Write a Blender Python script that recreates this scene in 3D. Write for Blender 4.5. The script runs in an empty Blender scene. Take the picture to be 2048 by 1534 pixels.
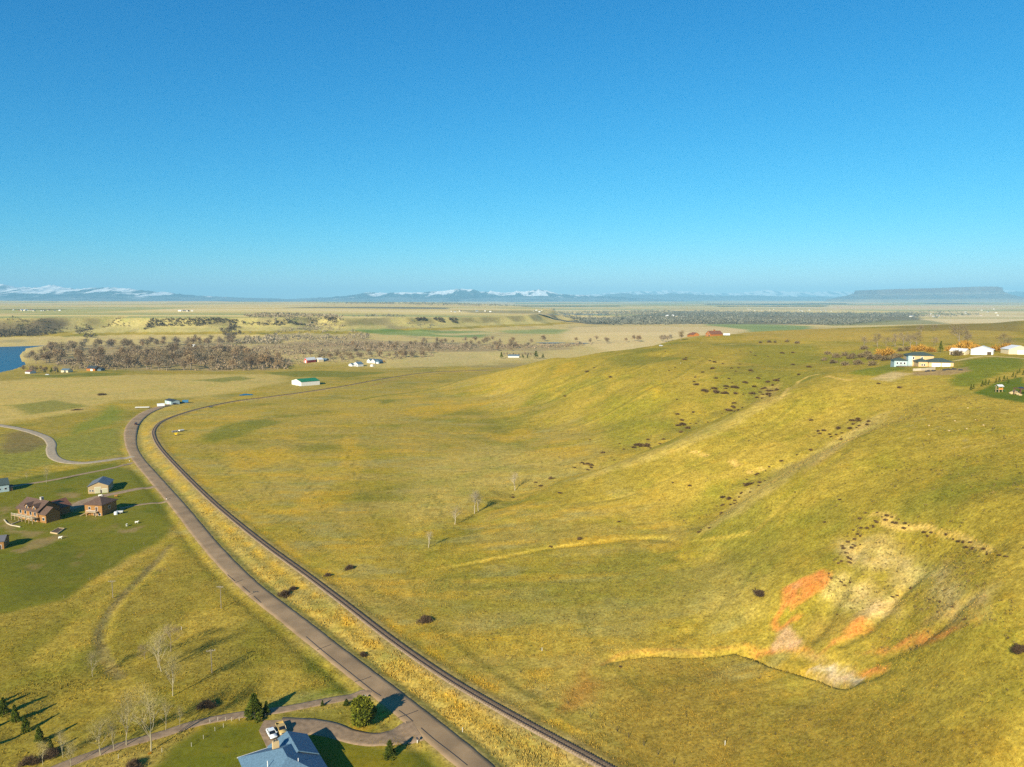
import bpy, bmesh, math, random
import numpy as np
from mathutils import Vector, Matrix

# ------------------------------------------------------------------ camera, sky, sun, exposure
scene = bpy.context.scene
COL = scene.collection
CAM_H = 110.0                     # drone height above the valley floor
FPX, CU, CV, HORIZON = 1462.0, 1024.0, 767.0, 600.0
PITCH = math.atan((CV - HORIZON) / FPX)
cam_data = bpy.data.cameras.new('camera')
cam_data.sensor_width = 36.0
cam_data.lens = 36.0 * FPX / 2048.0
cam_data.clip_start = 1.0
cam_data.clip_end = 200000.0
cam = bpy.data.objects.new('camera', cam_data)
COL.objects.link(cam)
cam.location = (0, 0, CAM_H)
cam.rotation_euler = (math.pi / 2 - PITCH, 0, 0)
scene.camera = cam

SUN_EL = math.radians(25.5)
SHADOW_AZ = math.radians(27.0)     # shadows run away from the camera and to the right
sun_dir = Vector((math.sin(SHADOW_AZ) * math.cos(SUN_EL), math.cos(SHADOW_AZ) * math.cos(SUN_EL), -math.sin(SUN_EL)))
world = bpy.data.worlds.new('World')
scene.world = world
world.use_nodes = True
wn, wl = world.node_tree.nodes, world.node_tree.links
wn.clear()
sky = wn.new('ShaderNodeTexSky')
sky.sky_type = 'NISHITA'
sky.sun_disc = False
sky.sun_elevation = SUN_EL
sky.sun_rotation = math.pi + SHADOW_AZ
sky.altitude = 1000.0
sky.air_density = 1.0
sky.dust_density = 0.2
sky.ozone_density = 10.0
# colour response of the camera for the clear sky, channel by channel
sep = wn.new('ShaderNodeSeparateColor')
com = wn.new('ShaderNodeCombineColor')
wl.new(sky.outputs[0], sep.inputs[0])
for ch, (pw, gain) in enumerate(((2.0, 0.25), (1.0, 1.06), (0.75, 1.48))):
    p_ = wn.new('ShaderNodeMath'); p_.operation = 'POWER'; p_.inputs[1].default_value = pw
    g_ = wn.new('ShaderNodeMath'); g_.operation = 'MULTIPLY'; g_.inputs[1].default_value = gain
    wl.new(sep.outputs[ch], p_.inputs[0])
    wl.new(p_.outputs[0], g_.inputs[0])
    wl.new(g_.outputs[0], com.inputs[ch])
bg = wn.new('ShaderNodeBackground')
bg.inputs['Strength'].default_value = 0.073
wout = wn.new('ShaderNodeOutputWorld')
wl.new(com.outputs[0], bg.inputs['Color'])
wl.new(bg.outputs[0], wout.inputs['Surface'])

sun_data = bpy.data.lights.new('sun', 'SUN')
sun_data.energy = 4.5
sun_data.angle = math.radians(0.5)
sun_data.color = (1.0, 0.90, 0.70)
sun = bpy.data.objects.new('sun', sun_data)
COL.objects.link(sun)
sun.rotation_euler = sun_dir.to_track_quat('-Z', 'Y').to_euler()
sun.location = (-200, -300, 300)

vs = scene.view_settings
vs.view_transform = 'Standard'
vs.look = 'None'
vs.gamma = 1.0
vs.use_curve_mapping = False
vs.exposure = 0.95
scene.cycles.use_denoising = False        # keep the grain of the grass
scene.cycles.max_bounces = 5
scene.cycles.diffuse_bounces = 2
scene.cycles.glossy_bounces = 2
scene.cycles.transmission_bounces = 2
scene.cycles.volume_bounces = 0
scene.cycles.transparent_max_bounces = 8

# ------------------------------------------------------------------ small maths
rnd = random.Random(7)

def ray(u, v):
    a = (u - CU) / FPX
    b = (CV - v) / FPX
    return np.array((a, math.cos(PITCH) + b * math.sin(PITCH), -math.sin(PITCH) + b * math.cos(PITCH)))

def flat(u, v, z):
    "world x, y of the point at height z seen at photo coordinates u, v"
    r = ray(u, v)
    t = (CAM_H - z) / -r[2]
    return (r[0] * t, r[1] * t)

def sstep(a, b, x):
    t = np.clip((x - a) / (b - a), 0, 1)
    return t * t * (3 - 2 * t)

def _hash(ix, iy, seed):
    h = ix.astype(np.int32).astype(np.uint32) * np.uint32(374761393) + iy.astype(np.int32).astype(np.uint32) * np.uint32(668265263) + np.uint32((seed * 974711) & 0xffffffff)
    h = (h ^ (h >> np.uint32(13))) * np.uint32(1274126177)
    h = (h ^ (h >> np.uint32(16))) * np.uint32(2246822519)
    return ((h ^ (h >> np.uint32(15))) & np.uint32(0xffff)) * np.float32(1 / 65535.0)

def vnoise(x, y, seed=0):
    x0, y0 = np.floor(x), np.floor(y)
    fx, fy = x - x0, y - y0
    fx = fx * fx * fx * (fx * (fx * 6 - 15) + 10)
    fy = fy * fy * fy * (fy * (fy * 6 - 15) + 10)
    a, b = _hash(x0, y0, seed), _hash(x0 + 1, y0, seed)
    c, d = _hash(x0, y0 + 1, seed), _hash(x0 + 1, y0 + 1, seed)
    return (a + (b - a) * fx) * (1 - fy) + (c + (d - c) * fx) * fy

def fbm(x, y, octs=4, seed=0, gain=0.5):
    s, amp, tot = 0, 1.0, 0
    for k in range(octs):
        s = s + amp * (vnoise(x, y, seed + 17 * k) * 2 - 1)
        tot += amp
        amp *= gain
        x, y = x * 2.03 + 11.3, y * 2.03 - 7.7
    return s / tot

def ridged(x, y, octs=4, seed=0):
    s, amp, tot = 0, 1.0, 0
    for k in range(octs):
        n = 1 - np.abs(vnoise(x, y, seed + 31 * k) * 2 - 1)
        s = s + amp * n * n
        tot += amp
        amp *= 0.5
        x, y = x * 2.07 + 5.1, y * 2.07 + 3.3
    return s / tot

def poly_dist(px, py, pts):
    "distance to a polyline, and signed side / param of the nearest segment"
    best = np.full(px.shape, 1e12)
    side = np.zeros(px.shape)
    par = np.zeros(px.shape)
    acc = 0.0
    for (ax, ay), (bx, by) in zip(pts[:-1], pts[1:]):
        dx, dy = bx - ax, by - ay
        L2 = dx * dx + dy * dy + 1e-9
        t = np.clip(((px - ax) * dx + (py - ay) * dy) / L2, 0, 1)
        qx, qy = ax + t * dx - px, ay + t * dy - py
        d = qx * qx + qy * qy
        m = d < best
        best = np.where(m, d, best)
        s = dx * (py - ay) - dy * (px - ax)
        side = np.where(m, np.sign(s), side)
        par = np.where(m, acc + t * math.sqrt(L2), par)
        acc += math.sqrt(L2)
    return np.sqrt(best), side, par

def in_poly(px, py, pts):
    inside = np.zeros(px.shape, bool)
    n = len(pts)
    for i in range(n):
        ax, ay = pts[i]
        bx, by = pts[(i + 1) % n]
        c = ((ay > py) != (by > py)) & (px < (bx - ax) * (py - ay) / (by - ay + 1e-12) + ax)
        inside ^= c
    return inside

def spline(pts, step):
    "Catmull-Rom through points of any dimension, resampled at about step metres"
    P = [np.array(p, float) for p in pts]
    P = [2 * P[0] - P[1]] + P + [2 * P[-1] - P[-2]]
    out = []
    for i in range(1, len(P) - 2):
        n = max(2, int(np.linalg.norm(P[i + 1] - P[i]) / step))
        for k in range(n):
            t = k / n
            a, b, c, d = P[i - 1], P[i], P[i + 1], P[i + 2]
            out.append(0.5 * ((2 * b) + (c - a) * t + (2 * a - 5 * b + 4 * c - d) * t * t + (3 * b - a - 3 * c + d) * t ** 3))
    out.append(P[-2])
    return out

# ------------------------------------------------------------------ the shape of the land
# surveyed points of the hill: photo column, photo row, estimated height
HILL = [
 # crest of the far spur, left end to the plateau
 (880,776,3),(940,758,14),(1024,736,33),(1110,716,47),(1200,705,54),(1300,693,59),(1400,688,61),(1460,685,61.5),
 # face of the far spur
 (900,800,0.5),(1000,790,8),(1000,820,2),(1100,760,34),(1100,800,16),(1100,850,6),(1200,750,42),(1200,800,26),(1200,850,14),
 (1300,730,52),(1300,780,39),(1300,830,26),(1400,720,56),(1400,760,48),(1400,800,37),(1500,710,59),(1500,750,53),(1600,705,60),(1600,730,57),
 # first gully
 (1640,728,57),(1560,778,46),(1480,815,34),(1400,848,25.5),(1300,888,17),(1200,927,10.5),(1110,950,7),(1030,976,3.5),(950,1020,2),(880,1075,0.7),
 # second spur, below the tan house
 (1720,738,68),(1640,750,66.5),(1575,783,60),(1490,828,47),(1400,874,36),(1300,912,24),(1200,950,14),(1100,985,7.5),(1000,1022,3.5),
 (1640,790,61),(1560,850,45),(1480,900,34),(1400,950,24),(1300,1000,13),(1200,1040,7.5),(1080,1060,4),
 # second gully
 (1880,800,68),(1800,815,62),(1740,845,55),(1640,895,43),(1540,935,31.5),(1460,1005,20),(1380,1072,11),(1240,1085,6.5),(1090,1097,3.5),(950,1125,1.5),
 # third spur
 (1960,785,70.5),(1880,815,67),(1750,866,58.5),(1650,915,48),(1560,960,39),(1490,1005,30),(1420,1055,18),
 # right part of the hill and the rim of the red bowl
 (2048,790,72),(2048,850,69),(1980,900,64.5),(1860,930,58),(2048,970,62),(1760,950,51),(1660,1000,41),(1560,1060,28),(1950,1010,57.5),
 (1740,1028,43.5),(1800,1045,45.5),(1870,1065,47),(1950,1085,51),(2048,1112,55),
 # in the bowl
 (1740,1065,39),(1820,1090,40.5),(1900,1120,43.5),(1700,1120,33),(1650,1160,28),(1570,1170,22),(1740,1160,31),(1750,1200,28),(1840,1180,36),(1700,1250,24),(1620,1240,18),(1570,1260,13),
 (1850,1250,33),(1750,1290,22.5),(1620,1300,15),(1950,1180,46),(1950,1250,43),
 # in front of the bowl
 (1540,1320,10),(1600,1345,12.5),(1700,1375,18.5),(1780,1345,24),(1850,1330,30),(1950,1330,38.5),(2048,1250,47),(2048,1400,41),
 (1950,1430,34.5),(1950,1534,31),(1800,1430,24.5),(1800,1534,22.5),(1650,1400,14),(1650,1534,14),(1500,1400,8.5),(1500,1534,8),
 (1500,1300,8),(1500,1230,12),(1500,1150,17),(1440,1110,13),(1380,1150,8),(1380,1250,6),(1380,1400,5),(1380,1534,4.5),(1250,1310,3.5),(1250,1200,4),(1250,1130,5),
 (1250,1420,3),(1280,1534,2.5),(1150,1534,1),(1120,1420,1),(1100,1320,1.2),(1050,1200,1.2),(950,1180,0.6),
 # plateau
 (1860,740,73),(1780,736,72),(1960,712,74),(2048,712,74.5),(1900,705,73.5),(2048,750,73.5),(1960,750,72.5),(1700,712,61),(1780,708,66),(1800,690,68),(1700,690,64),(1600,688,62),(1500,690,61.5),
 (2048,690,72),(1900,680,70),(1340,682,59.5),(1360,677,59.8),(1378,673.2,60.2),(1392,672.4,60.4),(1425,672,60.5),(1500,664.5,61.5),(1600,660,63),(1700,656.5,62.5),(1800,652,64),(1920,648,66),(2048,641,69),
]
def ease(u, v, z):
    "the survey heights, taken down so that the slopes stay as gentle as they look"
    g = 0.90
    if v < 865 and u < 1310:
        t = min(max((u - 900) / 400, 0), 1)
        g *= 0.66 + 0.34 * t * t * (3 - 2 * t)
    return (u, v, z * g)
HILL = [ease(*q) for q in HILL]
hill_pts = [flat(u, v, z) + (z,) for u, v, z in HILL]
# the far edge of the plateau falls to the river flats
for (u, v, z) in [(1300,693,59),(1340,683,59.5),(1425,672,60.5),(1500,664.5,61.5),(1600,660,63),(1700,656.5,62.5),(1800,652,64),(1920,648,66),(2048,641,69)]:
    u, v, z = ease(u, v, z)
    x, y = flat(u, v, z)
    hill_pts += [(x * 1.10 - 20, y * 1.12, z - 14), (x * 1.2 - 60, y * 1.30, 16), (x * 1.3 - 100, y * 1.55, 0), (x * 1.5 - 150, y * 2.0, 0)]
for (u, v, z) in [(1024,736,33),(1110,716,47),(1200,705,54)]:
    u, v, z = ease(u, v, z)
    x, y = flat(u, v, z)
    hill_pts += [(x - 15, y + 70, z * 0.55), (x - 30, y + 170, 0), (x, y + 400, 0)]
for x in (-700, -450, -250, -130, -70):
    for y in (60, 160, 260, 360, 500, 700, 900, 1200, 1600):
        if x < -0.1 * y - 40:
            hill_pts.append((x, y, 0))
hill_pts += [(-40, 60, 0), (-20, 110, 0), (30, 60, 3), (100, 60, 16), (180, 80, 34), (300, 60, 50), (500, 200, 64), (700, 400, 66), (900, 700, 66), (1300, 1100, 63), (1500, 1500, 62),
             (2000, 2000, 36), (700, 60, 63), (-80, 1000, 0), (-60, 1300, 0), (0, 1700, 0), (0, 2400, 0), (900, 2800, 0), (2200, 3000, 0), (-600, 2300, 0)]
HP = np.array(hill_pts)
RC = 9.0
def _phi(d2):
    return np.sqrt(d2 + RC * RC)
_A = _phi((HP[:, None, 0] - HP[None, :, 0]) ** 2 + (HP[:, None, 1] - HP[None, :, 1]) ** 2)
_n = len(HP)
_M = np.zeros((_n + 1, _n + 1))
_M[:_n, :_n] = _A - np.eye(_n) * 1.2
_M[:_n, _n] = 1
_M[_n, :_n] = 1
_W = np.linalg.solve(_M, np.append(HP[:, 2], 0))

def hill_z(x, y):
    out = np.zeros(x.shape)
    fl_x, fl_y, fl_o = x.ravel(), y.ravel(), out.ravel()
    for s in range(0, len(fl_x), 20000):
        a, b = fl_x[s:s + 20000], fl_y[s:s + 20000]
        fl_o[s:s + 20000] = _phi((a[:, None] - HP[None, :, 0]) ** 2 + (b[:, None] - HP[None, :, 1]) ** 2) @ _W[:_n] + _W[_n]
    return fl_o.reshape(x.shape)

# centre lines of road and railway on the valley floor (world metres)
ROAD_PX = [(1000,1580),(930,1514),(795,1404),(690,1322),(592,1245),(494,1167),(420,1090),(362,1018),(312,960),(272,912),(261,880),(266,850),(288,828),(320,814),(352,806)]
RAIL_PX = [(1290,1600),(1180,1527),(1040,1443),(900,1360),(790,1285),(692,1210),(610,1148),(520,1082),(430,1008),(365,945),(322,898),(308,872),(310,857),(325,843),(360,829),(410,815),(470,803),(540,794),(620,783),(700,770),(790,752),(870,740),(985,735)]
ROAD = spline([flat(u, v, 0) for u, v in ROAD_PX], 4.0)
RAIL = spline([flat(u, v, 0.6) for u, v in RAIL_PX], 4.0)
ROAD_XY = [tuple(p) for p in ROAD]
RAIL_XY = [tuple(p) for p in RAIL]

# rim of the bluffs beyond the river
RIM = [(-6000, 2000), (-2600, 2150), (-1900, 2230), (-1500, 2330), (-1330, 2520), (-1200, 2330), (-1000, 2350), (-800, 2430), (-660, 2620), (-560, 2450), (-420, 2600), (-250, 2760), (-60, 2980), (40, 3080), (130, 3300), (190, 3900), (260, 5200), (-200, 9000), (-3000, 14000)]
# river bank on the near side (left)
RIVER = [(flat(u, v, -6)) for u, v in [(-260,760),(-70,752),(-4,748),(30,739),(52,729),(38,712),(52,697),(100,690),(160,685.5)]]
# cut banks and small incised channels: pts (photo), depth, half width
CUTS = [
 ([(1195,1335),(1225,1314),(1290,1306),(1370,1306),(1420,1302),(1475,1297),(1530,1312),(1590,1335),(1650,1352),(1710,1364)], 1.7, 1.6, 6),
 ([(1475,1297),(1540,1300),(1610,1318),(1680,1340),(1750,1344),(1800,1325)], 1.6, 2.2, 14),
 ([(870,1142),(960,1122),(1050,1105),(1090,1096),(1180,1085),(1260,1076),(1330,1076),(1370,1083)], 0.6, 1.6, 5),
 ([(1468,1296),(1500,1302),(1545,1318),(1600,1338),(1650,1354),(1700,1363),(1730,1362)], 2.6, 1.7, 10),
 ([(870,1085),(950,1035),(1030,982),(1100,955),(1200,928),(1300,890),(1400,848),(1480,815),(1560,778)], 3.0, 12.0, 12),
 ([(1380,1072),(1460,1005),(1540,935),(1640,895),(1740,845)], 2.4, 12.0, 30),
 ([(1720,740),(1640,748),(1575,781),(1490,826),(1400,872),(1300,910),(1200,948),(1100,984)], -0.8, 9.0, 40),
 ([(1960,783),(1880,813),(1750,864),(1650,913),(1560,958),(1490,1003),(1420,1053)], -0.6, 9.0, 45),
 ([(1460,700),(1380,760),(1300,820),(1240,860)], 1.6, 14.0, 40),
 ([(1330,700),(1240,770),(1160,830),(1110,860)], 1.8, 14.0, 40),
 ([(1210,722),(1170,744),(1110,770),(1050,786),(990,800)], 1.1, 3.0, 30),
 ([(1330,705),(1270,738),(1190,764),(1110,796),(1040,818)], 1.2, 3.0, 30),
 ([(1420,715),(1340,760),(1260,800),(1180,840),(1110,862)], 1.1, 3.0, 30),
 ([(1600,800),(1520,860),(1440,905),(1340,950),(1240,990),(1130,1010)], 0.9, 2.6, 30),
 ([(1700,900),(1620,955),(1560,1010),(1510,1060)], 0.9, 2.6, 40),
 ([(1520,1110),(1470,1170),(1420,1230),(1330,1290)], 0.7, 2.4, 12),
 ([(1720,1085),(1700,1140),(1670,1200),(1640,1260),(1610,1300)], 1.2, 2.2, 30),
 ([(1850,1130),(1800,1190),(1740,1250),(1660,1300)], 1.2, 2.2, 30),
 ([(1950,1180),(1900,1240),(1830,1290),(1740,1320)], 1.0, 2.2, 35),
 ([(700,1140),(650,1150),(610,1165),(575,1185),(560,1195)], 2.0, 5.0, 0),
 ([(255,1370),(215,1330),(200,1290),(203,1255),(230,1215),(280,1160),(340,1095)], 0.55, 2.4, 0),
 ([(0,1490),(60,1450),(140,1380),(200,1345),(260,1325),(290,1310)], 0.9, 4.0, 0),
]
CUT_W = []
for pts, dep, hw, zz in CUTS:
    w = []
    for (u, v) in pts:
        z = float(hill_z(np.array([flat(u, v, zz)[0]]), np.array([flat(u, v, zz)[1]]))[0])
        for _ in range(14):
            x, y = flat(u, v, z)
            z = 0.5 * z + 0.5 * float(hill_z(np.array([x]), np.array([y]))[0])
        w.append(flat(u, v, z))
    CUT_W.append((w, dep, hw))

def height(x, y):
    near = y < 3200
    z = np.zeros(x.shape)
    hz = np.zeros(x.shape)
    if near.any():
        h = hill_z(x[near], y[near])
        h = np.where(h > 0, h, h * 0.15) * (1 - sstep(2300, 3100, y[near]))
        hz[near] = h
    dist_road = np.full(x.shape, 999.0)
    dist_rail = np.full(x.shape, 999.0)
    for line, arr in ((ROAD_XY[::3] + [ROAD_XY[-1]], dist_road), (RAIL_XY[::3] + [RAIL_XY[-1]], dist_rail)):
        for s in range(0, len(line) - 1, 6):          # only the land around each stretch of the line
            seg = line[s:s + 7]
            xs = [p[0] for p in seg]; ys = [p[1] for p in seg]
            nr = (x > min(xs) - 40) & (x < max(xs) + 40) & (y > min(ys) - 40) & (y < max(ys) + 40)
            arr[nr] = np.minimum(arr[nr], poly_dist(x[nr], y[nr], seg)[0])
    calm = sstep(4, 30, dist_road) * sstep(3, 25, dist_rail)
    steep = sstep(2, 22, hz)
    # soft undulation of the flats, erosion ribs on the slopes
    z = hz + calm * (0.55 * fbm(x / 90, y / 90, 3, 3) + 0.10 * fbm(x / 9, y / 9, 2, 5))
    rib = ridged(x / 75 + 0.35 * fbm(x / 60, y / 60, 2, 8), y / 110, 3, 21) - 0.45
    z = z + calm * steep * (0.9 * rib + 0.45 * fbm(x / 28, y / 28, 3, 9)) * (1 - 0.65 * sstep(59, 66, hz))
    # outcrop shelves above the red bowl
    bx, by = flat(1840, 1070, 46)
    bowl = np.exp(-(((x - bx) / 75) ** 2 + ((y - by) / 40) ** 2))
    z = z + bowl * 0.45 * (ridged(x / 14, y / 9, 3, 44) - 0.4)
    for w, dep, hw in CUT_W:
        xs = [p[0] for p in w]; ys = [p[1] for p in w]
        m = (x > min(xs) - 40) & (x < max(xs) + 40) & (y > min(ys) - 40) & (y < max(ys) + 40)
        if m.any():
            wob = 2.0 * fbm(x[m] / 14, y[m] / 14, 2, 77) + (hw > 8) * 9.0 * fbm(x[m] / 45, y[m] / 45, 3, 78)
            d, s, p = poly_dist(x[m] + wob, y[m] + 0.6 * wob, w)
            L = sum(math.dist(a, b) for a, b in zip(w[:-1], w[1:]))
            fade = sstep(0, 0.12 * L, p) * sstep(0, 0.12 * L, L - p) * (1 + (hw > 8) * 0.5 * fbm(p / 40, p * 0 + hw, 2, 79))
            z[m] -= dep * fade * np.exp(-(d / hw) ** 2) * calm[m]
    # the line stands on a low bank; ditches by the road
    z = z + 0.75 * (1 - sstep(2.0, 6.5, dist_rail))
    z = z - 0.55 * np.exp(-((dist_road - 7.0) / 2.0) ** 2) * (dist_road < 30)
    # land falls a little to the river flats
    left = 1 - sstep(-60, 260, x - 0.06 * y)
    z = z - 5.0 * sstep(950, 1250, y) * left * (1 - sstep(2500, 4200, y))
    far_l = (y > 900) & (y < 3600) & (x < 2200)
    if far_l.any():
        z[far_l] += sstep(900, 1100, y[far_l]) * 0.5 * fbm(x[far_l] / 140, y[far_l] / 140, 3, 61) * (hz[far_l] < 3)
    # river bed
    m = (x < -500) & (y > 900) & (y < 2100)
    if m.any():
        poly = RIVER + [(-1200, 1875), (-1700, 1500), (-2600, 1350), (-2600, 1000), (-1200, 1050)]
        ins = in_poly(x[m], y[m], poly)
        d = poly_dist(x[m], y[m], RIVER + [(-1200, 1875), (-1700, 1500), (-2600, 1350)])[0]
        z[m] = np.where(ins, -6.2 - 1.6 * sstep(0, 12, d), np.maximum(z[m], -5.7 + 1.2 * sstep(0, 25, d)))
    # bluffs and the bench land behind them
    m = (y > 1400)
    if m.any():
        X, Y = x[m], y[m]
        wx = 70 * fbm(X / 260, Y / 260, 3, 12)
        d, s, p = poly_dist(X + wx, Y + 0.7 * wx, RIM)
        bench_poly = RIM + [(-60000, 40000), (-60000, 2000)]
        d = np.where(in_poly(X + wx, Y + 0.7 * wx, bench_poly), d, -d)          # positive on the bench
        top = 56 - 10 * sstep(-1200, 0, X) + 5 * fbm(X / 1500, Y / 1500, 3, 14)
        width = 430 + 140 * fbm(X / 500, Y / 500, 2, 15) - 150 * sstep(-700, 0, X)
        t = np.clip(1 + d / width, 0, 1)
        gul = ridged(X / 210 + 0.5 * fbm(X / 120, Y / 120, 2, 4), Y / 520, 3, 25)
        prof = 0.30 * t + 0.42 * t ** 2.6 + 0.28 * sstep(0.90, 0.995, t)
        prof = prof * (1 - (0.70 * (1 - gul)) * np.sin(np.pi * np.clip(t, 0, 1)) ** 0.7)
        prof = prof + 0.05 * fbm(X / 60, Y / 60, 3, 19) * np.sin(np.pi * t)
        z[m] = z[m] + np.maximum(prof, 0) * (top + 5 * sstep(0, 1, t))
    # far plain: long swells
    r = np.sqrt(x * x + y * y)
    fr = sstep(4500, 14000, r)
    z = z + fr * (26 * fbm(x / 5200, y / 2600, 4, 33) + 14)
    z = z + 60 * sstep(14000, 40000, r)
    return z

# one sheet of land: rings that widen with distance
_R = [60.0]
while _R[-1] < 5200:
    _R.append(_R[-1] * 1.0043)
while _R[-1] < 60000:
    _R.append(_R[-1] * 1.014)
RR = np.array(_R)
NT = 500
TH = np.linspace(-math.radians(58), math.radians(58), NT)
_rr, _tt = np.meshgrid(RR, TH, indexing='ij')
GX, GY = _rr * np.sin(_tt), _rr * np.cos(_tt)
GZ = height(GX, GY)

def ground(x, y):
    "exact height of the land mesh"
    x = np.asarray(x, float); y = np.asarray(y, float)
    r = np.sqrt(x * x + y * y)
    th = np.arctan2(x, y)
    i = np.clip(np.searchsorted(RR, r) - 1, 0, len(RR) - 2)
    j = np.clip(((th - TH[0]) / (TH[1] - TH[0])).astype(int), 0, NT - 2)
    fi = np.clip((r - RR[i]) / (RR[i + 1] - RR[i]), 0, 1)
    fj = np.clip((th - TH[j]) / (TH[1] - TH[0]), 0, 1)
    a, b, c, d = GZ[i, j], GZ[i + 1, j], GZ[i + 1, j + 1], GZ[i, j + 1]
    return np.where(fi >= fj, a + (b - a) * fi + (c - b) * fj, a + (d - a) * fj + (c - d) * fi)

def gz(x, y):
    return float(ground(np.array([x]), np.array([y]))[0])

_T = np.concatenate([np.geomspace(90, 60000, 2600)])
def at(u, v):
    "first point of the land met in the direction of photo coordinates u, v"
    r = ray(u, v)
    t = _T / r[1]
    x, y, z = r[0] * t, r[1] * t, CAM_H + r[2] * t
    below = z < ground(x, y)
    k = int(np.argmax(below)) if below.any() else len(t) - 1
    lo, hi = t[max(k - 1, 0)], t[k]
    for _ in range(14):
        mid = 0.5 * (lo + hi)
        if CAM_H + r[2] * mid < gz(r[0] * mid, r[1] * mid):
            hi = mid
        else:
            lo = mid
    return Vector((r[0] * hi, r[1] * hi, gz(r[0] * hi, r[1] * hi)))

def atxy(u, v):
    p = at(u, v)
    return (p.x, p.y)
# ------------------------------------------------------------------ mesh and material helpers
def lin(c):
    "sRGB 0-255 to linear"
    return tuple(((v / 255) / 12.92 if v <= 10.3 else ((v / 255 + 0.055) / 1.055) ** 2.4) for v in c)

MATS = {}
def mat(name, color, rough=0.8, noise=0.0, nscale=3.0, color2=None, bump=0.0, bscale=20.0, metallic=0.0, spec=0.3, stretch=None, attr=None, alpha_noise=None):
    if name in MATS:
        return MATS[name]
    m = bpy.data.materials.new(name)
    m.use_nodes = True
    nt = m.node_tree
    n, l = nt.nodes, nt.links
    b = n['Principled BSDF']
    b.inputs['Roughness'].default_value = rough
    b.inputs['Metallic'].default_value = metallic
    b.inputs['Specular IOR Level'].default_value = spec
    b.inputs['Base Color'].default_value = (*color, 1)
    if noise or bump or color2:
        tc = n.new('ShaderNodeTexCoord')
        src = tc.outputs['Object']
        if stretch:
            mp = n.new('ShaderNodeMapping')
            mp.inputs['Scale'].default_value = stretch
            l.new(src, mp.inputs['Vector'])
            src = mp.outputs[0]
        if noise or color2:
            t = n.new('ShaderNodeTexNoise')
            t.inputs['Scale'].default_value = nscale
            t.inputs['Detail'].default_value = 5
            l.new(src, t.inputs['Vector'])
            r = n.new('ShaderNodeValToRGB')
            c2 = color2 if color2 else tuple(c * (1 + noise) for c in color)
            c1 = color if color2 else tuple(c * (1 - noise) for c in color)
            r.color_ramp.elements[0].position = 0.35
            r.color_ramp.elements[1].position = 0.68
            r.color_ramp.elements[0].color = (*c1, 1)
            r.color_ramp.elements[1].color = (*c2, 1)
            l.new(t.outputs['Fac'], r.inputs['Fac'])
            l.new(r.outputs[0], b.inputs['Base Color'])
        if bump:
            t2 = n.new('ShaderNodeTexNoise')
            t2.inputs['Scale'].default_value = bscale
            t2.inputs['Detail'].default_value = 3
            l.new(src, t2.inputs['Vector'])
            bp = n.new('ShaderNodeBump')
            bp.inputs['Strength'].default_value = bump
            bp.inputs['Distance'].default_value = 0.05
            l.new(t2.outputs['Fac'], bp.inputs['Height'])
            l.new(bp.outputs[0], b.inputs['Normal'])
    MATS[name] = m
    return m

def attr_mat(name, attr, rough=0.9, var=0.25, nscale=6.0, spec=0.1, trans=0.0):
    "colour from a colour attribute times a little noise and a per-object tint"
    if name in MATS:
        return MATS[name]
    m = bpy.data.materials.new(name)
    m.use_nodes = True
    n, l = m.node_tree.nodes, m.node_tree.links
    b = n['Principled BSDF']
    b.inputs['Roughness'].default_value = rough
    b.inputs['Specular IOR Level'].default_value = spec
    a = n.new('ShaderNodeAttribute')
    a.attribute_name = attr
    oi = n.new('ShaderNodeObjectInfo')
    mr = n.new('ShaderNodeMapRange')
    mr.inputs['To Min'].default_value = 1 - var
    mr.inputs['To Max'].default_value = 1 + var
    l.new(oi.outputs['Random'], mr.inputs['Value'])
    mx = n.new('ShaderNodeVectorMath')
    mx.operation = 'SCALE'
    l.new(a.outputs['Color'], mx.inputs[0])
    l.new(mr.outputs[0], mx.inputs['Scale'])
    l.new(mx.outputs[0], b.inputs['Base Color'])
    MATS[name] = m
    return m

def link(name, me, parent=None, material=None):
    o = bpy.data.objects.new(name, me)
    COL.objects.link(o)
    if parent is not None:
        o.parent = parent
    if material is not None and me is not None:
        for mm in (material if isinstance(material, (list, tuple)) else [material]):
            me.materials.append(mm)
    return o

def tag(o, label=None, cat=None, group=None, kind=None):
    if label:
        o['label'] = label
    if cat:
        o['category'] = cat
    if group:
        o['group'] = group
    if kind:
        o['kind'] = kind
    return o

def empty(name, loc, rz=0.0, label=None, cat=None, group=None):
    o = bpy.data.objects.new(name, None)
    COL.objects.link(o)
    o.location = loc
    o.rotation_euler = (0, 0, rz)
    o.empty_display_size = 0.5
    return tag(o, label, cat, group)

def np_mesh(name, verts, faces, smooth=False):
    "fast mesh from numpy arrays (faces all of one size)"
    verts = np.asarray(verts, np.float32)
    faces = np.asarray(faces, np.int32)
    me = bpy.data.meshes.new(name)
    k = faces.shape[1]
    me.vertices.add(len(verts))
    me.vertices.foreach_set('co', verts.ravel())
    me.loops.add(faces.size)
    me.loops.foreach_set('vertex_index', faces.ravel())
    me.polygons.add(len(faces))
    me.polygons.foreach_set('loop_start', np.arange(0, faces.size, k, dtype=np.int32))
    me.polygons.foreach_set('loop_total', np.full(len(faces), k, np.int32))
    if smooth:
        me.polygons.foreach_set('use_smooth', np.ones(len(faces), bool))
    me.update(calc_edges=True)
    return me

def set_color(me, name, cols):
    a = me.color_attributes.new(name, 'FLOAT_COLOR', 'POINT')
    c = np.ones((len(me.vertices), 4), np.float32)
    c[:, :3] = cols
    a.data.foreach_set('color', c.ravel())

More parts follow.
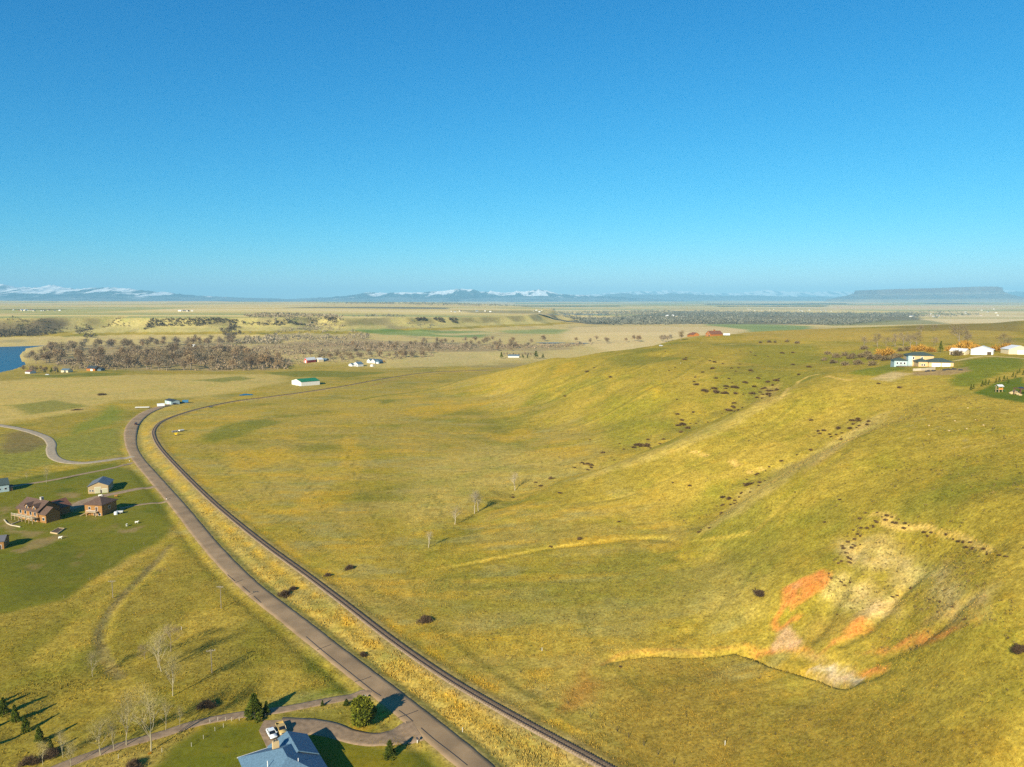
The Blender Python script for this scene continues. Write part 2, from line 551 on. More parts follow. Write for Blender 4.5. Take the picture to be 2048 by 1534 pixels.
class MB:
    "collects simple solids and links them as ONE mesh"
    def __init__(self):
        self.v, self.f, self.mi = [], [], []
        self.cur = 0
    def add(self, vs, fs):
        o = len(self.v)
        self.v += [tuple(p) for p in vs]
        self.f += [tuple(i + o for i in f) for f in fs]
        self.mi += [self.cur] * len(fs)
        return self
    def box(self, x0, x1, y0, y1, z0, z1):
        return self.add([(x0,y0,z0),(x1,y0,z0),(x1,y1,z0),(x0,y1,z0),(x0,y0,z1),(x1,y0,z1),(x1,y1,z1),(x0,y1,z1)],
                        [(0,3,2,1),(4,5,6,7),(0,1,5,4),(1,2,6,5),(2,3,7,6),(3,0,4,7)])
    def slab(self, quad, thick):
        "quad (4 points) given thickness downwards along its normal"
        p = [Vector(q) for q in quad]
        n = (p[1] - p[0]).cross(p[2] - p[0]).normalized() * thick
        q = [a - n for a in p]
        k = len(p)
        return self.add(p + q, [tuple(range(k)), tuple(range(2 * k - 1, k - 1, -1))] + [(i, k + i, k + (i + 1) % k, (i + 1) % k) for i in range(k)])
    def prism(self, poly, axis, a, b):
        "polygon extruded along axis 'x','y' or 'z'"
        k = len(poly)
        mk = {'x': lambda p, t: (t, p[0], p[1]), 'y': lambda p, t: (p[0], t, p[1]), 'z': lambda p, t: (p[0], p[1], t)}[axis]
        vs_ = [mk(p, a) for p in poly] + [mk(p, b) for p in poly]
        return self.add(vs_, [tuple(range(k - 1, -1, -1)), tuple(range(k, 2 * k))] + [(i, (i + 1) % k, k + (i + 1) % k, k + i) for i in range(k)])
    def tube(self, p0, p1, r0, r1, sides=6, caps=True):
        p0, p1 = Vector(p0), Vector(p1)
        d = (p1 - p0)
        if d.length < 1e-6:
            return self
        d.normalize()
        a = d.cross(Vector((0, 0, 1)) if abs(d.z) < 0.9 else Vector((1, 0, 0))).normalized()
        b = d.cross(a)
        vs_ = []
        for (p, r) in ((p0, r0), (p1, r1)):
            for k in range(sides):
                t = 2 * math.pi * k / sides
                vs_.append(p + a * (r * math.cos(t)) + b * (r * math.sin(t)))
        fs = [(k, (k + 1) % sides, sides + (k + 1) % sides, sides + k) for k in range(sides)]
        if caps:
            fs += [tuple(range(sides - 1, -1, -1)), tuple(range(sides, 2 * sides))]
        return self.add(vs_, fs)
    def blob(self, c, r, seed=0, sub=1, jit=0.25, sz=1.0):
        bm = bmesh.new()
        bmesh.ops.create_icosphere(bm, subdivisions=sub, radius=1.0)
        rg = random.Random(seed)
        vs_ = []
        for v in bm.verts:
            k = 1 + rg.uniform(-jit, jit)
            vs_.append((c[0] + v.co.x * r * k, c[1] + v.co.y * r * k, c[2] + v.co.z * r * k * sz))
        fs = [tuple(v.index for v in f.verts) for f in bm.faces]
        bm.free()
        return self.add(vs_, fs)
    def build(self, name, material, parent=None, smooth=False):
        me = bpy.data.meshes.new(name)
        me.from_pydata(self.v, [], self.f)
        me.update()
        for m in (material if isinstance(material, (list, tuple)) else [material]):
            me.materials.append(m)
        if any(self.mi):
            me.polygons.foreach_set('material_index', self.mi)
        if smooth:
            me.polygons.foreach_set('use_smooth', [True] * len(me.polygons))
        bm = bmesh.new()
        bm.from_mesh(me)
        bmesh.ops.recalc_face_normals(bm, faces=bm.faces)
        bm.to_mesh(me)
        bm.free()
        o = bpy.data.objects.new(name, me)
        COL.objects.link(o)
        if parent is not None:
            o.parent = parent
        return o

def copy_tree(o, parent=None):
    c = o.copy()
    COL.objects.link(c)
    c.parent = parent
    for ch in o.children:
        copy_tree(ch, c)
    return c

# ------------------------------------------------------------------ ground cover colours (albedo)
OLIVE = np.array((0.265, 0.200, 0.030))
DRY   = np.array((0.36, 0.255, 0.045))
GOLD  = np.array((0.44, 0.27, 0.025))
GREEN = np.array((0.085, 0.115, 0.012))
LAWN  = np.array((0.105, 0.112, 0.009))
DULL  = np.array((0.25, 0.22, 0.085))
TAN   = np.array((0.50, 0.37, 0.19))
DIRT  = np.array((0.30, 0.20, 0.105))
SCRUB = np.array((0.10, 0.085, 0.05))
REDSOIL = np.array((0.50, 0.185, 0.05))
PALESOIL = np.array((0.50, 0.31, 0.17))
WHITESOIL = np.array((0.56, 0.45, 0.33))
SCARP = np.array((0.56, 0.37, 0.11))
CROP = np.array((0.06, 0.14, 0.035))

def mixc(c, mask, new, k=1.0):
    w = np.clip(mask * k, 0, 1)[..., None]
    return c * (1 - w) + np.asarray(new) * w

cover = np.empty(GX.shape + (3,))
n1 = fbm(GX / 70, GY / 70, 4, 101)
n2 = fbm(GX / 22, GY / 22, 4, 102)
n3 = fbm(GX / 260, GY / 260, 3, 103)
cover[:] = OLIVE
cover = mixc(cover, sstep(-0.05, 0.5, n1 + 0.4 * n2), DRY, 0.65)
cover = mixc(cover, sstep(0.15, 0.5, -n1 + 0.3 * n2), np.array((0.135, 0.135, 0.022)), 0.6)
rough = np.ones(GX.shape)

# valley floor right of the line: paler, streaky dry grass
flatland = (1 - sstep(6, 16, GZ)) * (GY < 1350)
cover = mixc(cover, flatland * sstep(-0.3, 0.4, fbm(GX / 45, GY / 16, 3, 106)), np.array((0.29, 0.215, 0.055)), 0.7)
cover = mixc(cover, flatland * sstep(0.25, 0.55, fbm(GX / 30, GY / 12, 3, 107)), DULL, 0.5)
cover = mixc(cover, flatland * sstep(0.30, 0.5, fbm(GX / 38, GY / 12, 3, 108)), GOLD, 0.4)

def block(xs, ys, pad):
    "rows and columns of the land mesh that can lie within pad of the given points"
    r = [math.hypot(x, y) for x, y in zip(xs, ys)]
    t = [math.atan2(x, y) for x, y in zip(xs, ys)]
    # an outline may bulge towards the camera between its corners: widen by its own size
    ext = 0.15 * max(max(xs) - min(xs), max(ys) - min(ys)) + pad
    i0, i1 = np.searchsorted(RR, max(min(r) - ext, 61)) - 1, np.searchsorted(RR, max(r) + ext) + 1
    dt = ext / max(min(r) - ext, 60)
    j0 = int(max(0, (min(t) - dt - TH[0]) / (TH[1] - TH[0])))
    j1 = int(min(NT, (max(t) + dt - TH[0]) / (TH[1] - TH[0]) + 2))
    return slice(max(i0, 0), max(i1, 1)), slice(min(j0, NT - 1), max(j1, 1))

def paint(px, color, k=1.0, soft=6.0, wob=8.0, ws=30.0, seed=0, flatz=None, r=None, speck=0.0):
    "tint the land inside an outline given in photo coordinates, standing on the land"
    pts = [atxy(u, v) for u, v in px] if flatz is None else [flat(u, v, flatz) for u, v in px]
    bl = block([p[0] for p in pts], [p[1] for p in pts], soft * 2 + wob * 2)
    gx, gy = GX[bl], GY[bl]
    if gx.size == 0:
        return
    X = gx + wob * fbm(gx / ws, gy / ws, 3, 200 + seed)
    Y = gy + wob * fbm(gx / ws, gy / ws, 3, 300 + seed)
    d = poly_dist(X, Y, pts + [pts[0]])[0]
    d = np.where(in_poly(X, Y, pts), d, -d)
    w = sstep(-soft * 0.5, soft, d) * k
    if speck:       # broken by growth: streaks running down the slope
        q = 0.6 * vnoise((gx * 0.9 - gy * 0.45) / 1.8, (gx * 0.45 + gy * 0.9) / 5.0, 60 + seed) + 0.4 * vnoise(gx / 1.1, gy / 1.1, 61 + seed)
        w = w * (1 - speck + speck * sstep(0.30, 0.62, q))
    cover[bl] = mixc(cover[bl], w, color)
    if r is not None:
        rough[bl] = rough[bl] * (1 - w) + r * w

def stroke(px, width, color, k=1.0, soft=1.0, wob=0.0, flatz=None, seed=0):
    pts = spline([atxy(u, v) if flatz is None else flat(u, v, flatz) for u, v in px], 12.0)
    pts = [tuple(p) for p in pts]
    bl = block([p[0] for p in pts], [p[1] for p in pts], width + soft + wob * 2 + 2)
    gx, gy = GX[bl], GY[bl]
    if gx.size == 0:
        return
    X = gx + wob * fbm(gx / 15, gy / 15, 2, 400 + seed)
    Y = gy + wob * fbm(gx / 15, gy / 15, 2, 500 + seed)
    d = poly_dist(X, Y, pts)[0]
    cover[bl] = mixc(cover[bl], (1 - sstep(width, width + soft, d)) * k, color)
# strip between road and railway: tall golden grass
_nr = (GY < 900) & (GX < 60) & (GX > -430)
d1, s1, _p = poly_dist(GX[_nr], GY[_nr], ROAD_XY[::3] + [ROAD_XY[-1]])
d2, s2, _p = poly_dist(GX[_nr], GY[_nr], RAIL_XY[::3] + [RAIL_XY[-1]])
RD = np.full(GX.shape, 999.0); RD[_nr] = d1
RL = np.full(GX.shape, 999.0); RL[_nr] = d2
RS = np.zeros(GX.shape); RS[_nr] = s1
LS = np.zeros(GX.shape); LS[_nr] = s2
between = (RS < 0) & (LS > 0) & (RD < 60)
bw = between * sstep(0.1, 0.45, vnoise(GX / 6, GY / 6, 5) * 0.6 + 0.4 * vnoise(GX / 25, GY / 25, 6))
cover = mixc(cover, between * 1.0, np.array((0.28, 0.22, 0.065)), 0.85)
cover = mixc(cover, bw * sstep(0.45, 0.75, vnoise(GX / 13, GY / 13, 9)), GOLD, 0.35)
cover = mixc(cover, (1 - sstep(0.5, 2.5, np.abs(RD - 8.5))) * between, np.array((0.38, 0.28, 0.07)), 0.5)
cover = mixc(cover, (1 - sstep(0.4, 1.4, np.abs(RD - 5.0))) * (RS < 0), np.array((0.16, 0.15, 0.04)), 0.6)
cover = mixc(cover, (1 - sstep(0.5, 3.5, np.abs(RL - 6.0))) * sstep(0.45, 0.75, vnoise(GX / 8, GY / 8, 12)), GOLD, 0.55)
cover = mixc(cover, (1 - sstep(2.5, 5.0, RL)), np.array((0.30, 0.21, 0.10)), 0.5)

# left of the road
paint([(0,962),(120,940),(240,924),(300,962),(330,1000),(352,1045),(362,1062),(300,1090),(230,1140),(140,1196),(0,1232),(-200,1250),(-200,980)], LAWN, 0.85, 4, 5, 20, 1, 0, 0.45)
paint([(0,1100),(200,1090),(240,1130),(140,1190),(0,1225)], np.array((0.075, 0.085, 0.012)), 0.5, 12, 8, 30, 2, 0)
paint([(-200,1236),(0,1234),(150,1198),(362,1066),(430,1135),(560,1240),(690,1370),(500,1415),(330,1490),(0,1560),(-200,1600)], np.array((0.215, 0.165, 0.026)), 0.8, 4, 3, 20, 3, 0)
for k, pg in enumerate([[(0,1290),(100,1240),(190,1200),(240,1230),(190,1330),(100,1390),(0,1400)], [(440,1230),(560,1250),(640,1330),(560,1390),(470,1330)], [(240,1370),(330,1330),(360,1400),(280,1440)], [(420,1340),(500,1310),(560,1370),(480,1400)]]):
    paint(pg, np.array((0.14, 0.132, 0.016)), 0.55, 10, 10, 22, 10 + k, 0)
for k, pg in enumerate([[(60,1290),(170,1200),(350,1080),(365,1110),(250,1200),(200,1290),(120,1350)], [(500,1330),(600,1345),(640,1370),(560,1390)], [(300,1275),(420,1200),(520,1240),(400,1290)], [(130,1390),(230,1360),(300,1400),(200,1440)]]):
    paint(pg, DRY, 0.6, 6, 8, 14, 20 + k, 0)
paint([(280,1600),(330,1500),(420,1446),(520,1428),(560,1440),(700,1480),(850,1500),(890,1560),(860,1640)], LAWN, 0.9, 3, 3, 14, 30, 0, 0.35)
paint([(640,1500),(720,1480),(820,1510),(760,1560),(660,1560)], np.array((0.19, 0.15, 0.012)), 0.7, 5, 4, 10, 31, 0)
paint([(530,1432),(640,1415),(720,1405),(760,1450),(740,1470),(640,1448)], np.array((0.16, 0.14, 0.02)), 0.8, 2, 2, 8, 32, 0)
paint([(690,1440),(730,1450),(760,1452),(740,1464),(705,1462)], GOLD, 0.6, 1, 1, 6, 33, 0)
paint([(590,1405),(690,1385),(700,1378),(640,1320),(600,1300),(620,1340),(660,1372)], GREEN, 0.7, 3, 2, 8, 34, 0)
# worn and dry places on the lawns
for k in range(46):
    u, v = rnd.uniform(5, 340), rnd.uniform(950, 1190)
    if v < 960 + (340 - u) * 0.0 and u < 40:
        continue
    a, b = rnd.uniform(8, 34), rnd.uniform(2, 7)
    paint([(u - a, v + 1), (u - a * 0.3, v - b), (u + a * 0.8, v - b * 0.7), (u + a, v), (u + a * 0.2, v + b)], [np.array((0.19, 0.15, 0.03)), np.array((0.24, 0.16, 0.07)), np.array((0.13, 0.15, 0.012)), np.array((0.06, 0.085, 0.008))][k % 4], 0.55, 3, 4, 9, 600 + k, 0)
for pg in ([(0,1005),(12,1020),(10,1038),(40,1058),(95,1062),(60,1075),(20,1066),(0,1060)], [(30,1100),(70,1080),(110,1068),(130,1072),(90,1092),(50,1106)], [(120,1005),(160,1000),(175,1010),(150,1024),(118,1026)], [(225,1058),(262,1056),(285,1050),(280,1062),(240,1066)], [(118,985),(165,984),(160,994),(120,996)]):
    paint(pg, np.array((0.25, 0.17, 0.085)), 0.7, 2, 3, 6, int(pg[0][0]), 0)
for k in range(30):
    u, v = rnd.uniform(420, 860), rnd.uniform(1440, 1534)
    paint([(u - 14, v), (u, v - 5), (u + 14, v), (u, v + 5)], [np.array((0.20, 0.155, 0.014)), np.array((0.07, 0.09, 0.008))][k % 2], 0.5, 2, 2, 5, 700 + k, 0)
# ragged shoulders of the road
sh = (1 - sstep(3.6, 5.0, RD + 0.9 * (vnoise(GX / 2.5, GY / 2.5, 81) - 0.5)))
cover = mixc(cover, sh, np.array((0.26, 0.19, 0.085)), 0.7)
# hay field with mown rows
paint([(0,900),(110,880),(250,850),(250,910),(110,925),(0,950),(-200,980),(-200,900)], np.array((0.20, 0.19, 0.035)), 0.8, 6, 6, 30, 40, 0)
_f = (GX < -230) & (GY < 720) & (GY > 430)
row = 0.5 + 0.5 * np.sin((GX * 0.35 + GY * 0.94) / 6.5 * 2 * math.pi)
cover = mixc(cover, _f * row * (RS > 0) * (RD > 12) * sstep(-0.1, 0.3, n1 + 0.3), np.array((0.115, 0.13, 0.02)), 0.55)
paint([(120,885),(230,845),(255,815),(225,805),(150,850)], np.array((0.14, 0.17, 0.02)), 0.7, 10, 10, 40, 41, 0)
paint([(0,868),(60,858),(100,885),(60,905),(0,910)], np.array((0.14, 0.10, 0.045)), 0.7, 6, 4, 20, 42, 0)
# open flats towards the river
paint([(0,760),(300,745),(560,745),(600,760),(400,800),(250,800),(120,830),(0,850),(-200,850),(-200,765)], np.array((0.46, 0.34, 0.125)), 0.6, 20, 20, 60, 43, 0)
for k, pg in enumerate([[(370,760),(470,750),(520,755),(440,765)], [(520,740),(640,735),(780,740),(700,752),(580,752)], [(0,810),(120,800),(180,812),(60,830)], [(400,878),(440,850),(520,838),(565,846),(500,868),(430,888)], [(760,812),(740,800),(770,797),(800,798)], [(160,740),(240,742),(250,748),(150,752)], [(40,748),(130,746),(170,742),(120,754)]]):
    paint(pg, GREEN, 0.6, 8, 12, 40, 50 + k, 0)
for k, pg in enumerate([[(440,905),(560,890),(580,915),(500,945),(440,935)], [(1010,915),(1090,895),(1185,888),(1160,912),(1060,940)], [(660,880),(720,870),(740,930),(690,950)], [(800,820),(900,800),(940,812),(840,840)], [(980,870),(1060,850),(1080,870),(1000,890)], [(1290,775),(1330,768),(1345,785),(1300,792)], [(1100,735),(1150,720),(1160,735),(1110,755)], [(590,990),(660,970),(700,1000),(620,1030)]]):
    paint(pg, GOLD, 0.45, 8, 14, 22, 60 + k)
for k, pg in enumerate([[(1500,690),(1640,685),(1640,715),(1560,740),(1480,720)], [(1180,870),(1330,840),(1400,830),(1330,865),(1220,905)], [(1640,710),(1780,690),(1800,712),(1660,735)], [(1230,780),(1340,800),(1290,850),(1190,850)], [(830,1080),(960,1010),(1030,985),(960,1040),(860,1110)], [(1330,1020),(1430,960),(1480,960),(1440,1020),(1380,1060)], [(1650,1120),(1760,1140),(1800,1190),(1700,1170)], [(1760,1300),(1900,1280),(2048,1290),(2048,1370),(1850,1340)]]):
    paint(pg, np.array((0.185, 0.175, 0.018)), 0.55, 12, 14, 30, 80 + k)
paint([(1180,1534),(1200,1420),(1200,1340),(1400,1312),(1600,1370),(1760,1400),(1900,1420),(2048,1430),(2048,1600),(1180,1600)], np.array((0.225, 0.155, 0.026)), 0.75, 10, 8, 20, 90)
paint([(800,1180),(1000,1130),(1300,1100),(1480,1110),(1500,1200),(1300,1280),(1000,1280),(850,1250)], np.array((0.215, 0.185, 0.035)), 0.5, 20, 15, 40, 91)
paint([(1120,1400),(1160,1345),(1195,1325),(1190,1370),(1150,1440),(1105,1425)], np.array((0.30, 0.14, 0.03)), 0.6, 4, 4, 12, 92)
paint([(1000,880),(1300,900),(1000,990),(860,1060),(780,1000),(840,930)], np.array((0.40, 0.30, 0.085)), 0.5, 20, 15, 40, 93)
# the red bowl
BANK = np.array((0.45, 0.33, 0.14))
paint([(1690,1072),(1790,1092),(1890,1128),(1985,1180),(1990,1230),(1900,1218),(1790,1150),(1680,1110)], BANK, 0.85, 5, 5, 9, 100, None, None, 0.4)
paint([(1640,1150),(1720,1160),(1800,1195),(1815,1225),(1750,1245),(1690,1220),(1650,1192)], BANK, 0.85, 4, 4, 8, 101, None, None, 0.4)
paint([(1620,1205),(1700,1215),(1760,1245),(1740,1285),(1650,1300),(1600,1290)], np.array((0.30, 0.20, 0.045)), 0.6, 5, 5, 9, 115, None, None, 0.3)
paint([(1566,1174),(1600,1158),(1635,1140),(1662,1144),(1645,1178),(1608,1196),(1584,1216),(1568,1206)], REDSOIL, 1.0, 1.2, 2, 5, 102, None, None, 0.3)
paint([(1572,1172),(1600,1164),(1612,1172),(1585,1184)], np.array((0.52, 0.30, 0.20)), 0.6, 1.5, 1.5, 4, 116, None, None, 0.5)
paint([(1590,1178),(1625,1168),(1612,1185),(1595,1192)], np.array((0.25, 0.16, 0.03)), 0.6, 1.5, 1.5, 3, 103, None, None, 0.6)
stroke([(1574,1205),(1558,1228),(1549,1242),(1560,1256),(1578,1244),(1592,1240)], 0.35, REDSOIL, 0.75, 0.9, 1.2)
paint([(1555,1262),(1578,1244),(1594,1260),(1608,1278),(1600,1298),(1548,1300),(1541,1286)], PALESOIL, 0.95, 1.2, 2.0, 4, 104, None, None, 0.2)
paint([(1732,1190),(1795,1206),(1770,1230),(1728,1248),(1712,1236)], np.array((0.50, 0.33, 0.16)), 0.75, 3, 3, 5, 105, None, None, 0.45)
paint([(1740,1232),(1760,1248),(1720,1272),(1660,1296),(1632,1300),(1680,1262),(1708,1240)], REDSOIL, 0.95, 2.0, 3, 4, 106, None, None, 0.45)
paint([(1850,1236),(1930,1203),(1968,1226),(1950,1250),(1870,1266)], np.array((0.46, 0.28, 0.12)), 0.6, 4, 4, 6, 107, None, None, 0.6)
paint([(1840,1262),(1900,1250),(1960,1240),(1900,1270),(1820,1296),(1740,1310),(1700,1306),(1790,1288)], REDSOIL, 0.8, 2.0, 2.5, 5, 117, None, None, 0.55)
paint([(1480,1290),(1545,1292),(1620,1298),(1640,1308),(1560,1304),(1490,1298)], REDSOIL, 0.85, 1.2, 1.5, 5, 118, None, None, 0.45)
paint([(1390,1300),(1440,1295),(1480,1289),(1475,1295),(1430,1302)], REDSOIL, 0.5, 1.0, 1.0, 4, 119, None, None, 0.6)
stroke([(1200,1330),(1230,1309),(1290,1301),(1370,1300),(1400,1304)], 0.2, np.array((0.34, 0.17, 0.045)), 0.45, 0.8, 0.6)
paint([(1642,1326),(1672,1336),(1735,1356),(1722,1367),(1668,1363),(1612,1342)], WHITESOIL, 0.85, 1.2, 1.5, 3, 108, None, None, 0.35)
paint([(1600,1300),(1650,1312),(1700,1338),(1650,1330),(1590,1312)], np.array((0.40, 0.26, 0.12)), 0.6, 1.5, 1.2, 3, 109, None, None, 0.5)
paint([(1695,1344),(1775,1332),(1772,1347),(1735,1354)], REDSOIL, 0.9, 1.0, 1.2, 3, 110, None, None, 0.35)
paint([(1608,1340),(1680,1366),(1740,1370),(1690,1352)], np.array((0.38, 0.22, 0.15)), 0.6, 1.0, 0.8, 3, 111, None, None, 0.4)
stroke([(1768,1034),(1800,1044),(1835,1060),(1858,1070)], 0.5, SCARP, 0.8, 0.9, 2.2)
stroke([(1872,1068),(1910,1078),(1950,1092),(1985,1102)], 0.3, SCARP, 0.75, 0.9, 2.2)
stroke([(1740,1030),(1765,1028),(1790,1030)], 0.3, SCARP, 0.6, 0.9, 1.5)
stroke([(1562,798),(1574,780),(1596,764),(1640,748)], 0.6, SCARP, 0.8, 1.0, 0.5)  # cliff, with the ridge's sunlit edge painted in along it
stroke([(1655,752),(1680,758),(1700,760)], 0.9, SCARP, 0.8, 1.2, 0.8)
paint([(1520,775),(1562,765),(1560,800),(1500,815)], np.array((0.36, 0.24, 0.08)), 0.5, 4, 4, 9, 112)
paint([(1690,868),(1748,836),(1738,862),(1650,925),(1600,950),(1640,905)], np.array((0.40, 0.27, 0.09)), 0.6, 4, 4, 9, 113)
stroke([(1530,960),(1490,1000),(1440,1035),(1395,1075)], 0.9, DRY * 1.25, 0.7, 1.5, 0.8)
for (u, v) in [(1462,924),(1500,945),(1520,940),(1470,930),(1390,905),(1405,912)]:
    paint([(u-12,v-2),(u,v-5),(u+14,v),(u,v+4)], SCARP, 0.8, 1.0, 1.5, 4, int(u))
for k in range(40):
    u, v = rnd.uniform(1780, 2048), rnd.uniform(815, 900)
    paint([(u-6,v),(u,v-1.5),(u+7,v),(u,v+1.5)], np.array((0.38, 0.30, 0.16)), 0.45, 0.6, 0.5, 3, k)
# gully flanks: bare soil, with the sun's side painted paler and the other darker
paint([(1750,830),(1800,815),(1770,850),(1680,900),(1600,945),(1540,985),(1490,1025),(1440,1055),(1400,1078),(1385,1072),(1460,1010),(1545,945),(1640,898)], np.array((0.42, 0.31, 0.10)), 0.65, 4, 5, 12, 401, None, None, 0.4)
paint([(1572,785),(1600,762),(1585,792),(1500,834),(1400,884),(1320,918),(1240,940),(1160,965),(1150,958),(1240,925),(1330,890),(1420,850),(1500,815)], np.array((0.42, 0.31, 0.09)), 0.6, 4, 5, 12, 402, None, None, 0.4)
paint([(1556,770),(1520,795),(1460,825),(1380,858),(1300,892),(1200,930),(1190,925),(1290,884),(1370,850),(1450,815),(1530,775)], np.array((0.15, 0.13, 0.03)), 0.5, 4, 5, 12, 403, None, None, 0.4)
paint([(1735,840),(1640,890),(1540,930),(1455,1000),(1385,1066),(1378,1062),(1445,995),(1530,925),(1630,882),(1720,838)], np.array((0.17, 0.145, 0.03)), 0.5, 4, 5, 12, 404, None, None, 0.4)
paint([(1420,1130),(1520,1100),(1560,1150),(1530,1240),(1440,1270),(1390,1220)], np.array((0.37, 0.28, 0.075)), 0.4, 10, 10, 14, 405, None, None, 0.4)
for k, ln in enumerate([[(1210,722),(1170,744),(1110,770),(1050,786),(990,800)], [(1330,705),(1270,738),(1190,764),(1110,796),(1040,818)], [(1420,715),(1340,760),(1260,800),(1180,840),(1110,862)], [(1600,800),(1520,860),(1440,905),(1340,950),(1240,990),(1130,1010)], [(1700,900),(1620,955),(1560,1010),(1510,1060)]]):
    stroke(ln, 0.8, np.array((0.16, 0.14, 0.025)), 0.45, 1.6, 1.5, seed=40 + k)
    stroke([(u + 5, v + 3) for u, v in ln], 0.6, DRY * 1.15, 0.4, 1.4, 1.5, seed=50 + k)  # sunlit flank of each draw, painted as a paler line
# worn lines
LIGHT = DRY * 1.3
stroke([(862,1140),(960,1122),(1050,1104),(1095,1096),(1180,1084),(1260,1075),(1330,1076),(1370,1084),(1440,1076),(1500,1064)], 0.3, LIGHT, 0.6, 0.7)
stroke([(950,1030),(1010,1004),(1060,996),(1120,975),(1200,948)], 0.25, LIGHT, 0.3, 0.6)
stroke([(1060,975),(1120,955),(1200,930)], 0.25, LIGHT, 0.3, 0.6)
stroke([(722,800),(760,792),(830,784),(900,768),(950,752)], 1.6, np.array((0.12, 0.13, 0.02)), 0.7, 1.5)
stroke([(740,772),(800,757),(900,745),(1000,735)], 2.0, np.array((0.24, 0.14, 0.06)), 0.5, 2)
for k, t in enumerate([[(583,922),(600,950),(622,985),(640,1010),(660,1040),(700,1090)], [(690,900),(720,980),(760,1060),(800,1130),(830,1190)], [(380,880),(430,920),(480,980),(560,1050)], [(470,900),(520,950),(540,990)], [(850,990),(880,1010),(880,1035)], [(960,830),(1000,870)], [(860,1040),(850,1020),(862,1000),(858,990)],
                       [(780,1190),(850,1240),(940,1310),(1040,1380),(1180,1450),(1300,1540)], [(560,1030),(640,1100),(740,1180),(850,1250),(960,1330),(1080,1410),(1220,1490)], [(1300,1400),(1200,1310),(1160,1230),(1140,1160)], [(0,1190),(60,1186),(130,1178)], [(1540,935),(1480,968),(1420,1010)]]):
    stroke(t, 0.1, np.array((0.115, 0.105, 0.022)), 0.5, 0.6, 0.3, seed=k)
    stroke([(u + 10, v) for u, v in t], 0.1, np.array((0.115, 0.105, 0.022)), 0.4, 0.6, 0.3, seed=k)
stroke([(345,1090),(290,1150),(240,1200),(205,1250),(198,1285),(210,1320),(240,1355)], 1.3, np.array((0.19, 0.145, 0.06)), 0.7, 1.0, 0.5)
stroke([(355,1085),(300,1150),(250,1200),(217,1250),(212,1285)], 0.8, np.array((0.32, 0.24, 0.04)), 0.6, 1.0, 0.5)
# around the houses on the hill
paint([(1905,748),(1925,722),(1990,714),(2048,716),(2048,738),(1990,752),(1950,772),(1900,775)], np.array((0.135, 0.155, 0.014)), 0.85, 4, 4, 12, 120)
paint([(1700,748),(1760,732),(1812,726),(1812,740),(1750,752)], np.array((0.135, 0.155, 0.014)), 0.8, 3, 3, 12, 121)
paint([(1735,758),(1790,742),(1830,748),(1780,764)], TAN * 0.9, 0.75, 3, 3, 8, 122)
paint([(1820,744),(1905,737),(1935,733),(1943,742),(1900,750),(1830,752)], DIRT, 0.8, 1.5, 1, 8, 123)
paint([(1946,786),(1990,766),(2048,752),(2060,800),(2048,806),(1985,796)], np.array((0.095, 0.125, 0.010)), 0.95, 1.5, 1, 8, 124, None, 0.4)
stroke([(1905,742),(1950,727),(1990,714),(1935,716),(1880,722)], 1.6, TAN, 0.0, 1)
stroke([(1910,722),(1960,713),(2010,714),(2060,718)], 1.8, TAN, 0.8, 1.0)
stroke([(1440,690),(1500,688),(1600,690),(1700,690),(1800,693),(1880,705)], 1.8, np.array((0.40, 0.30, 0.12)), 0.6, 2.0)
paint([(1490,664),(1700,657),(1850,655),(2048,650),(2048,690),(1820,684),(1640,684),(1480,680)], np.array((0.37, 0.25, 0.06)), 0.6, 15, 20, 60, 130)
paint([(1790,653),(1960,646),(2048,642),(2048,664),(1900,660),(1760,664)], np.array((0.17, 0.13, 0.04)), 0.7, 15, 20, 60, 131)

# river flats, bluffs and the far plain
RAD = np.sqrt(GX ** 2 + GY ** 2)
low = (GZ < 6) & (GY > 1250)
cover = mixc(cover, low * sstep(1250, 1450, GY), np.array((0.46, 0.35, 0.16)), 0.8)
cover = mixc(cover, low * sstep(0.0, 0.4, fbm(GX / 150, GY / 150, 4, 140)) * (GY < 3200), SCRUB * 2.0, 0.5)
paint([(50,712),(160,690),(320,690),(470,682),(480,700),(570,725),(560,742),(330,742),(160,742),(90,735)], np.array((0.27, 0.20, 0.11)), 0.7, 20, 25, 60, 141, -5)
paint([(500,690),(700,678),(1000,690),(1150,690),(1150,700),(900,705),(700,700),(480,700)], np.array((0.25, 0.18, 0.11)), 0.6, 20, 25, 60, 142, -5)
paint([(330,704),(480,694),(620,700),(560,712),(400,708)], np.array((0.46, 0.35, 0.16)), 0.8, 20, 25, 60, 143, -5)
paint([(640,702),(900,702),(1060,700),(1000,728),(760,735),(660,716)], np.array((0.44, 0.34, 0.14)), 0.6, 20, 25, 80, 144, -3)
bench = (GY > 1700) & (GZ > 12) & (GX < 500)
cover = mixc(cover, bench * 1.0, np.array((0.37, 0.31, 0.13)), 0.9)
_slope = np.hypot(np.gradient(GZ, axis=0) / np.gradient(RR)[:, None], np.gradient(GZ, axis=1) / (_rr * (TH[1] - TH[0])))
cover = mixc(cover, bench * sstep(0.28, 0.7, _slope) * sstep(-0.1, 0.5, fbm(GX / 80, GY / 80, 3, 150) + 0.25), SCRUB * 0.9, 0.6)
cover = mixc(cover, bench * sstep(0.2, 0.5, fbm(GX / 90, GY / 90, 4, 151)) * (_slope > 0.08), np.array((0.20, 0.165, 0.095)), 0.6)
paint([(-200,640),(0,640),(60,638),(125,641),(140,650),(90,668),(0,672),(-200,676)], np.array((0.075, 0.055, 0.04)), 0.75, 25, 25, 70, 152, None)
top_land = (GY > 2300) & (_slope < 0.10) & (GX < 600) & (GZ > 32)
fieldish = top_land | (RAD > 3300)
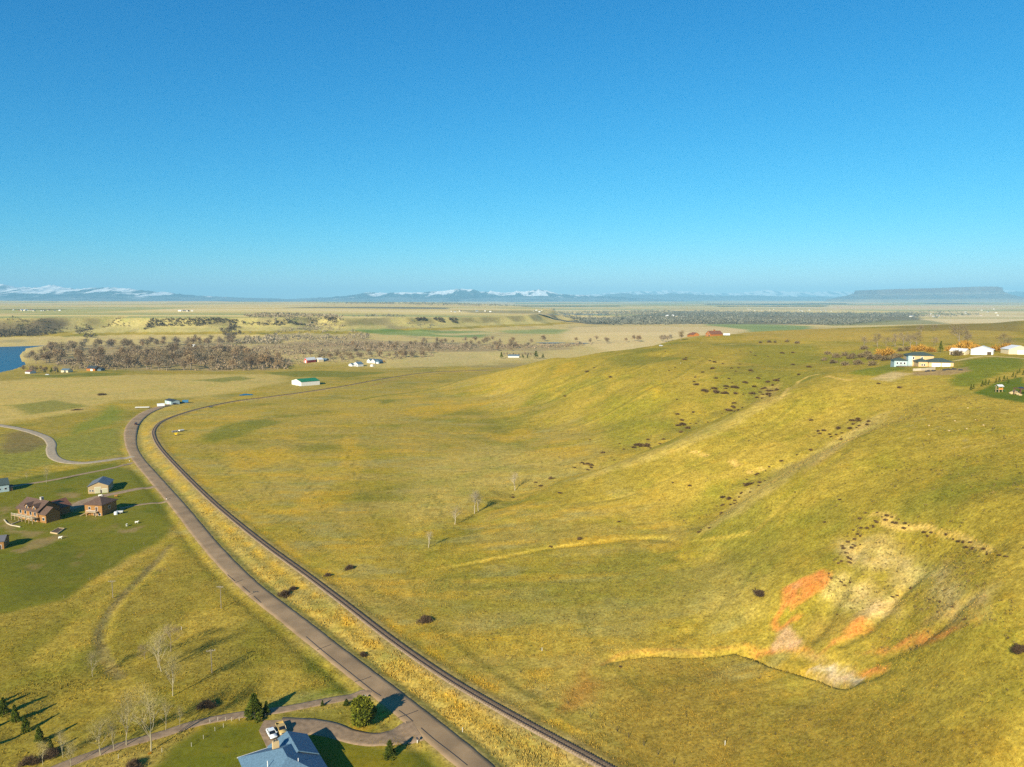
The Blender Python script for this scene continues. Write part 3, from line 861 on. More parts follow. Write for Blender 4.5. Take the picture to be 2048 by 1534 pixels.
fi = np.floor(GX / 1900 + 0.25 * fbm(GX / 4000, GY / 4000, 2, 160)) ; fj = np.floor(np.log(np.maximum(GY, 10)) * 11 + 0.2 * fbm(GX / 3000, GY / 3000, 2, 161))
fid = _hash(fi, fj, 162)
pal = np.array([TAN, (0.58, 0.44, 0.20), (0.42, 0.34, 0.15), (0.55, 0.40, 0.20), (0.33, 0.31, 0.13), (0.50, 0.38, 0.16), (0.24, 0.27, 0.12), (0.60, 0.46, 0.27)])
fc = pal[np.clip((fid * 8).astype(int), 0, 7)]
w = (fieldish * 0.75)[..., None]
cover = cover * (1 - w) + fc * w
for pg, c, k in [
    ([(700,660),(770,657),(880,660),(1000,663),(980,676),(860,672),(740,667)], CROP * 1.3, 0.65),
    ([(990,661),(1100,657),(1250,661),(1180,668),(1020,667)], CROP * 1.4, 0.5),
    ([(850,666),(1000,664),(1010,668),(900,671)], TAN * 1.1, 0.6),
    ([(1150,654),(1300,652),(1480,655),(1520,662),(1320,672),(1120,668)], TAN, 0.9),
    ([(1400,649),(1500,647),(1620,652),(1600,660),(1500,660)], CROP * 1.3, 0.65),
    ([(1120,668),(1330,664),(1480,664),(1400,676),(1120,678)], TAN * 1.15, 0.6),
    ([(1090,628),(1350,622),(1830,628),(1850,640),(1700,650),(1400,648),(1130,642)], np.array((0.11, 0.10, 0.07)), 0.85),
    ([(1620,642),(1850,640),(1900,648),(1650,652)], np.array((0.19, 0.18, 0.07)), 0.8),
    ([(1040,611.3),(1240,611.3),(1240,612.6),(1040,612.6)], CROP * 0.4, 1),
    ([(1410,607.2),(1650,606.8),(1720,608.4),(1560,609.6),(1410,609.2)], CROP * 0.3, 1),
    ([(1430,611.6),(1660,611.2),(1650,613.2),(1430,613.2)], CROP * 0.4, 1),
    ([(1650,614),(1760,611.4),(1990,612),(1990,614.4),(1800,616.5),(1660,616.5)], np.array((0.55, 0.38, 0.20)), 0.9),
    ([(1850,606),(1940,606.2),(1940,608),(1850,608)], SCRUB * 0.8, 0.9),
    ([(640,613.5),(900,615),(900,618.5),(560,616)], np.array((0.12, 0.12, 0.10)), 0.85),
    ([(900,620),(1090,622),(1090,627),(950,626)], np.array((0.18, 0.16, 0.09)), 0.7),
    ([(0,617),(130,617.5),(130,620),(0,620)], np.array((0.14, 0.14, 0.06)), 0.7)]:
    paint(pg, c, k, 30, 30, 300, int(pg[0][0]))
cover = np.clip(cover * np.array((1.22, 1.19, 1.02)), 0.004, 0.72)

nI, nJ = GX.shape
idx = np.arange(nI * nJ).reshape(nI, nJ)
a_, b_, c_, d_ = idx[:-1, :-1].ravel(), idx[1:, :-1].ravel(), idx[1:, 1:].ravel(), idx[:-1, 1:].ravel()
tri = np.concatenate([np.stack([a_, c_, b_], 1), np.stack([a_, d_, c_], 1)])
land_me = np_mesh('ground', np.stack([GX.ravel(), GY.ravel(), GZ.ravel()], 1), tri, smooth=True)
set_color(land_me, 'Cover', cover.reshape(-1, 3))
_ra = land_me.attributes.new('Rough', 'FLOAT', 'POINT')
_ra.data.foreach_set('value', rough.ravel().astype(np.float32))

def land_material():
    m = bpy.data.materials.new('grassland')
    m.use_nodes = True
    n, l = m.node_tree.nodes, m.node_tree.links
    b = n['Principled BSDF']
    b.inputs['Roughness'].default_value = 0.95
    b.inputs['Specular IOR Level'].default_value = 0.05
    geo = n.new('ShaderNodeNewGeometry')
    cov = n.new('ShaderNodeAttribute'); cov.attribute_name = 'Cover'
    rg = n.new('ShaderNodeAttribute'); rg.attribute_name = 'Rough'
    def noise(scale, detail=4, rough_=0.6, stretch=None):
        src = geo.outputs['Position']
        if stretch:
            mp = n.new('ShaderNodeMapping')
            mp.inputs['Scale'].default_value = stretch
            l.new(src, mp.inputs['Vector'])
            src = mp.outputs[0]
        t = n.new('ShaderNodeTexNoise')
        t.inputs['Scale'].default_value = scale
        t.inputs['Detail'].default_value = detail
        t.inputs['Roughness'].default_value = rough_
        l.new(src, t.inputs['Vector'])
        return t.outputs['Fac']
    def rng(sock, a, b_, c, d):
        r = n.new('ShaderNodeMapRange')
        r.inputs['From Min'].default_value = a
        r.inputs['From Max'].default_value = b_
        r.inputs['To Min'].default_value = c
        r.inputs['To Max'].default_value = d
        l.new(sock, r.inputs['Value'])
        return r.outputs[0]
    def mul(a, b_):
        q = n.new('ShaderNodeMath'); q.operation = 'MULTIPLY'
        l.new(a, q.inputs[0])
        if isinstance(b_, float):
            q.inputs[1].default_value = b_
        else:
            l.new(b_, q.inputs[1])
        return q.outputs[0]
    tuft = noise(1.1, 4, 0.75)
    clump = noise(0.24, 6, 0.7)
    patch = noise(0.045, 5, 0.6)
    streak = noise(0.12, 4, 0.65, (1, 3.2, 1))
    # brightness
    br = mul(mul(rng(tuft, 0.3, 0.7, 0.52, 1.52), rng(clump, 0.3, 0.7, 0.70, 1.32)), rng(streak, 0.3, 0.7, 0.90, 1.12))
    one = n.new('ShaderNodeMix'); one.data_type = 'FLOAT'
    one.inputs[2].default_value = 1.0
    l.new(rg.outputs['Fac'], one.inputs[0]); l.new(br, one.inputs[3])
    sc = n.new('ShaderNodeVectorMath'); sc.operation = 'SCALE'
    l.new(cov.outputs['Color'], sc.inputs[0]); l.new(one.outputs[0], sc.inputs['Scale'])
    # dry / green drift of hue
    def tint(col, fac, rgb):
        mx = n.new('ShaderNodeMix'); mx.data_type = 'RGBA'; mx.blend_type = 'MULTIPLY'
        l.new(fac, mx.inputs[0]); l.new(col, mx.inputs[6])
        mx.inputs[7].default_value = (*rgb, 1)
        return mx.outputs[2]
    c = tint(sc.outputs[0], rng(patch, 0.50, 0.68, 0.0, 0.6), (0.76, 0.90, 0.65))
    c = tint(c, rng(noise(0.11, 5, 0.7), 0.54, 0.70, 0.0, 0.7), (1.22, 1.06, 0.78))
    c = tint(c, rng(noise(0.5, 3, 0.7), 0.58, 0.70, 0.0, 0.8), (0.58, 0.60, 0.68))
    l.new(c, b.inputs['Base Color'])
    bp = n.new('ShaderNodeBump')
    bp.inputs['Strength'].default_value = 0.38
    bp.inputs['Distance'].default_value = 0.35
    hsum = n.new('ShaderNodeMath'); hsum.operation = 'ADD'
    l.new(mul(tuft, 0.35), hsum.inputs[0]); l.new(clump, hsum.inputs[1])
    l.new(mul(hsum.outputs[0], rg.outputs['Fac']), bp.inputs['Height'])
    l.new(bp.outputs[0], b.inputs['Normal'])
    return m
land = link('ground', land_me, None, land_material())
tag(land, kind='structure')

# ------------------------------------------------------------------ air
hz = MB().box(-70000, 70000, -3000, 66000, -30, 1150)
haze_mat = bpy.data.materials.new('haze_air')
haze_mat.use_nodes = True
hn, hl = haze_mat.node_tree.nodes, haze_mat.node_tree.links
hn.clear()
ho = hn.new('ShaderNodeOutputMaterial')
hv = hn.new('ShaderNodeVolumePrincipled')
hv.inputs['Color'].default_value = (0.33, 0.72, 0.98, 1)
hv.inputs['Density'].default_value = 3.8e-5
hv.inputs['Anisotropy'].default_value = -0.1
hl.new(hv.outputs[0], ho.inputs['Volume'])
haze = hz.build('haze', haze_mat)
tag(haze, kind='stuff')

# ------------------------------------------------------------------ mountains on the skyline
def mountain_mat(name, rock, snow):
    m = bpy.data.materials.new(name)
    m.use_nodes = True
    n, l = m.node_tree.nodes, m.node_tree.links
    b = n['Principled BSDF']
    b.inputs['Roughness'].default_value = 0.95
    b.inputs['Specular IOR Level'].default_value = 0.05
    a = n.new('ShaderNodeAttribute'); a.attribute_name = 'Cover'
    l.new(a.outputs['Color'], b.inputs['Base Color'])
    return m
MT = mountain_mat('mountain_rock_and_snow', None, None)

def mountains(name, Y0, front, back, sil, u0, u1, dx, dy, seed, rough_amp, snow_lo, snow_hi, rock, snow, foot, ns=2600.0):
    us = np.array([p[0] for p in sil]); vs_ = np.array([p[1] for p in sil])
    x0, x1 = (u0 - CU) / FPX * Y0, (u1 - CU) / FPX * Y0
    X, Y = np.meshgrid(np.arange(x0, x1, dx), np.arange(Y0 - front, Y0 + back, dy), indexing='ij')
    U = CU + FPX * X / Y0
    crest = (HORIZON - np.interp(U, us, vs_)) / FPX * Y0 * 1.12 + CAM_H
    crest = crest + 0.16 * (crest - CAM_H) * (ridged(X / (Y0 * 0.021), X * 0 + seed, 4, seed + 2) - 0.55) + 0.13 * (crest - CAM_H) * (ridged(X / (Y0 * 0.0065), Y / (Y0 * 0.02), 3, seed + 4) - 0.5)
    t = np.where(Y < Y0, (Y - (Y0 - front)) / front, 1 - (Y - Y0) / back)
    prof = np.clip(t, 0, 1) ** 1.5
    wx = 500 * fbm(X / 2500, Y / 2500, 3, seed + 3)
    rg_ = ridged((X + wx) / (ns * 0.62), (Y + wx) / (ns * 1.5), 5, seed)
    rg2 = ridged((X - wx) / (ns * 0.22), Y / (ns * 0.5), 4, seed + 5)
    Z = crest * prof * (1 - rough_amp * (1 - rg_) * (1.35 - 1.2 * t)) - crest * 0.20 * (1 - rg2) * np.clip(t * 1.6, 0, 1) * (1.08 - t)
    Z = np.maximum(Z, -20 + 0 * Z)
    h = (Z - foot) / np.maximum(crest.max() - foot, 1)
    relief = 0.6 * rg_ + 0.4 * rg2
    sn = sstep(snow_lo, snow_hi, h + 0.9 * (relief - 0.42) + 0.25 * fbm(X / 700, Y / 1100, 4, seed + 9)) * sstep(-0.30, 0.05, fbm(X / 260, Y / 1400, 4, seed + 11))
    c = np.empty(X.shape + (3,)); c[:] = rock
    c = mixc(c, (1 - sstep(0.02, 0.26, h + 0.15 * fbm(X / 1500, Y / 1500, 3, seed + 21))), np.array((0.20, 0.21, 0.19)), 0.85)
    c = mixc(c, sstep(0.1, 0.5, fbm(X / 700, Y / 700, 4, seed + 13)), np.asarray(rock) * 0.5, 0.7)
    c = mixc(c, sn, snow)
    idx = np.arange(X.size).reshape(X.shape)
    q = np.stack([idx[:-1, :-1].ravel(), idx[1:, :-1].ravel(), idx[1:, 1:].ravel(), idx[:-1, 1:].ravel()], 1)
    me = np_mesh(name, np.stack([X.ravel(), Y.ravel(), Z.ravel()], 1), q, smooth=False)
    set_color(me, 'Cover', c.reshape(-1, 3))
    o = link(name, me, None, MT)
    return tag(o, kind='structure')

ROCK, SNOW = (0.045, 0.060, 0.060), (0.88, 0.87, 0.85)
mountains('mountain_range', 30000, 9000, 7000, [(-300,585),(-100,572),(0,569),(18,571),(40,578),(60,577),(85,576),(108,571),(125,574),(150,578),(180,577),(225,576),(260,578),(285,580),(330,584),(370,589),(420,592),(480,595),(560,597),(600,600)],
          -320, 600, 32, 60, 501, 0.55, 0.34, 0.50, ROCK, SNOW, 130)
mountains('mountain_range', 32000, 9000, 7000, [(540,599),(580,598),(620,596),(660,594),(690,592),(715,589),(738,584),(760,586),(800,586),(840,585),(880,583),(905,579),(925,577),(945,579),(960,584),(985,584),(1010,586),(1030,584),(1050,584),(1078,580),(1095,582),(1115,588),(1150,590),(1220,593),(1300,597),(1400,604)],
          540, 1400, 32, 60, 611, 0.50, 0.34, 0.50, ROCK, SNOW, 130)
mountains('mountain_range', 40000, 9000, 7000, [(1000,604),(1130,594),(1200,592),(1230,588),(1245,586.5),(1262,589),(1290,590),(1320,589),(1340,587),(1370,588),(1400,590),(1440,592),(1500,591),(1560,593),(1640,594),(1720,594),(1800,597),(1950,590),(2000,586),(2048,584),(2150,583),(2300,590)],
          1000, 2300, 110, 120, 733, 0.20, 1.6, 2.0, (0.11, 0.12, 0.11), SNOW, 150)
mountains('mountain_range', 57000, 9000, 6000, [(1080,602),(1120,592),(1160,590),(1190,588),(1230,586),(1260,584.5),(1300,582.5),(1330,581.5),(1360,583),(1400,585),(1450,588),(1490,585),(1510,582),(1530,580.5),(1550,582.5),(1590,583.5),(1620,586),(1655,584),(1690,584.5),(1720,585),(1760,583),(1900,586),(1985,582),(2010,579),(2030,583),(2080,588),(2200,600)],
          1080, 2200, 140, 150, 877, 0.22, 0.12, 0.34, (0.16, 0.18, 0.2), SNOW, 150, 3600.0)

# flat-topped butte: caprock cliff over a talus skirt
def butte():
    Y0 = 26000.0
    foot_u, top = (1700, 2035), [(1735,580.5),(1760,579.5),(1800,578),(1850,577),(1900,575.5),(1935,574),(1965,574.2),(1973,576)]
    x0, x1 = (1640 - CU) / FPX * Y0, (2090 - CU) / FPX * Y0
    X, Y = np.meshgrid(np.arange(x0, x1, 35), np.arange(Y0 - 3600, Y0 + 4200, 60), indexing='ij')
    U = CU + FPX * X / Y0
    zt = (HORIZON - np.interp(U, [p[0] for p in top], [p[1] for p in top])) / FPX * Y0 + CAM_H
    cx, hw = ((1733 + 1975) / 2 - CU) / FPX * Y0, (1975 - 1733) / 2 / FPX * Y0
    wob = 170 * fbm(X / 500, Y / 500, 4, 900) + 90 * (ridged(X / 260, Y / 260, 3, 901) - 0.5)
    qx, qy = np.abs(X - cx) - hw, np.abs(Y - Y0 - 300) - 900
    d = np.where((qx < 0) & (qy < 0), np.maximum(qx, qy), np.hypot(np.maximum(qx, 0), np.maximum(qy, 0))) + wob * sstep(-400, 200, np.maximum(qx, qy)) * 0.6
    cliff = 1 - sstep(-10, 40, d)
    skirt = np.clip(1 - d / 1150, 0, 1) ** 1.7
    Z = CAM_H * 0 + 110 + (zt - 110) * np.maximum(cliff, 0.72 * skirt * (d > -10)) - 130 * (1 - sstep(0, 0.12, skirt))
    Z = Z + 22 * (ridged(X / 300, Y / 700, 4, 903) - 0.5) * (1 - cliff) * skirt
    c = np.empty(X.shape + (3,)); c[:] = (0.15, 0.13, 0.10)
    c = mixc(c, sstep(0.1, 0.5, fbm(X / 300, Y / 300, 4, 905)), (0.10, 0.10, 0.09), 0.8)
    c = mixc(c, (d > -30) & (d < 60), (0.12, 0.09, 0.075), 0.9)
    c = mixc(c, (1 - sstep(0.02, 0.25, skirt)), (0.26, 0.21, 0.12), 0.9)
    c = mixc(c, (d > 150) & (d < 260) & (vnoise(X / 400, Y / 400, 6) > 0.35), (0.30, 0.25, 0.19), 0.6)
    idx = np.arange(X.size).reshape(X.shape)
    q = np.stack([idx[:-1, :-1].ravel(), idx[1:, :-1].ravel(), idx[1:, 1:].ravel(), idx[:-1, 1:].ravel()], 1)
    me = np_mesh('butte', np.stack([X.ravel(), Y.ravel(), Z.ravel()], 1), q)
    set_color(me, 'Cover', c.reshape(-1, 3))
    return tag(link('butte_hill', me, None, MT), kind='structure')
butte()
# ------------------------------------------------------------------ roads, drives, railway, water
def ribbon(pts, width, lift, across=4, skirt=0.10, crown=0.05):
    "a strip laid on the land along world points; width may be a function of 0..1"
    P = [np.array(p[:2], float) for p in pts]
    n = len(P)
    V, Fq = [], []
    cols = across + 1
    for i, p in enumerate(P):
        d = P[min(i + 1, n - 1)] - P[max(i - 1, 0)]
        d = d / (np.linalg.norm(d) + 1e-9)
        nv = np.array((-d[1], d[0]))
        w = (width(i / (n - 1)) if callable(width) else width) * (1 + (0.05 * (random.Random(i // 2 + n).random() - 0.5) if across > 1 else 0))
        offs = [(-0.5 - 0.02, -skirt)] + [(-0.5 + k / across, lift + crown * (1 - (2 * k / across - 1) ** 2)) for k in range(cols)] + [(0.52, -skirt)]
        for o, dz in offs:
            q = p + nv * (o * w)
            V.append((q[0], q[1], dz))
    V = np.array(V)
    V[:, 2] += ground(V[:, 0], V[:, 1])
    # keep the carriageway above every bump beneath its own width
    m = cols + 2
    for i in range(n - 1):
        for k in range(m - 1):
            a = i * m + k
            Fq.append((a, a + 1, a + m + 1, a + m))
    return V, Fq

def strip(name, px, width, material, lift=0.06, step=1.5, across=4, parent=None, world_pts=None, smooth_z=0, crown=0.05):
    pts = world_pts if world_pts is not None else spline([atxy(u, v) for u, v in px], step)
    V, Fq = ribbon(pts, width, lift, across, crown=crown)
    m = across + 3
    if smooth_z:
        Z = V[:, 2].reshape(-1, m)
        for _ in range(smooth_z):
            Z[1:-1, 1:-1] = np.maximum(Z[1:-1, 1:-1] * 0, 0.25 * Z[:-2, 1:-1] + 0.5 * Z[1:-1, 1:-1] + 0.25 * Z[2:, 1:-1])
        V[:, 2] = Z.ravel()
    me = np_mesh(name, V, np.array(Fq))
    o = link(name, me, parent, material)
    return o

ASPHALT = mat('road_surface', (0.29, 0.195, 0.105), 0.9, 0.20, 0.12, bump=0.3, bscale=9.0)
GRAVEL = mat('gravel', (0.27, 0.185, 0.11), 0.95, 0.22, 0.6, bump=0.5, bscale=6.0)
PALEGRAVEL = mat('pale_gravel', (0.36, 0.285, 0.19), 0.95, 0.18, 0.5, bump=0.4, bscale=6.0)
DIRTM = mat('dirt_track', (0.30, 0.205, 0.12), 0.95, 0.22, 0.5, bump=0.4, bscale=5.0)
TAR = mat('tar', (0.035, 0.035, 0.04), 0.6)

road = strip('road', None, lambda t: 7.3 + 3.0 * float(sstep(0.62, 0.80, np.array(t))) - 3.5 * float(sstep(0.93, 1.0, np.array(t))), ASPHALT, 0.10, world_pts=spline([flat(u, v, 0) for u, v in ROAD_PX], 1.5), across=6, smooth_z=2)
tag(road, kind='structure')

def seam(px, w=0.16):
    o = strip('tar_seam', px, w, TAR, 0.215, 1.0, 1, road, crown=0.0)
    return o
seam([(455,1150),(470,1163)]); seam([(485,1173),(500,1186)]); seam([(508,1193),(522,1206)])
seam([(612,1274),(640,1298),(680,1330),(720,1362),(745,1382),(762,1393)])
seam([(798,1422),(812,1432),(826,1444)]); seam([(842,1457),(870,1481),(900,1504),(935,1532)])
seam([(710,1364),(724,1361),(742,1354)]); seam([(634,1301),(662,1290)]); seam([(797,1436),(815,1430),(836,1422)]); seam([(471,1166),(486,1160)])

for nm, px, w, m_, lf in [
    ('gravel_lane', [(742,1386),(722,1387),(690,1396),(640,1405),(560,1420),(480,1430),(400,1445),(330,1467),(240,1492),(150,1522),(60,1560)], 3.2, GRAVEL, 0.10),
    ('driveway', [(834,1459),(812,1468),(780,1476),(740,1479),(700,1472),(660,1459),(620,1453),(585,1453),(556,1453)], lambda t: 10.0 - 18.0 * t if t < 0.25 else 5.5 if t < 0.5 else 5.5 + 6.0 * (t - 0.5), GRAVEL, 0.12),
    ('side_road', [(268,913),(240,917),(205,922),(165,926),(128,923),(108,914),(102,900),(103,888),(92,875),(60,863),(20,854),(-40,845)], 6.5, PALEGRAVEL, 0.11),
    ('driveway', [(266,925),(225,936),(160,949),(100,961),(55,968),(20,974)], 3.2, DIRTM, 0.07),
    ('driveway', [(318,972),(280,977),(240,985),(205,992),(175,1001),(150,1012),(125,1020)], lambda t: 4.0 + 4.5 * t, DIRTM, 0.07),
    ('driveway', [(352,1001),(310,1006),(270,1011),(240,1017)], 2.6, DIRTM, 0.07)]:
    tag(strip(nm, px, w, m_, lf, 1.2, 6), kind='structure')
# parking pad by the house
pad = [at(u, v) for u, v in [(518,1462),(528,1442),(575,1441),(640,1446),(612,1470),(560,1500),(536,1500)]]
pm = MB()
pm.add([(p.x, p.y, p.z + 0.20) for p in pad] + [(p.x, p.y, p.z - 0.3) for p in pad], [tuple(range(len(pad)))] + [(i, (i + 1) % 7, 7 + (i + 1) % 7, 7 + i) for i in range(7)])
tag(pm.build('parking_pad', GRAVEL), kind='structure')

# railway
BALLAST = mat('ballast', (0.30, 0.215, 0.13), 0.95, 0.35, 2.2, bump=0.6, bscale=5.0)
SLEEPER = mat('sleeper_timber', (0.20, 0.145, 0.095), 0.9, 0.35, 3.0)
RUST = mat('rail_steel', (0.045, 0.030, 0.025), 0.55)
rail_pts = spline([flat(u, v, 0.6) for u, v in RAIL_PX], 1.5)
rt = empty('railway_track', tuple(rail_pts[0]) + (0,), 0, 'single dark railway track on a ballast bed curving beside the road', 'railway')
def rail_strip(name, material, off, wid, z0, z1, parent):
    n = len(rail_pts)
    V, Fq = [], []
    for i, p in enumerate(rail_pts):
        d = rail_pts[min(i + 1, n - 1)] - rail_pts[max(i - 1, 0)]
        d = d / np.linalg.norm(d)
        nv = np.array((-d[1], d[0]))
        for o, z in ((off - wid / 2, z0), (off - wid / 2 * 0.7, z1), (off + wid / 2 * 0.7, z1), (off + wid / 2, z0)):
            q = p + nv * o
            V.append((q[0], q[1], z))
    base = ground(np.array([p[0] for p in rail_pts]), np.array([p[1] for p in rail_pts]))
    base = np.convolve(np.pad(base, 4, mode='edge'), np.ones(9) / 9, 'valid')
    V = np.array(V)
    V[:, 2] += np.repeat(base, 4)
    for i in range(n - 1):
        for k in range(3):
            a = i * 4 + k
            Fq.append((a, a + 1, a + 5, a + 4))
    o = link(name, np_mesh(name, V - np.array(tuple(rt.location)), np.array(Fq)), parent, material)
    return o, base
_o, rail_base = rail_strip('ballast_bed', BALLAST, 0, 3.9, -0.45, 0.22, rt)
for s in (-1, 1):
    rail_strip('rail', RUST, s * 0.76, 0.20, 0.36, 0.56, rt)
sm = MB()
acc = 0.0
for i in range(len(rail_pts) - 1):
    p, q = rail_pts[i], rail_pts[i + 1]
    d = (q - p) / np.linalg.norm(q - p)
    nv = np.array((-d[1], d[0]))
    for k in range(2):
        c = p + (q - p) * (0.25 + 0.5 * k)
        zz = rail_base[i] + 0.21
        a, b = nv * 1.3, d * 0.13
        crn = [c - a - b, c + a - b, c + a + b, c - a + b]
        L = rt.location
        sm.add([(w_[0] - L.x, w_[1] - L.y, zz) for w_ in crn] + [(w_[0] - L.x, w_[1] - L.y, zz + 0.17) for w_ in crn], [(4, 5, 6, 7), (0, 1, 5, 4), (1, 2, 6, 5), (2, 3, 7, 6), (3, 0, 4, 7)])
so = sm.build('sleepers', SLEEPER, rt)
so['kind'] = 'stuff'

# water
WATER = bpy.data.materials.new('water')
WATER.use_nodes = True
_n, _l = WATER.node_tree.nodes, WATER.node_tree.links
_b = _n['Principled BSDF']
_b.inputs['Base Color'].default_value = (0.004, 0.035, 0.07, 1)
_b.inputs['Roughness'].default_value = 0.28
_tc = _n.new('ShaderNodeNewGeometry')
_t = _n.new('ShaderNodeTexNoise'); _t.inputs['Scale'].default_value = 0.25; _t.inputs['Detail'].default_value = 3
_bp = _n.new('ShaderNodeBump'); _bp.inputs['Strength'].default_value = 0.03; _bp.inputs['Distance'].default_value = 0.4
_l.new(_tc.outputs['Position'], _t.inputs['Vector']); _l.new(_t.outputs['Fac'], _bp.inputs['Height']); _l.new(_bp.outputs[0], _b.inputs['Normal'])
river = MB().add([(-2600, 1000, -5.95), (-560, 1000, -5.95), (-560, 1960, -5.95), (-2600, 1960, -5.95)], [(0, 1, 2, 3)]).build('river', WATER)
tag(river, kind='structure')
def pond(u, v, ru, rv, lift=0.12):
    c = at(u, v)
    a = at(u + ru, v); b = at(u, v + rv)
    rx, ry = (a - c).length, (b - c).length
    pts = []
    for k in range(28):
        t = 2 * math.pi * k / 28
        w_ = 1 + 0.18 * math.sin(3 * t + u) + 0.1 * math.sin(5 * t + v)
        pts.append((c.x + rx * w_ * math.cos(t), c.y + ry * w_ * math.sin(t)))
    zmax = max(gz(*p) for p in pts + [(c.x, c.y)])
    o = MB().add([(p[0], p[1], zmax + lift) for p in pts], [tuple(range(28))]).build('pond', WATER)
    return tag(o, kind='structure')
pond(492, 789.5, 13, 1.6); pond(1155, 646.8, 17, 1.2, 0.4); pond(1100, 686.5, 26, 0.7, 0.3); pond(1160, 687, 20, 0.6, 0.3); pond(420, 814, 4, 0.8)
# ------------------------------------------------------------------ buildings
LOG = mat('log_wall', (0.30, 0.15, 0.045), 0.85, 0.25, 2.0, stretch=(0.3, 0.3, 6.0), bump=0.3, bscale=8)
TANW = mat('tan_siding', (0.56, 0.40, 0.20), 0.8, 0.08, 2.0, stretch=(0.2, 0.2, 8.0))
CREAM = mat('cream_siding', (0.66, 0.56, 0.36), 0.8, 0.08, 2.0, stretch=(0.2, 0.2, 8.0))
SHOPW = mat('shop_siding', (0.40, 0.29, 0.15), 0.8, 0.10, 2.0, stretch=(6, 6, 0.2))
WHITEW = mat('white_siding', (0.66, 0.64, 0.58), 0.75, 0.06, 1.5, stretch=(5, 5, 0.2))
PALEBLUE = mat('pale_blue_siding', (0.36, 0.46, 0.47), 0.75, 0.08, 1.5)
GREYW = mat('grey_siding', (0.55, 0.56, 0.55), 0.8, 0.08, 1.5)
REDW = mat('red_siding', (0.48, 0.07, 0.045), 0.8, 0.12, 1.5)
RUSTW = mat('rust_brown_siding', (0.38, 0.14, 0.03), 0.85, 0.15, 1.2, stretch=(4, 4, 0.3))
BROWNROOF = mat('brown_shingle', (0.115, 0.070, 0.048), 0.75, 0.22, 1.6, bump=0.4, bscale=10)
RUSTROOF = mat('rust_brown_roof', (0.19, 0.085, 0.05), 0.7, 0.18, 1.0)
METALROOF = mat('grey_metal_roof', (0.16, 0.155, 0.16), 0.45, 0.08, 0.8, stretch=(5, 0.2, 1), metallic=0.2)
BLUEROOF = mat('blue_shingle', (0.11, 0.19, 0.26), 0.6, 0.18, 2.5, bump=0.4, bscale=9)
GREENROOF = mat('green_metal_roof', (0.02, 0.17, 0.06), 0.5, 0.10, 1.0)
DARKGREENROOF = mat('dark_green_shingle', (0.06, 0.085, 0.075), 0.75, 0.18, 2.0, bump=0.3, bscale=8)
WHITEROOF = mat('white_metal_roof', (0.66, 0.66, 0.65), 0.5, 0.05, 1.0)
DARKROOF = mat('dark_roof', (0.04, 0.05, 0.055), 0.7, 0.15, 1.5)
SLATEROOF = mat('slate_blue_roof', (0.10, 0.15, 0.19), 0.65, 0.15, 1.5)
FASCIA = mat('white_trim', (0.72, 0.70, 0.66), 0.7, 0.04, 2.0)
GLASS = mat('window_glass', (0.02, 0.03, 0.04), 0.08, 0.2, 0.5, spec=0.6)
DOORW = mat('white_door', (0.80, 0.79, 0.76), 0.6, 0.03, 1.0)
DOORT = mat('sage_door', (0.42, 0.40, 0.26), 0.7, 0.05, 1.0)
DOORD = mat('dark_door', (0.07, 0.045, 0.03), 0.7, 0.1, 2.0)
STONE = mat('stone', (0.40, 0.36, 0.30), 0.9, 0.25, 3.0, bump=0.5, bscale=4)
DECKW = mat('deck_timber', (0.46, 0.34, 0.19), 0.85, 0.15, 3.0, stretch=(0.4, 6, 1))
CONCRETE = mat('concrete', (0.50, 0.48, 0.44), 0.9, 0.10, 1.0)
BRICK = mat('chimney_brick', (0.42, 0.27, 0.16), 0.9, 0.2, 4.0)

def front(p0, p1, W, L=None):
    "centre, rotation and length of a footprint whose near side runs from p0 to p1 (photo points on the land)"
    a, b = at(*p0), at(*p1)
    d = (b - a); d.z = 0
    rz = math.atan2(d.y, d.x)
    n = Vector((-math.sin(rz), math.cos(rz), 0))
    LL = d.length
    if L is not None:
        b = a + d.normalized() * L
        LL = L
    c = (a + b) / 2 + n * (W / 2)
    zs = [gz(q.x, q.y) for q in (a, b, a + n * W, b + n * W)]
    c.z = min(zs)
    return c, rz, LL, max(zs) - min(zs)

def gable_walls(L, W, h, rh, ridge='x', base=-1.2):
    m = MB()
    if ridge == 'x':
        m.prism([(-W / 2, base), (W / 2, base), (W / 2, h), (0, h + rh), (-W / 2, h)], 'x', -L / 2, L / 2)
    else:
        m.prism([(-L / 2, base), (L / 2, base), (L / 2, h), (0, h + rh), (-L / 2, h)], 'y', -W / 2, W / 2)
    return m

def gable_roof(L, W, h, rh, ridge='x', ov=0.45, th=0.18, lift=0.05):
    m = MB()
    if ridge == 'x':
        hw = W / 2
        s = rh / hw
        e = ov
        for sg in (-1, 1):
            m.slab([(-L / 2 - ov, sg * (hw + e), h - s * e + th + lift), (L / 2 + ov, sg * (hw + e), h - s * e + th + lift), (L / 2 + ov, 0, h + rh + th + lift), (-L / 2 - ov, 0, h + rh + th + lift)][::(1 if sg < 0 else -1)], th)
    else:
        hw = L / 2
        s = rh / hw
        e = ov
        for sg in (-1, 1):
            m.slab([(sg * (hw + e), -W / 2 - ov, h - s * e + th + lift), (sg * (hw + e), W / 2 + ov, h - s * e + th + lift), (0, W / 2 + ov, h + rh + th + lift), (0, -W / 2 - ov, h + rh + th + lift)][::(-1 if sg < 0 else 1)], th)
    return m

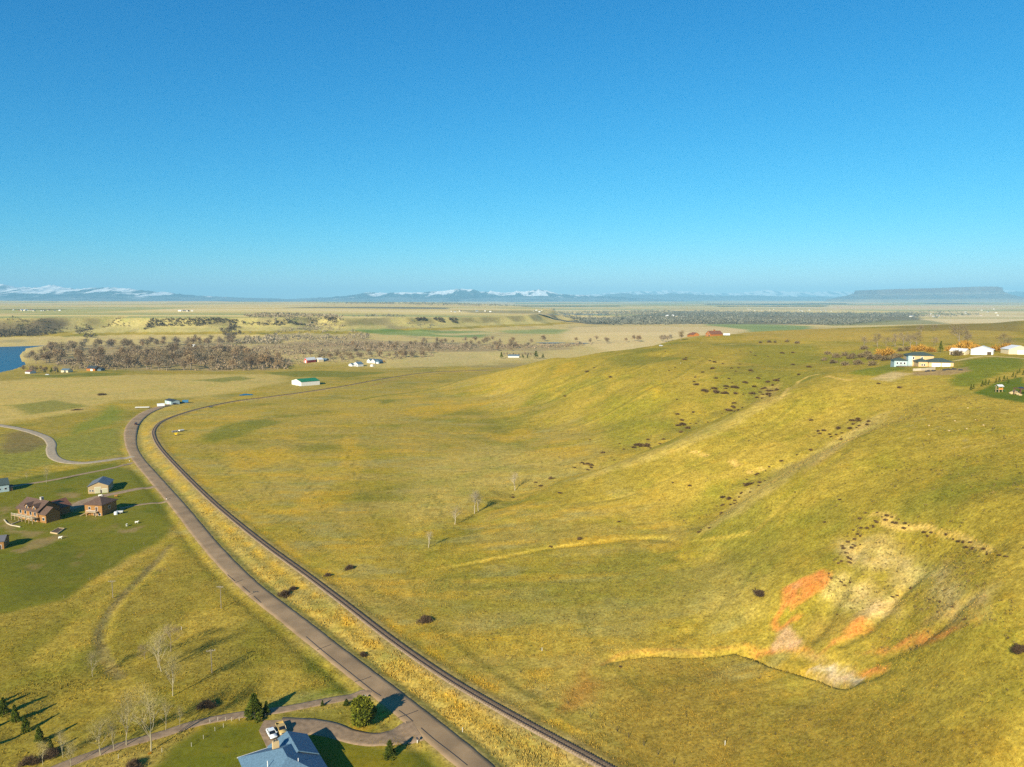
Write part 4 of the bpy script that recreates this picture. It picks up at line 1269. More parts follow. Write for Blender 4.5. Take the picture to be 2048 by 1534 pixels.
def hip_roof(L, W, h, rh, ov=0.5, th=0.2, x0=0.0, y0=0.0):
    a, b = L / 2 + ov, W / 2 + ov
    r = max(a - b, 0.05) if L >= W else 0.0
    q = max(b - a, 0.05) if W > L else 0.0
    z0, z1 = h + 0.03, h + rh
    vs_ = [(-a, -b, z0), (a, -b, z0), (a, b, z0), (-a, b, z0), (-a, -b, z0 + th), (a, -b, z0 + th), (a, b, z0 + th), (-a, b, z0 + th)]
    if L >= W:
        vs_ += [(-r, 0, z1), (r, 0, z1)]
        fs = [(4, 5, 9, 8), (5, 6, 9), (6, 7, 8, 9), (7, 4, 8)]
    else:
        vs_ += [(0, -q, z1), (0, q, z1)]
        fs = [(4, 5, 8), (5, 6, 9, 8), (6, 7, 9), (7, 4, 8, 9)]
    fs += [(3, 2, 1, 0), (0, 1, 5, 4), (1, 2, 6, 5), (2, 3, 7, 6), (3, 0, 4, 7)]
    m = MB()
    m.add([(x + x0, y + y0, z) for x, y, z in vs_], fs)
    return m

def opening(kind, parent, face, pos, z, w, h, L, W, material=None, frame=FASCIA, x0=0.0, y0=0.0):
    "a window or door standing proud of a wall face: f near, b far, l, r; z is its sill"
    m, g = MB(), MB()
    t, o = 0.06, 0.09
    if face in 'fb':
        s = -1 if face == 'f' else 1
        y = s * W / 2 + y0
        m.box(pos + x0 - w / 2 - 0.12, pos + x0 + w / 2 + 0.12, min(y, y + s * t), max(y, y + s * t), z - 0.12, z + h + 0.12)
        g.box(pos + x0 - w / 2, pos + x0 + w / 2, min(y, y + s * o), max(y, y + s * o), z, z + h)
    else:
        s = -1 if face == 'l' else 1
        x = s * L / 2 + x0
        m.box(min(x, x + s * t), max(x, x + s * t), pos + y0 - w / 2 - 0.12, pos + y0 + w / 2 + 0.12, z - 0.12, z + h + 0.12)
        g.box(min(x, x + s * o), max(x, x + s * o), pos + y0 - w / 2, pos + y0 + w / 2, z, z + h)
    f = m.build(kind, frame, parent)
    g.build('pane' if kind == 'window' else 'leaf', material or (GLASS if kind == 'window' else DOORW), f)
    return f

def simple_house(name, label, cat, p0, p1, W, h, rh, wall, roof, ridge='x', L=None, group=None, wins=(), doors=(), ov=0.45):
    c, rz, LL, dz = front(p0, p1, W, L)
    e = empty(name, c, rz, label, cat, group)
    gable_walls(LL, W, h, rh, ridge).build('wall', wall, e)
    gable_roof(LL, W, h, rh, ridge, ov).build('roof', roof, e)
    for (face, pos, z, w, hh) in wins:
        opening('window', e, face, pos * (LL if face in 'fb' else W), z, w, hh, LL, W)
    for dd in doors:
        (face, pos, z, w, hh), mt = dd[:5], (dd[5] if len(dd) > 5 else DOORW)
        opening('door', e, face, pos * (LL if face in 'fb' else W), z, w, hh, LL, W, mt)
    e['size'] = 0
    del e['size']
    return e, LL

# --- house with the blue roof at the foot of the picture
def blue_house():
    A, B = Vector(flat(472.6, 1507.5, 3.6) + (0,)), Vector(flat(609.6, 1463.7, 3.6) + (0,))
    d = (B - A)
    L = d.length - 1.0
    rz = math.atan2(d.y, d.x)
    n = Vector((math.sin(rz), -math.cos(rz), 0))          # towards the camera
    W = 19.0
    c = (A + B) / 2 + n * (W / 2 + 2.6)
    c.z = gz(c.x, c.y)
    e = empty('house', c, rz, 'tan house with a big blue shingle roof beside the gravel drive', 'house')
    h = 3.4
    MB().box(-L / 2, L / 2, -W / 2, W / 2, -1, h).build('wall', TANW, e)
    hip_roof(L, W, h, 4.2, 0.6).build('roof', BLUEROOF, e)
    # gable wing rising out of the far right corner
    w = MB()
    x0, x1, y1, y0 = L / 2 - 8.6, L / 2 - 0.2, W / 2 - 0.2, W / 2 - 8.4
    xm = (x0 + x1) / 2
    w.prism([(x0, h - 1), (x1, h - 1), (x1, h + 0.9), (xm, h + 2.9), (x0, h + 0.9)], 'y', y0, y1)
    wg = w.build('upper_storey', TANW, e)
    r = MB()
    for sg in (-1, 1):
        q = [(xm + sg * 4.8, y0 - 0.6, h + 0.75), (xm + sg * 4.8, y1 + 0.5, h + 0.75), (xm, y1 + 0.5, h + 3.15), (xm, y0 - 0.6, h + 3.15)]
        r.slab(q if sg > 0 else q[::-1], 0.2)
    r.build('roof', BLUEROOF, wg)
    opening('window', wg, 'f', xm + 0.6, h + 1.2, 0.9, 0.8, L, 0.0, y0=y0)
    ch = MB().box(-L / 2 + 6.2, -L / 2 + 7.6, 4.6, 5.6, h + 1.2, h + 4.4)
    co = ch.build('chimney', TANW, e)
    MB().tube((-L / 2 + 6.6, 5.1, h + 4.4), (-L / 2 + 6.6, 5.1, h + 4.8), 0.15, 0.15, 8).build('flue', DARKROOF, co)
    MB().tube((-L / 2 + 7.2, 5.1, h + 4.4), (-L / 2 + 7.2, 5.1, h + 4.8), 0.15, 0.15, 8).build('flue', DARKROOF, co)
    MB().tube((-L / 2 + 3.6, -0.6, h + 2.5), (-L / 2 + 3.6, -0.6, h + 3.9), 0.10, 0.10, 8).build('vent_pipe', FASCIA, e)
    MB().tube((2.0, -3.5, h + 3.0), (2.0, -3.5, h + 4.0), 0.09, 0.09, 8).build('vent_pipe', FASCIA, e)
    # gutter line and deck on the left
    g = MB().box(-L / 2 - 0.75, L / 2 + 0.75, W / 2 + 0.62, W / 2 + 0.74, h + 0.05, h + 0.24)
    g.build('gutter', FASCIA, e)
    dk = MB().box(-L / 2 - 4.4, -L / 2 - 0.01, -W / 2 + 2, 2.5, 1.0, 1.2)
    dko = dk.build('deck', DECKW, e)
    rl = MB()
    for y in np.arange(-W / 2 + 2.1, 2.5, 1.4):
        rl.box(-L / 2 - 4.4, -L / 2 - 4.28, y, y + 0.12, 1.2, 2.2)
    for x in np.arange(-L / 2 - 4.4, -L / 2 - 0.2, 1.4):
        rl.box(x, x + 0.12, 2.38, 2.5, 1.2, 2.2)
    rl.box(-L / 2 - 4.45, -L / 2 - 4.23, -W / 2 + 2, 2.5, 2.2, 2.3).box(-L / 2 - 4.2, -L / 2 - 0.05, 2.33, 2.55, 2.203, 2.303)
    rl.build('railing', mat('yellow_timber', (0.62, 0.47, 0.14), 0.8, 0.1, 2.0), dko)
    for x in (-4, 1, 5):
        opening('window', e, 'b', x, 1.0, 1.4, 1.2, L, W)
    for y in (-4, 3):
        opening('window', e, 'r', y, 1.0, 1.4, 1.2, L, W)
blue_house()

# --- log house and outbuildings on the green to the left
def log_house():
    W = 11.0
    c, rz, L, dz = front((37, 1036), (77, 1044.5), W)
    e = empty('log_house', c, rz, 'large orange log house with brown gabled roofs and a long balcony', 'house')
    h, rh = 5.6, 3.8
    gable_walls(L, W, h, rh, 'x', -2.5).build('wall', LOG, e)
    ro = gable_roof(L, W, h, rh, 'x', 0.9, 0.25).build('roof', BROWNROOF, e)
    # dormers on the near slope
    for x in (-0.06 * L, 0.30 * L):
        d = MB().prism([(x - 1.5, h - 0.6), (x + 1.5, h - 0.6), (x + 1.5, h + 1.7), (x, h + 2.9), (x - 1.5, h + 1.7)], 'y', -W / 2 + 0.3, -0.5)
        do = d.build('dormer', LOG, e)
        q = MB()
        for sg in (-1, 1):
            k = [(x + sg * 1.9, -W / 2 - 0.2, h + 1.5), (x + sg * 1.9, -0.3, h + 1.5), (x, -0.3, h + 3.15), (x, -W / 2 - 0.2, h + 3.15)]
            q.slab(k if sg > 0 else k[::-1], 0.16)
        q.build('roof', BROWNROOF, do)
        opening('window', do, 'f', x, h + 0.4, 1.1, 1.2, L, W - 0.6)
    MB().box(0.12 * L, 0.12 * L + 1.3, -0.4, 0.9, h + rh - 1.2, h + rh + 1.5).build('chimney', STONE, e)
    # right cross wing, gable to the right
    w = MB().prism([(-W / 2 + 0.5, -2.5), (W / 2 - 3.5, -2.5), (W / 2 - 3.5, 4.4), (-1.5, 7.2), (-W / 2 + 0.5, 4.4)], 'x', L / 2 - 0.2, L / 2 + 5.5)
    wo = w.build('wing', LOG, e)
    q = MB()
    for sg in (-1, 1):
        k = [(L / 2 - 0.6, -1.5 + sg * 4.3, 4.25), (L / 2 + 6.2, -1.5 + sg * 4.3, 4.25), (L / 2 + 6.2, -1.5, 7.5), (L / 2 - 0.6, -1.5, 7.5)]
        q.slab(k if sg < 0 else k[::-1], 0.2)
    q.build('roof', BROWNROOF, wo)
    opening('window', wo, 'f', L / 2 + 3.5, 1.2, 1.6, 1.4, L, W - 1.0)
    # garage wing behind
    w = MB().prism([(L / 2 - 11, -2), (L / 2 - 2.5, -2), (L / 2 - 2.5, 4.0), (L / 2 - 6.75, 7.0), (L / 2 - 11, 4.0)], 'y', W / 2 + 0.02, W / 2 + 7)
    wo = w.build('garage_wing', LOG, e)
    q = MB()
    for sg in (-1, 1):
        k = [(L / 2 - 6.75 + sg * 5.0, W / 2 + 0.2, 3.75), (L / 2 - 6.75 + sg * 5.0, W / 2 + 7.8, 3.75), (L / 2 - 6.75, W / 2 + 7.8, 7.3), (L / 2 - 6.75, W / 2 + 0.2, 7.3)]
        q.slab(k if sg > 0 else k[::-1], 0.2)
    q.build('roof', RUSTROOF, wo)
    # porch roof left, balcony across the front
    q = MB().slab([(-L / 2 - 3.2, -W / 2 + 1, 3.6), (-L / 2 - 0.02, -W / 2 + 1, 5.0), (-L / 2 - 0.02, W / 2 - 1.5, 5.0), (-L / 2 - 3.2, W / 2 - 1.5, 3.6)], 0.2)
    q.build('porch_roof', RUSTROOF, e)
    b = MB().box(-L / 2 - 0.5, L / 2 + 0.5, -W / 2 - 3.2, -W / 2 - 0.01, 2.3, 2.55)
    bo = b.build('balcony', DECKW, e)
    for x in np.linspace(-L / 2 - 0.4, L / 2 + 0.4, 7):
        MB().box(x - 0.12, x + 0.12, -W / 2 - 3.18, -W / 2 - 2.94, -2.5, 3.5).build('post', DECKW, bo)
    r = MB().box(-L / 2 - 0.5, L / 2 + 0.5, -W / 2 - 3.2, -W / 2 - 3.08, 3.4, 3.55)
    for x in np.arange(-L / 2 - 0.4, L / 2 + 0.4, 0.5):
        r.box(x, x + 0.08, -W / 2 - 3.17, -W / 2 - 3.11, 2.55, 3.4)
    r.build('railing', mat('pale_timber', (0.52, 0.47, 0.36), 0.85, 0.1, 2.0), bo)
    MB().box(-L / 2 - 0.6, L / 2 + 0.6, -W / 2 - 3.6, -W / 2 - 0.02, -2.5, -0.9).build('stone_terrace', STONE, e)
    for x in (-0.36, -0.12, 0.14, 0.36):
        opening('window', e, 'f', x * L, 3.0, 1.5, 1.7, L, W)
        opening('window', e, 'f', x * L, 0.2, 1.3, 1.3, L, W)
    opening('window', e, 'l', 0.0, 6.0, 1.5, 1.4, L, W)
log_house()

def cabin():
    W = 10.5
    c, rz, L, dz = front((170.5, 1030), (204.8, 1032), W)
    e = empty('cabin', c, rz, 'square orange log cabin with a pyramid-like brown roof and front stair', 'cabin')
    h = 5.6
    MB().box(-L / 2, L / 2, -W / 2, W / 2, -2, h).build('wall', LOG, e)
    hip_roof(L, W, h, 3.2, 0.7, 0.2).build('roof', BROWNROOF, e)
    d = MB().box(-0.25 * L, 0.30 * L, -W / 2 - 2.2, -W / 2 - 0.01, 2.2, 2.4).build('balcony', DECKW, e)
    r = MB().box(-0.25 * L, 0.30 * L, -W / 2 - 2.2, -W / 2 - 2.1, 3.2, 3.32)
    for x in np.arange(-0.25 * L, 0.30 * L, 0.7):
        r.box(x, x + 0.1, -W / 2 - 2.19, -W / 2 - 2.11, 2.4, 3.2)
    r.build('railing', FASCIA, d)
    for x in (-0.24 * L, 0.29 * L):
        MB().box(x - 0.1, x + 0.1, -W / 2 - 2.18, -W / 2 - 1.98, -2, 2.2).build('post', DECKW, d)
    st = MB()
    for k in range(10):
        st.box(-0.25 * L - 0.45 * (k + 1), -0.25 * L - 0.45 * k, -W / 2 - 2.1, -W / 2 - 1.0, 2.15 - 0.24 * (k + 1), 2.3 - 0.24 * (k + 1))
    st.build('stair', DECKW, e)
    opening('door', e, 'f', 0.18 * L, 2.45, 1.2, 2.1, L, W, DOORD)
    opening('window', e, 'f', -0.22 * L, 3.2, 1.2, 1.2, L, W)
    opening('door', e, 'f', 0.08 * L, -0.6, 1.3, 2.0, L, W, DOORD)
    opening('window', e, 'f', 0.34 * L, 0.2, 1.4, 1.1, L, W)
    opening('window', e, 'r', 0.0, 2.8, 1.3, 1.2, L, W)
    MB().box(-0.1, 0.5, 1.0, 1.6, h + 1.5, h + 3.6).build('chimney', STONE, e)
cabin()
simple_house('workshop', 'tan metal workshop with two pale roll-up doors and a grey roof', 'workshop', (176.5, 988), (217, 985), 14.0, 4.3, 2.2, SHOPW, METALROOF, 'y', None, None,
             [('f', -0.40, 1.3, 0.8, 0.9), ('f', -0.27, 1.2, 0.8, 0.9)], [('f', -0.02, 0.0, 2.9, 3.6, DOORT), ('f', 0.32, 0.0, 2.6, 2.5, DOORT), ('f', 0.14, 0.0, 0.8, 2.0, DOORD)])
simple_house('barn', 'long pale blue barn with a dark green roof cut by the picture edge', 'barn', (-30, 989), (18.7, 982.5), 12.0, 4.2, 2.6, PALEBLUE, DARKGREENROOF, 'x', None, None, [('f', 0.1, 1.4, 1.0, 1.0), ('f', 0.35, 1.4, 1.0, 1.0)], [('f', -0.2, 0, 3.0, 3.2)])
simple_house('shed', 'small orange timber shed with a grey roof and long shadow', 'shed', (-12, 1100), (8.3, 1098), 8.0, 3.6, 1.6, LOG, METALROOF, 'x', None, None, [('r', -0.1, 1.8, 0.7, 0.8)], [('f', 0.1, 0, 1.1, 2.0, DOORD)])
simple_house('shed', 'tiny brown shed at the end of the pale blue barn', 'shed', (19.5, 982.2), (26, 981), 3.0, 2.3, 0.9, mat('brown_boards', (0.25, 0.15, 0.08), 0.9, 0.2, 3.0), DARKROOF, 'x')

# --- down the road and across the flats
simple_house('shed', 'pale blue steel shed with a dark roof where the road ends', 'shed', (330, 807), (342.5, 809.5), 9.0, 4.0, 1.2, PALEBLUE, DARKROOF, 'x', None, None, [], [('f', 0.0, 0, 2.6, 2.8)])
simple_house('barn', 'white barn with a bright green roof standing alone in the field', 'barn', (583.5, 768.8), (602.6, 772.2), 26.0, 5.6, 2.8, WHITEW, GREENROOF, 'y', None, None, [], [('f', -0.02, 0, 4.5, 4.2), ('f', 0.34, 0, 3.0, 3.0)])
simple_house('barn', 'red barn with a white door and pale roof by the bare wood', 'barn', (608, 725.4), (614.2, 725.9), 22.0, 5.0, 4.2, REDW, WHITEROOF, 'y', None, None, [], [('f', 0.0, 0, 3.4, 4.2)])
simple_house('house', 'cream farmhouse between the red barn and dark blue garage', 'house', (628, 723), (637, 724), 11.0, 4.0, 3.2, CREAM, WHITEROOF, 'y', None, None, [('f', -0.25, 1.2, 1.4, 1.4), ('f', 0.25, 1.2, 1.4, 1.4)])
simple_house('garage', 'dark blue garage at the end of the red barn group', 'garage', (642, 722), (652, 722.6), 8.0, 3.0, 2.2, SLATEROOF, SLATEROOF, 'x', None, None, [], [('f', 0.1, 0, 4, 2.4)])
simple_house('garage', 'small grey garage joined to the grey farmhouse', 'garage', (697, 732), (704.5, 733), 8.5, 3.0, 2.2, GREYW, SLATEROOF, 'y', None, None, [], [('f', 0.0, 0, 3.6, 2.5)])
simple_house('house', 'grey farmhouse with a dark slate blue roof in the flats', 'house', (706, 732.3), (716, 733.4), 11.0, 4.4, 3.6, GREYW, SLATEROOF, 'y', None, None, [('f', -0.25, 1.4, 1.6, 1.5), ('f', 0.25, 1.4, 1.6, 1.5)], [('f', 0, 0, 1.2, 2.1, DOORD)])
simple_house('house', 'white gabled house, first of the white pair on the flats', 'house', (733.6, 725.6), (741, 726.4), 12.0, 4.2, 3.4, WHITEW, SLATEROOF, 'y', None, None, [('f', -0.2, 1.4, 1.4, 1.4), ('f', 0.2, 1.4, 1.4, 1.4)])
simple_house('house', 'white gabled house joined to a slate blue garage on the flats', 'house', (742, 726.2), (750, 727), 12.0, 4.2, 3.4, WHITEW, SLATEROOF, 'y', None, None, [('f', 0.0, 1.4, 1.8, 1.6)])
simple_house('garage', 'slate blue garage beside the pair of white gabled houses', 'garage', (750.5, 727.2), (759, 727.6), 11.0, 4.0, 3.4, mat('slate_blue_siding', (0.07, 0.13, 0.19), 0.8, 0.1, 1.0), SLATEROOF, 'y', None, None, [], [('f', 0, 0, 4.0, 2.8)])
simple_house('shed', 'little white shed alone on the flats before the white houses', 'shed', (740.5, 733), (745, 733.4), 4.0, 2.2, 1.2, WHITEW, WHITEROOF, 'x')

# --- by the river
simple_house('house', 'brown roofed cottage among trees at the river bend', 'house', (50, 747), (60, 747.4), 10, 3.0, 2.4, GREYW, RUSTROOF, 'x')
simple_house('shed', 'tan shed with a slate roof on the river bank', 'shed', (122, 744.8), (136, 745), 10, 3.6, 2.4, CREAM, SLATEROOF, 'x')
simple_house('barn', 'rust red barn with a dark roof beside the riverside wood', 'barn', (173, 741.5), (190, 742), 12, 4.0, 4.0, RUSTW, DARKROOF, 'x', None, None, [], [('f', 0.1, 0, 4, 3)])
simple_house('shed', 'small dark shed next to the rust red barn by the wood', 'shed', (194, 741.6), (202, 741.8), 8, 3.0, 2.0, SLATEROOF, DARKROOF, 'x')
simple_house('shed', 'tiny white shed in a clearing of the riverside wood', 'shed', (384, 694), (388, 694.2), 6, 4.0, 2.0, WHITEW, WHITEROOF, 'x')
simple_house('house', 'low white house behind the spruces on the flats', 'house', (1016, 715), (1038, 715.2), 10, 3.2, 2.4, GREYW, SLATEROOF, 'x')

# --- on the hill
e, L_ = simple_house('barn', 'rust brown barn with a roof cupola on the hilltop', 'barn', (1421.6, 672.6), (1440, 671.2), 11.5, 3.8, 4.2, RUSTW, RUSTROOF, 'x', 21.0, None, [('l', 0.0, 4.2, 1.4, 1.4), ('l', 0.28, 1.2, 1.3, 1.3)], [('l', -0.2, 0, 2.6, 2.8, DOORD)])
MB().box(-0.9, 0.9, -0.9, 0.9, 7.6, 9.2).build('cupola', RUSTW, e)
hip_roof(1.8, 1.8, 9.2, 0.9, 0.25, 0.08).build('cupola_roof', RUSTROOF, e)
e, L_ = simple_house('log_house', 'orange brown house with stepped roofs on the hilltop edge', 'house', (1378.5, 673.4), (1390, 672.6), 10.0, 3.6, 3.0, RUSTW, RUSTROOF, 'x', 12.0, None, [('l', -0.2, 1.4, 1.4, 1.4), ('l', 0.2, 1.4, 1.4, 1.4)])
w = MB().prism([(-4.5, -1), (4.5, -1), (4.5, 2.8), (0, 5.2), (-4.5, 2.8)], 'x', -13, -6.02).build('wing', RUSTW, e)
q = MB()
for sg in (-1, 1):
    k = [(-13.4, sg * 5.0, 2.6), (-5.9, sg * 5.0, 2.6), (-5.9, 0, 5.45), (-13.4, 0, 5.45)]
    q.slab(k if sg < 0 else k[::-1], 0.18)
q.build('roof', RUSTROOF, w)

def tan_house():
    W = 11.0
    c, rz, L, dz = front((1838, 733.4), (1907, 733), W)
    e = empty('house', c, rz, 'tan two-storey house with dark green roofs and two white garage doors', 'house')
    Lg = L * 0.72                                            # garage part on the right
    xg = L / 2 - Lg / 2
    MB().box(xg - Lg / 2, L / 2, -W / 2, W / 2, -2.5, 3.2).build('wall', TANW, e)
    hip_roof(Lg, W, 3.2, 2.1, 0.5, 0.18, xg, 0).build('roof', DARKGREENROOF, e)
    # entry part on the left, a little back
    Le = L - Lg
    xe = -L / 2 + Le / 2
    w = MB().box(-L / 2, -L / 2 + Le - 0.01, -W / 2 + 1.2, W / 2, -2.5, 3.2).build('entry_wing', TANW, e)
    hip_roof(Le + 1.0, W - 1.4, 3.2, 1.7, 0.4, 0.18, xe + 0.3, 0.6).build('roof', DARKGREENROOF, w)
    for x in (-0.7, 0.7):
        opening('window', w, 'f', xe + x, 1.0, 0.9, 1.0, L, W - 2.4)
    for k in (-1, 1):
        opening('door', e, 'f', xg + k * 3.05, 0.0, 5.1, 2.6, L, W)
    # two-storey block behind
    bx0, bx1, by0, by1 = -L / 2 - 3.5, 2.0, W / 2 + 0.02, W / 2 + 10
    b = MB().box(bx0, bx1, by0, by1, -2.5, 6.2).build('main_block', TANW, e)
    hip_roof(bx1 - bx0, by1 - by0, 6.2, 1.9, 0.6, 0.2, (bx0 + bx1) / 2, (by0 + by1) / 2).build('roof', DARKGREENROOF, b)
    MB().box(bx0 - 0.05, bx0 + 2.6, by0 - 0.06, by0 + 4, -2.5, 6.15).build('pale_corner', PALEBLUE, b)
    for x in (-L / 2 - 0.2, -L / 2 + 5.2):
        m = MB().box(x - 0.75, x + 0.75, by0 - 0.07, by0, 4.0, 5.6)
        f = m.build('window', FASCIA, b)
        MB().box(x - 0.5, x + 0.5, by0 - 0.10, by0, 4.2, 5.4).build('pane', GLASS, f)
    # low left wing
    w = MB().box(bx0 - 8.5, bx0 - 0.01, by0 + 1, by1 - 1, -2.5, 3.0).build('left_wing', PALEBLUE, e)
    hip_roof(8.6, 8.0, 3.0, 1.7, 0.45, 0.16, bx0 - 4.3, (by0 + by1) / 2).build('roof', DARKGREENROOF, w)
    for x in (-6.5, -4.2, -1.9):
        m = MB().box(bx0 + x - 0.7, bx0 + x + 0.7, by0 + 0.93, by0 + 1, 0.8, 2.3)
        f = m.build('window', FASCIA, w)
        MB().box(bx0 + x - 0.5, bx0 + x + 0.5, by0 + 0.90, by0 + 1, 1.0, 2.1).build('pane', GLASS, f)
    # brown deck with stair
    d = MB().box(bx0 - 7.5, -L / 2 - 0.02, by0 - 5.5, by0 - 0.02, -0.3, 0.0).build('deck', mat('dark_deck', (0.16, 0.085, 0.05), 0.85, 0.15, 3.0), e)
    r = MB().box(bx0 - 7.5, -L / 2 - 0.05, by0 - 5.5, by0 - 5.4, 0.95, 1.05)
    for x in np.arange(bx0 - 7.5, -L / 2 - 0.05, 0.9):
        r.box(x, x + 0.1, by0 - 5.49, by0 - 5.41, -2.8, 0.95)
    r.build('railing', MATS['dark_deck'], d)
    MB().box(xg - Lg / 2 - 2, L / 2 + 2, -W / 2 - 6, -W / 2 - 0.02, -2.2, 0.02).build('driveway_slab', CONCRETE, e)
    return e, c, rz, L, W
th_e, th_c, th_rz, th_L, th_W = tan_house()
th_e.scale = (1, 1, 1.18)
e, L_ = simple_house('carport', 'small white roofed outbuilding with an open porch behind a bare bush', 'outbuilding', (1899, 709.5), (1930, 710), 8.0, 2.8, 1.6, CREAM, WHITEROOF, 'x', None, None, [('f', -0.2, 1.2, 1.4, 1.2)], [('f', -0.38, 0, 1.6, 2.2, DOORD)])
e.scale = (1, 1, 1.18)
e, L_ = simple_house('garage', 'white gabled garage with one open bay between orange shrubs', 'garage', (1941, 709.5), (1986, 710), 11.0, 3.6, 2.2, WHITEW, WHITEROOF, 'y', None, None, [], [('f', -0.08, 0, 8.2, 2.8, DOORW), ('f', 0.33, 0, 2.8, 2.4, DOORD), ('f', -0.42, 0, 0.9, 2.0, DOORW)])
e.scale = (1, 1, 1.18)
e, L_ = simple_house('garage', 'cream gabled garage cut off by the picture edge', 'garage', (2017, 708.5), (2062, 709), 11.0, 3.4, 2.4, CREAM, WHITEROOF, 'y', None, None, [], [('f', 0.1, 0, 7.0, 2.7, DOORW)])
e.scale = (1, 1, 1.18)

# --- scattered houses of the far settlements (a few pixels each)
def far_house(u, v, s, k, label='tiny pale house in the hazy settlement beyond the far woods', group='houses beyond the far woods'):
    p = at(u, v)
    if p.y > 20000:
        return
    m = MB()
    m.cur = 0
    m.prism([(-4 * s, -0.5), (4 * s, -0.5), (4 * s, 3.4 * s), (0, 6.2 * s), (-4 * s, 3.4 * s)], 'x', -7 * s, 7 * s)
    m.cur = 1
    for sg in (-1, 1):
        q = [(-7.5 * s, sg * 4.6 * s, 3.1 * s), (7.5 * s, sg * 4.6 * s, 3.1 * s), (7.5 * s, 0, 6.6 * s), (-7.5 * s, 0, 6.6 * s)]
        m.slab(q if sg < 0 else q[::-1], 0.3)
    o = m.build('farmhouse', [[WHITEW, CREAM, GREYW][k % 3], [WHITEROOF, SLATEROOF, RUSTROOF, WHITEROOF][k % 4]])
    o.location = p
    o.rotation_euler = (0, 0, k * 0.7)
    tag(o, label, 'house', group)
for k in range(46):
    far_house(*rnd.choice([(rnd.uniform(1490, 1560), rnd.uniform(618, 622)), (rnd.uniform(1590, 1670), rnd.uniform(619, 623)), (rnd.uniform(1820, 1880), rnd.uniform(629, 634)), (rnd.uniform(1930, 2000), rnd.uniform(617, 632)), (rnd.uniform(1300, 1370), rnd.uniform(631, 635))]), rnd.uniform(0.7, 1.15), k)
for k in range(16):
    far_house(rnd.uniform(20, 135), rnd.uniform(620.5, 622.5), rnd.uniform(0.6, 0.9), k, 'tiny pale house in the row on the bench above the dark bluffs', 'houses on the bench above the bluffs')
    if k < 4:
        far_house(360 + 8 * k, 622.8, 1.0, k, 'tiny pale building of the lone farm out on the bench', 'lone farm on the bench')
for k in range(10):
    far_house(rnd.uniform(900, 1090), rnd.uniform(621, 624.5), rnd.uniform(0.6, 0.9), k, 'tiny pale house behind the end of the bluffs', 'houses behind the end of the bluffs')
# ------------------------------------------------------------------ vehicles
TYRE = mat('tyre_rubber', (0.015, 0.015, 0.016), 0.85)
RIM = mat('wheel_rim', (0.45, 0.45, 0.46), 0.35, metallic=0.7)
CARGLASS = mat('car_glass', (0.01, 0.013, 0.016), 0.05, spec=0.7)
LAMPW = mat('headlight_lens', (0.75, 0.75, 0.72), 0.15)
LAMPR = mat('tail_light_lens', (0.45, 0.02, 0.015), 0.25)
BUMPER = mat('bumper_plastic', (0.05, 0.05, 0.055), 0.6)

def paint_mat(name, c):
    return mat(name, c, 0.28, 0.03, 1.0, spec=0.5)

def loft(sections):
    "closed loft through x sections, each a list of (y, z) rings of equal length"
    m = MB()
    k = len(sections[0][1])
    vs_, fs = [], []
    for x, ring in sections:
        vs_ += [(x, y, z) for y, z in ring]
    for i in range(len(sections) - 1):
        for j in range(k):
            a, b = i * k + j, i * k + (j + 1) % k
            fs.append((a, b, b + k, a + k))
    fs += [tuple(range(k - 1, -1, -1)), tuple(range((len(sections) - 1) * k, len(sections) * k))]
    return m.add(vs_, fs)

def ring(w, z0, z1, tuck=0.9):
    "body cross section: sill, belt, shoulder"
    zm = z0 + (z1 - z0) * 0.55
    return [(-w * tuck, z0), (w * tuck, z0), (w, z0 + 0.12), (w, zm), (w * 0.93, z1), (-w * 0.93, z1), (-w, zm), (-w, z0 + 0.12)]

def wheels(e, xs, w, r):
    for x in xs:
        for s in (-1, 1):
            t = MB().tube((x, s * (w - 0.11), r), (x, s * (w + 0.10), r), r, r, 16).build('wheel', TYRE, e)
            MB().tube((x, s * (w + 0.02), r), (x, s * (w + 0.115), r), r * 0.6, r * 0.55, 12).build('rim', RIM, t)

def lamps(e, xf, xr, w, z, wd=0.34):
    for s in (-1, 1):
        MB().box(xf - 0.05, xf + 0.03, s * w - wd / 2, s * w + wd / 2, z, z + 0.16).build('headlight', LAMPW, e)
        MB().box(xr - 0.03, xr + 0.05, s * w - wd / 2, s * w + wd / 2, z + 0.08, z + 0.30).build('tail_light', LAMPR, e)

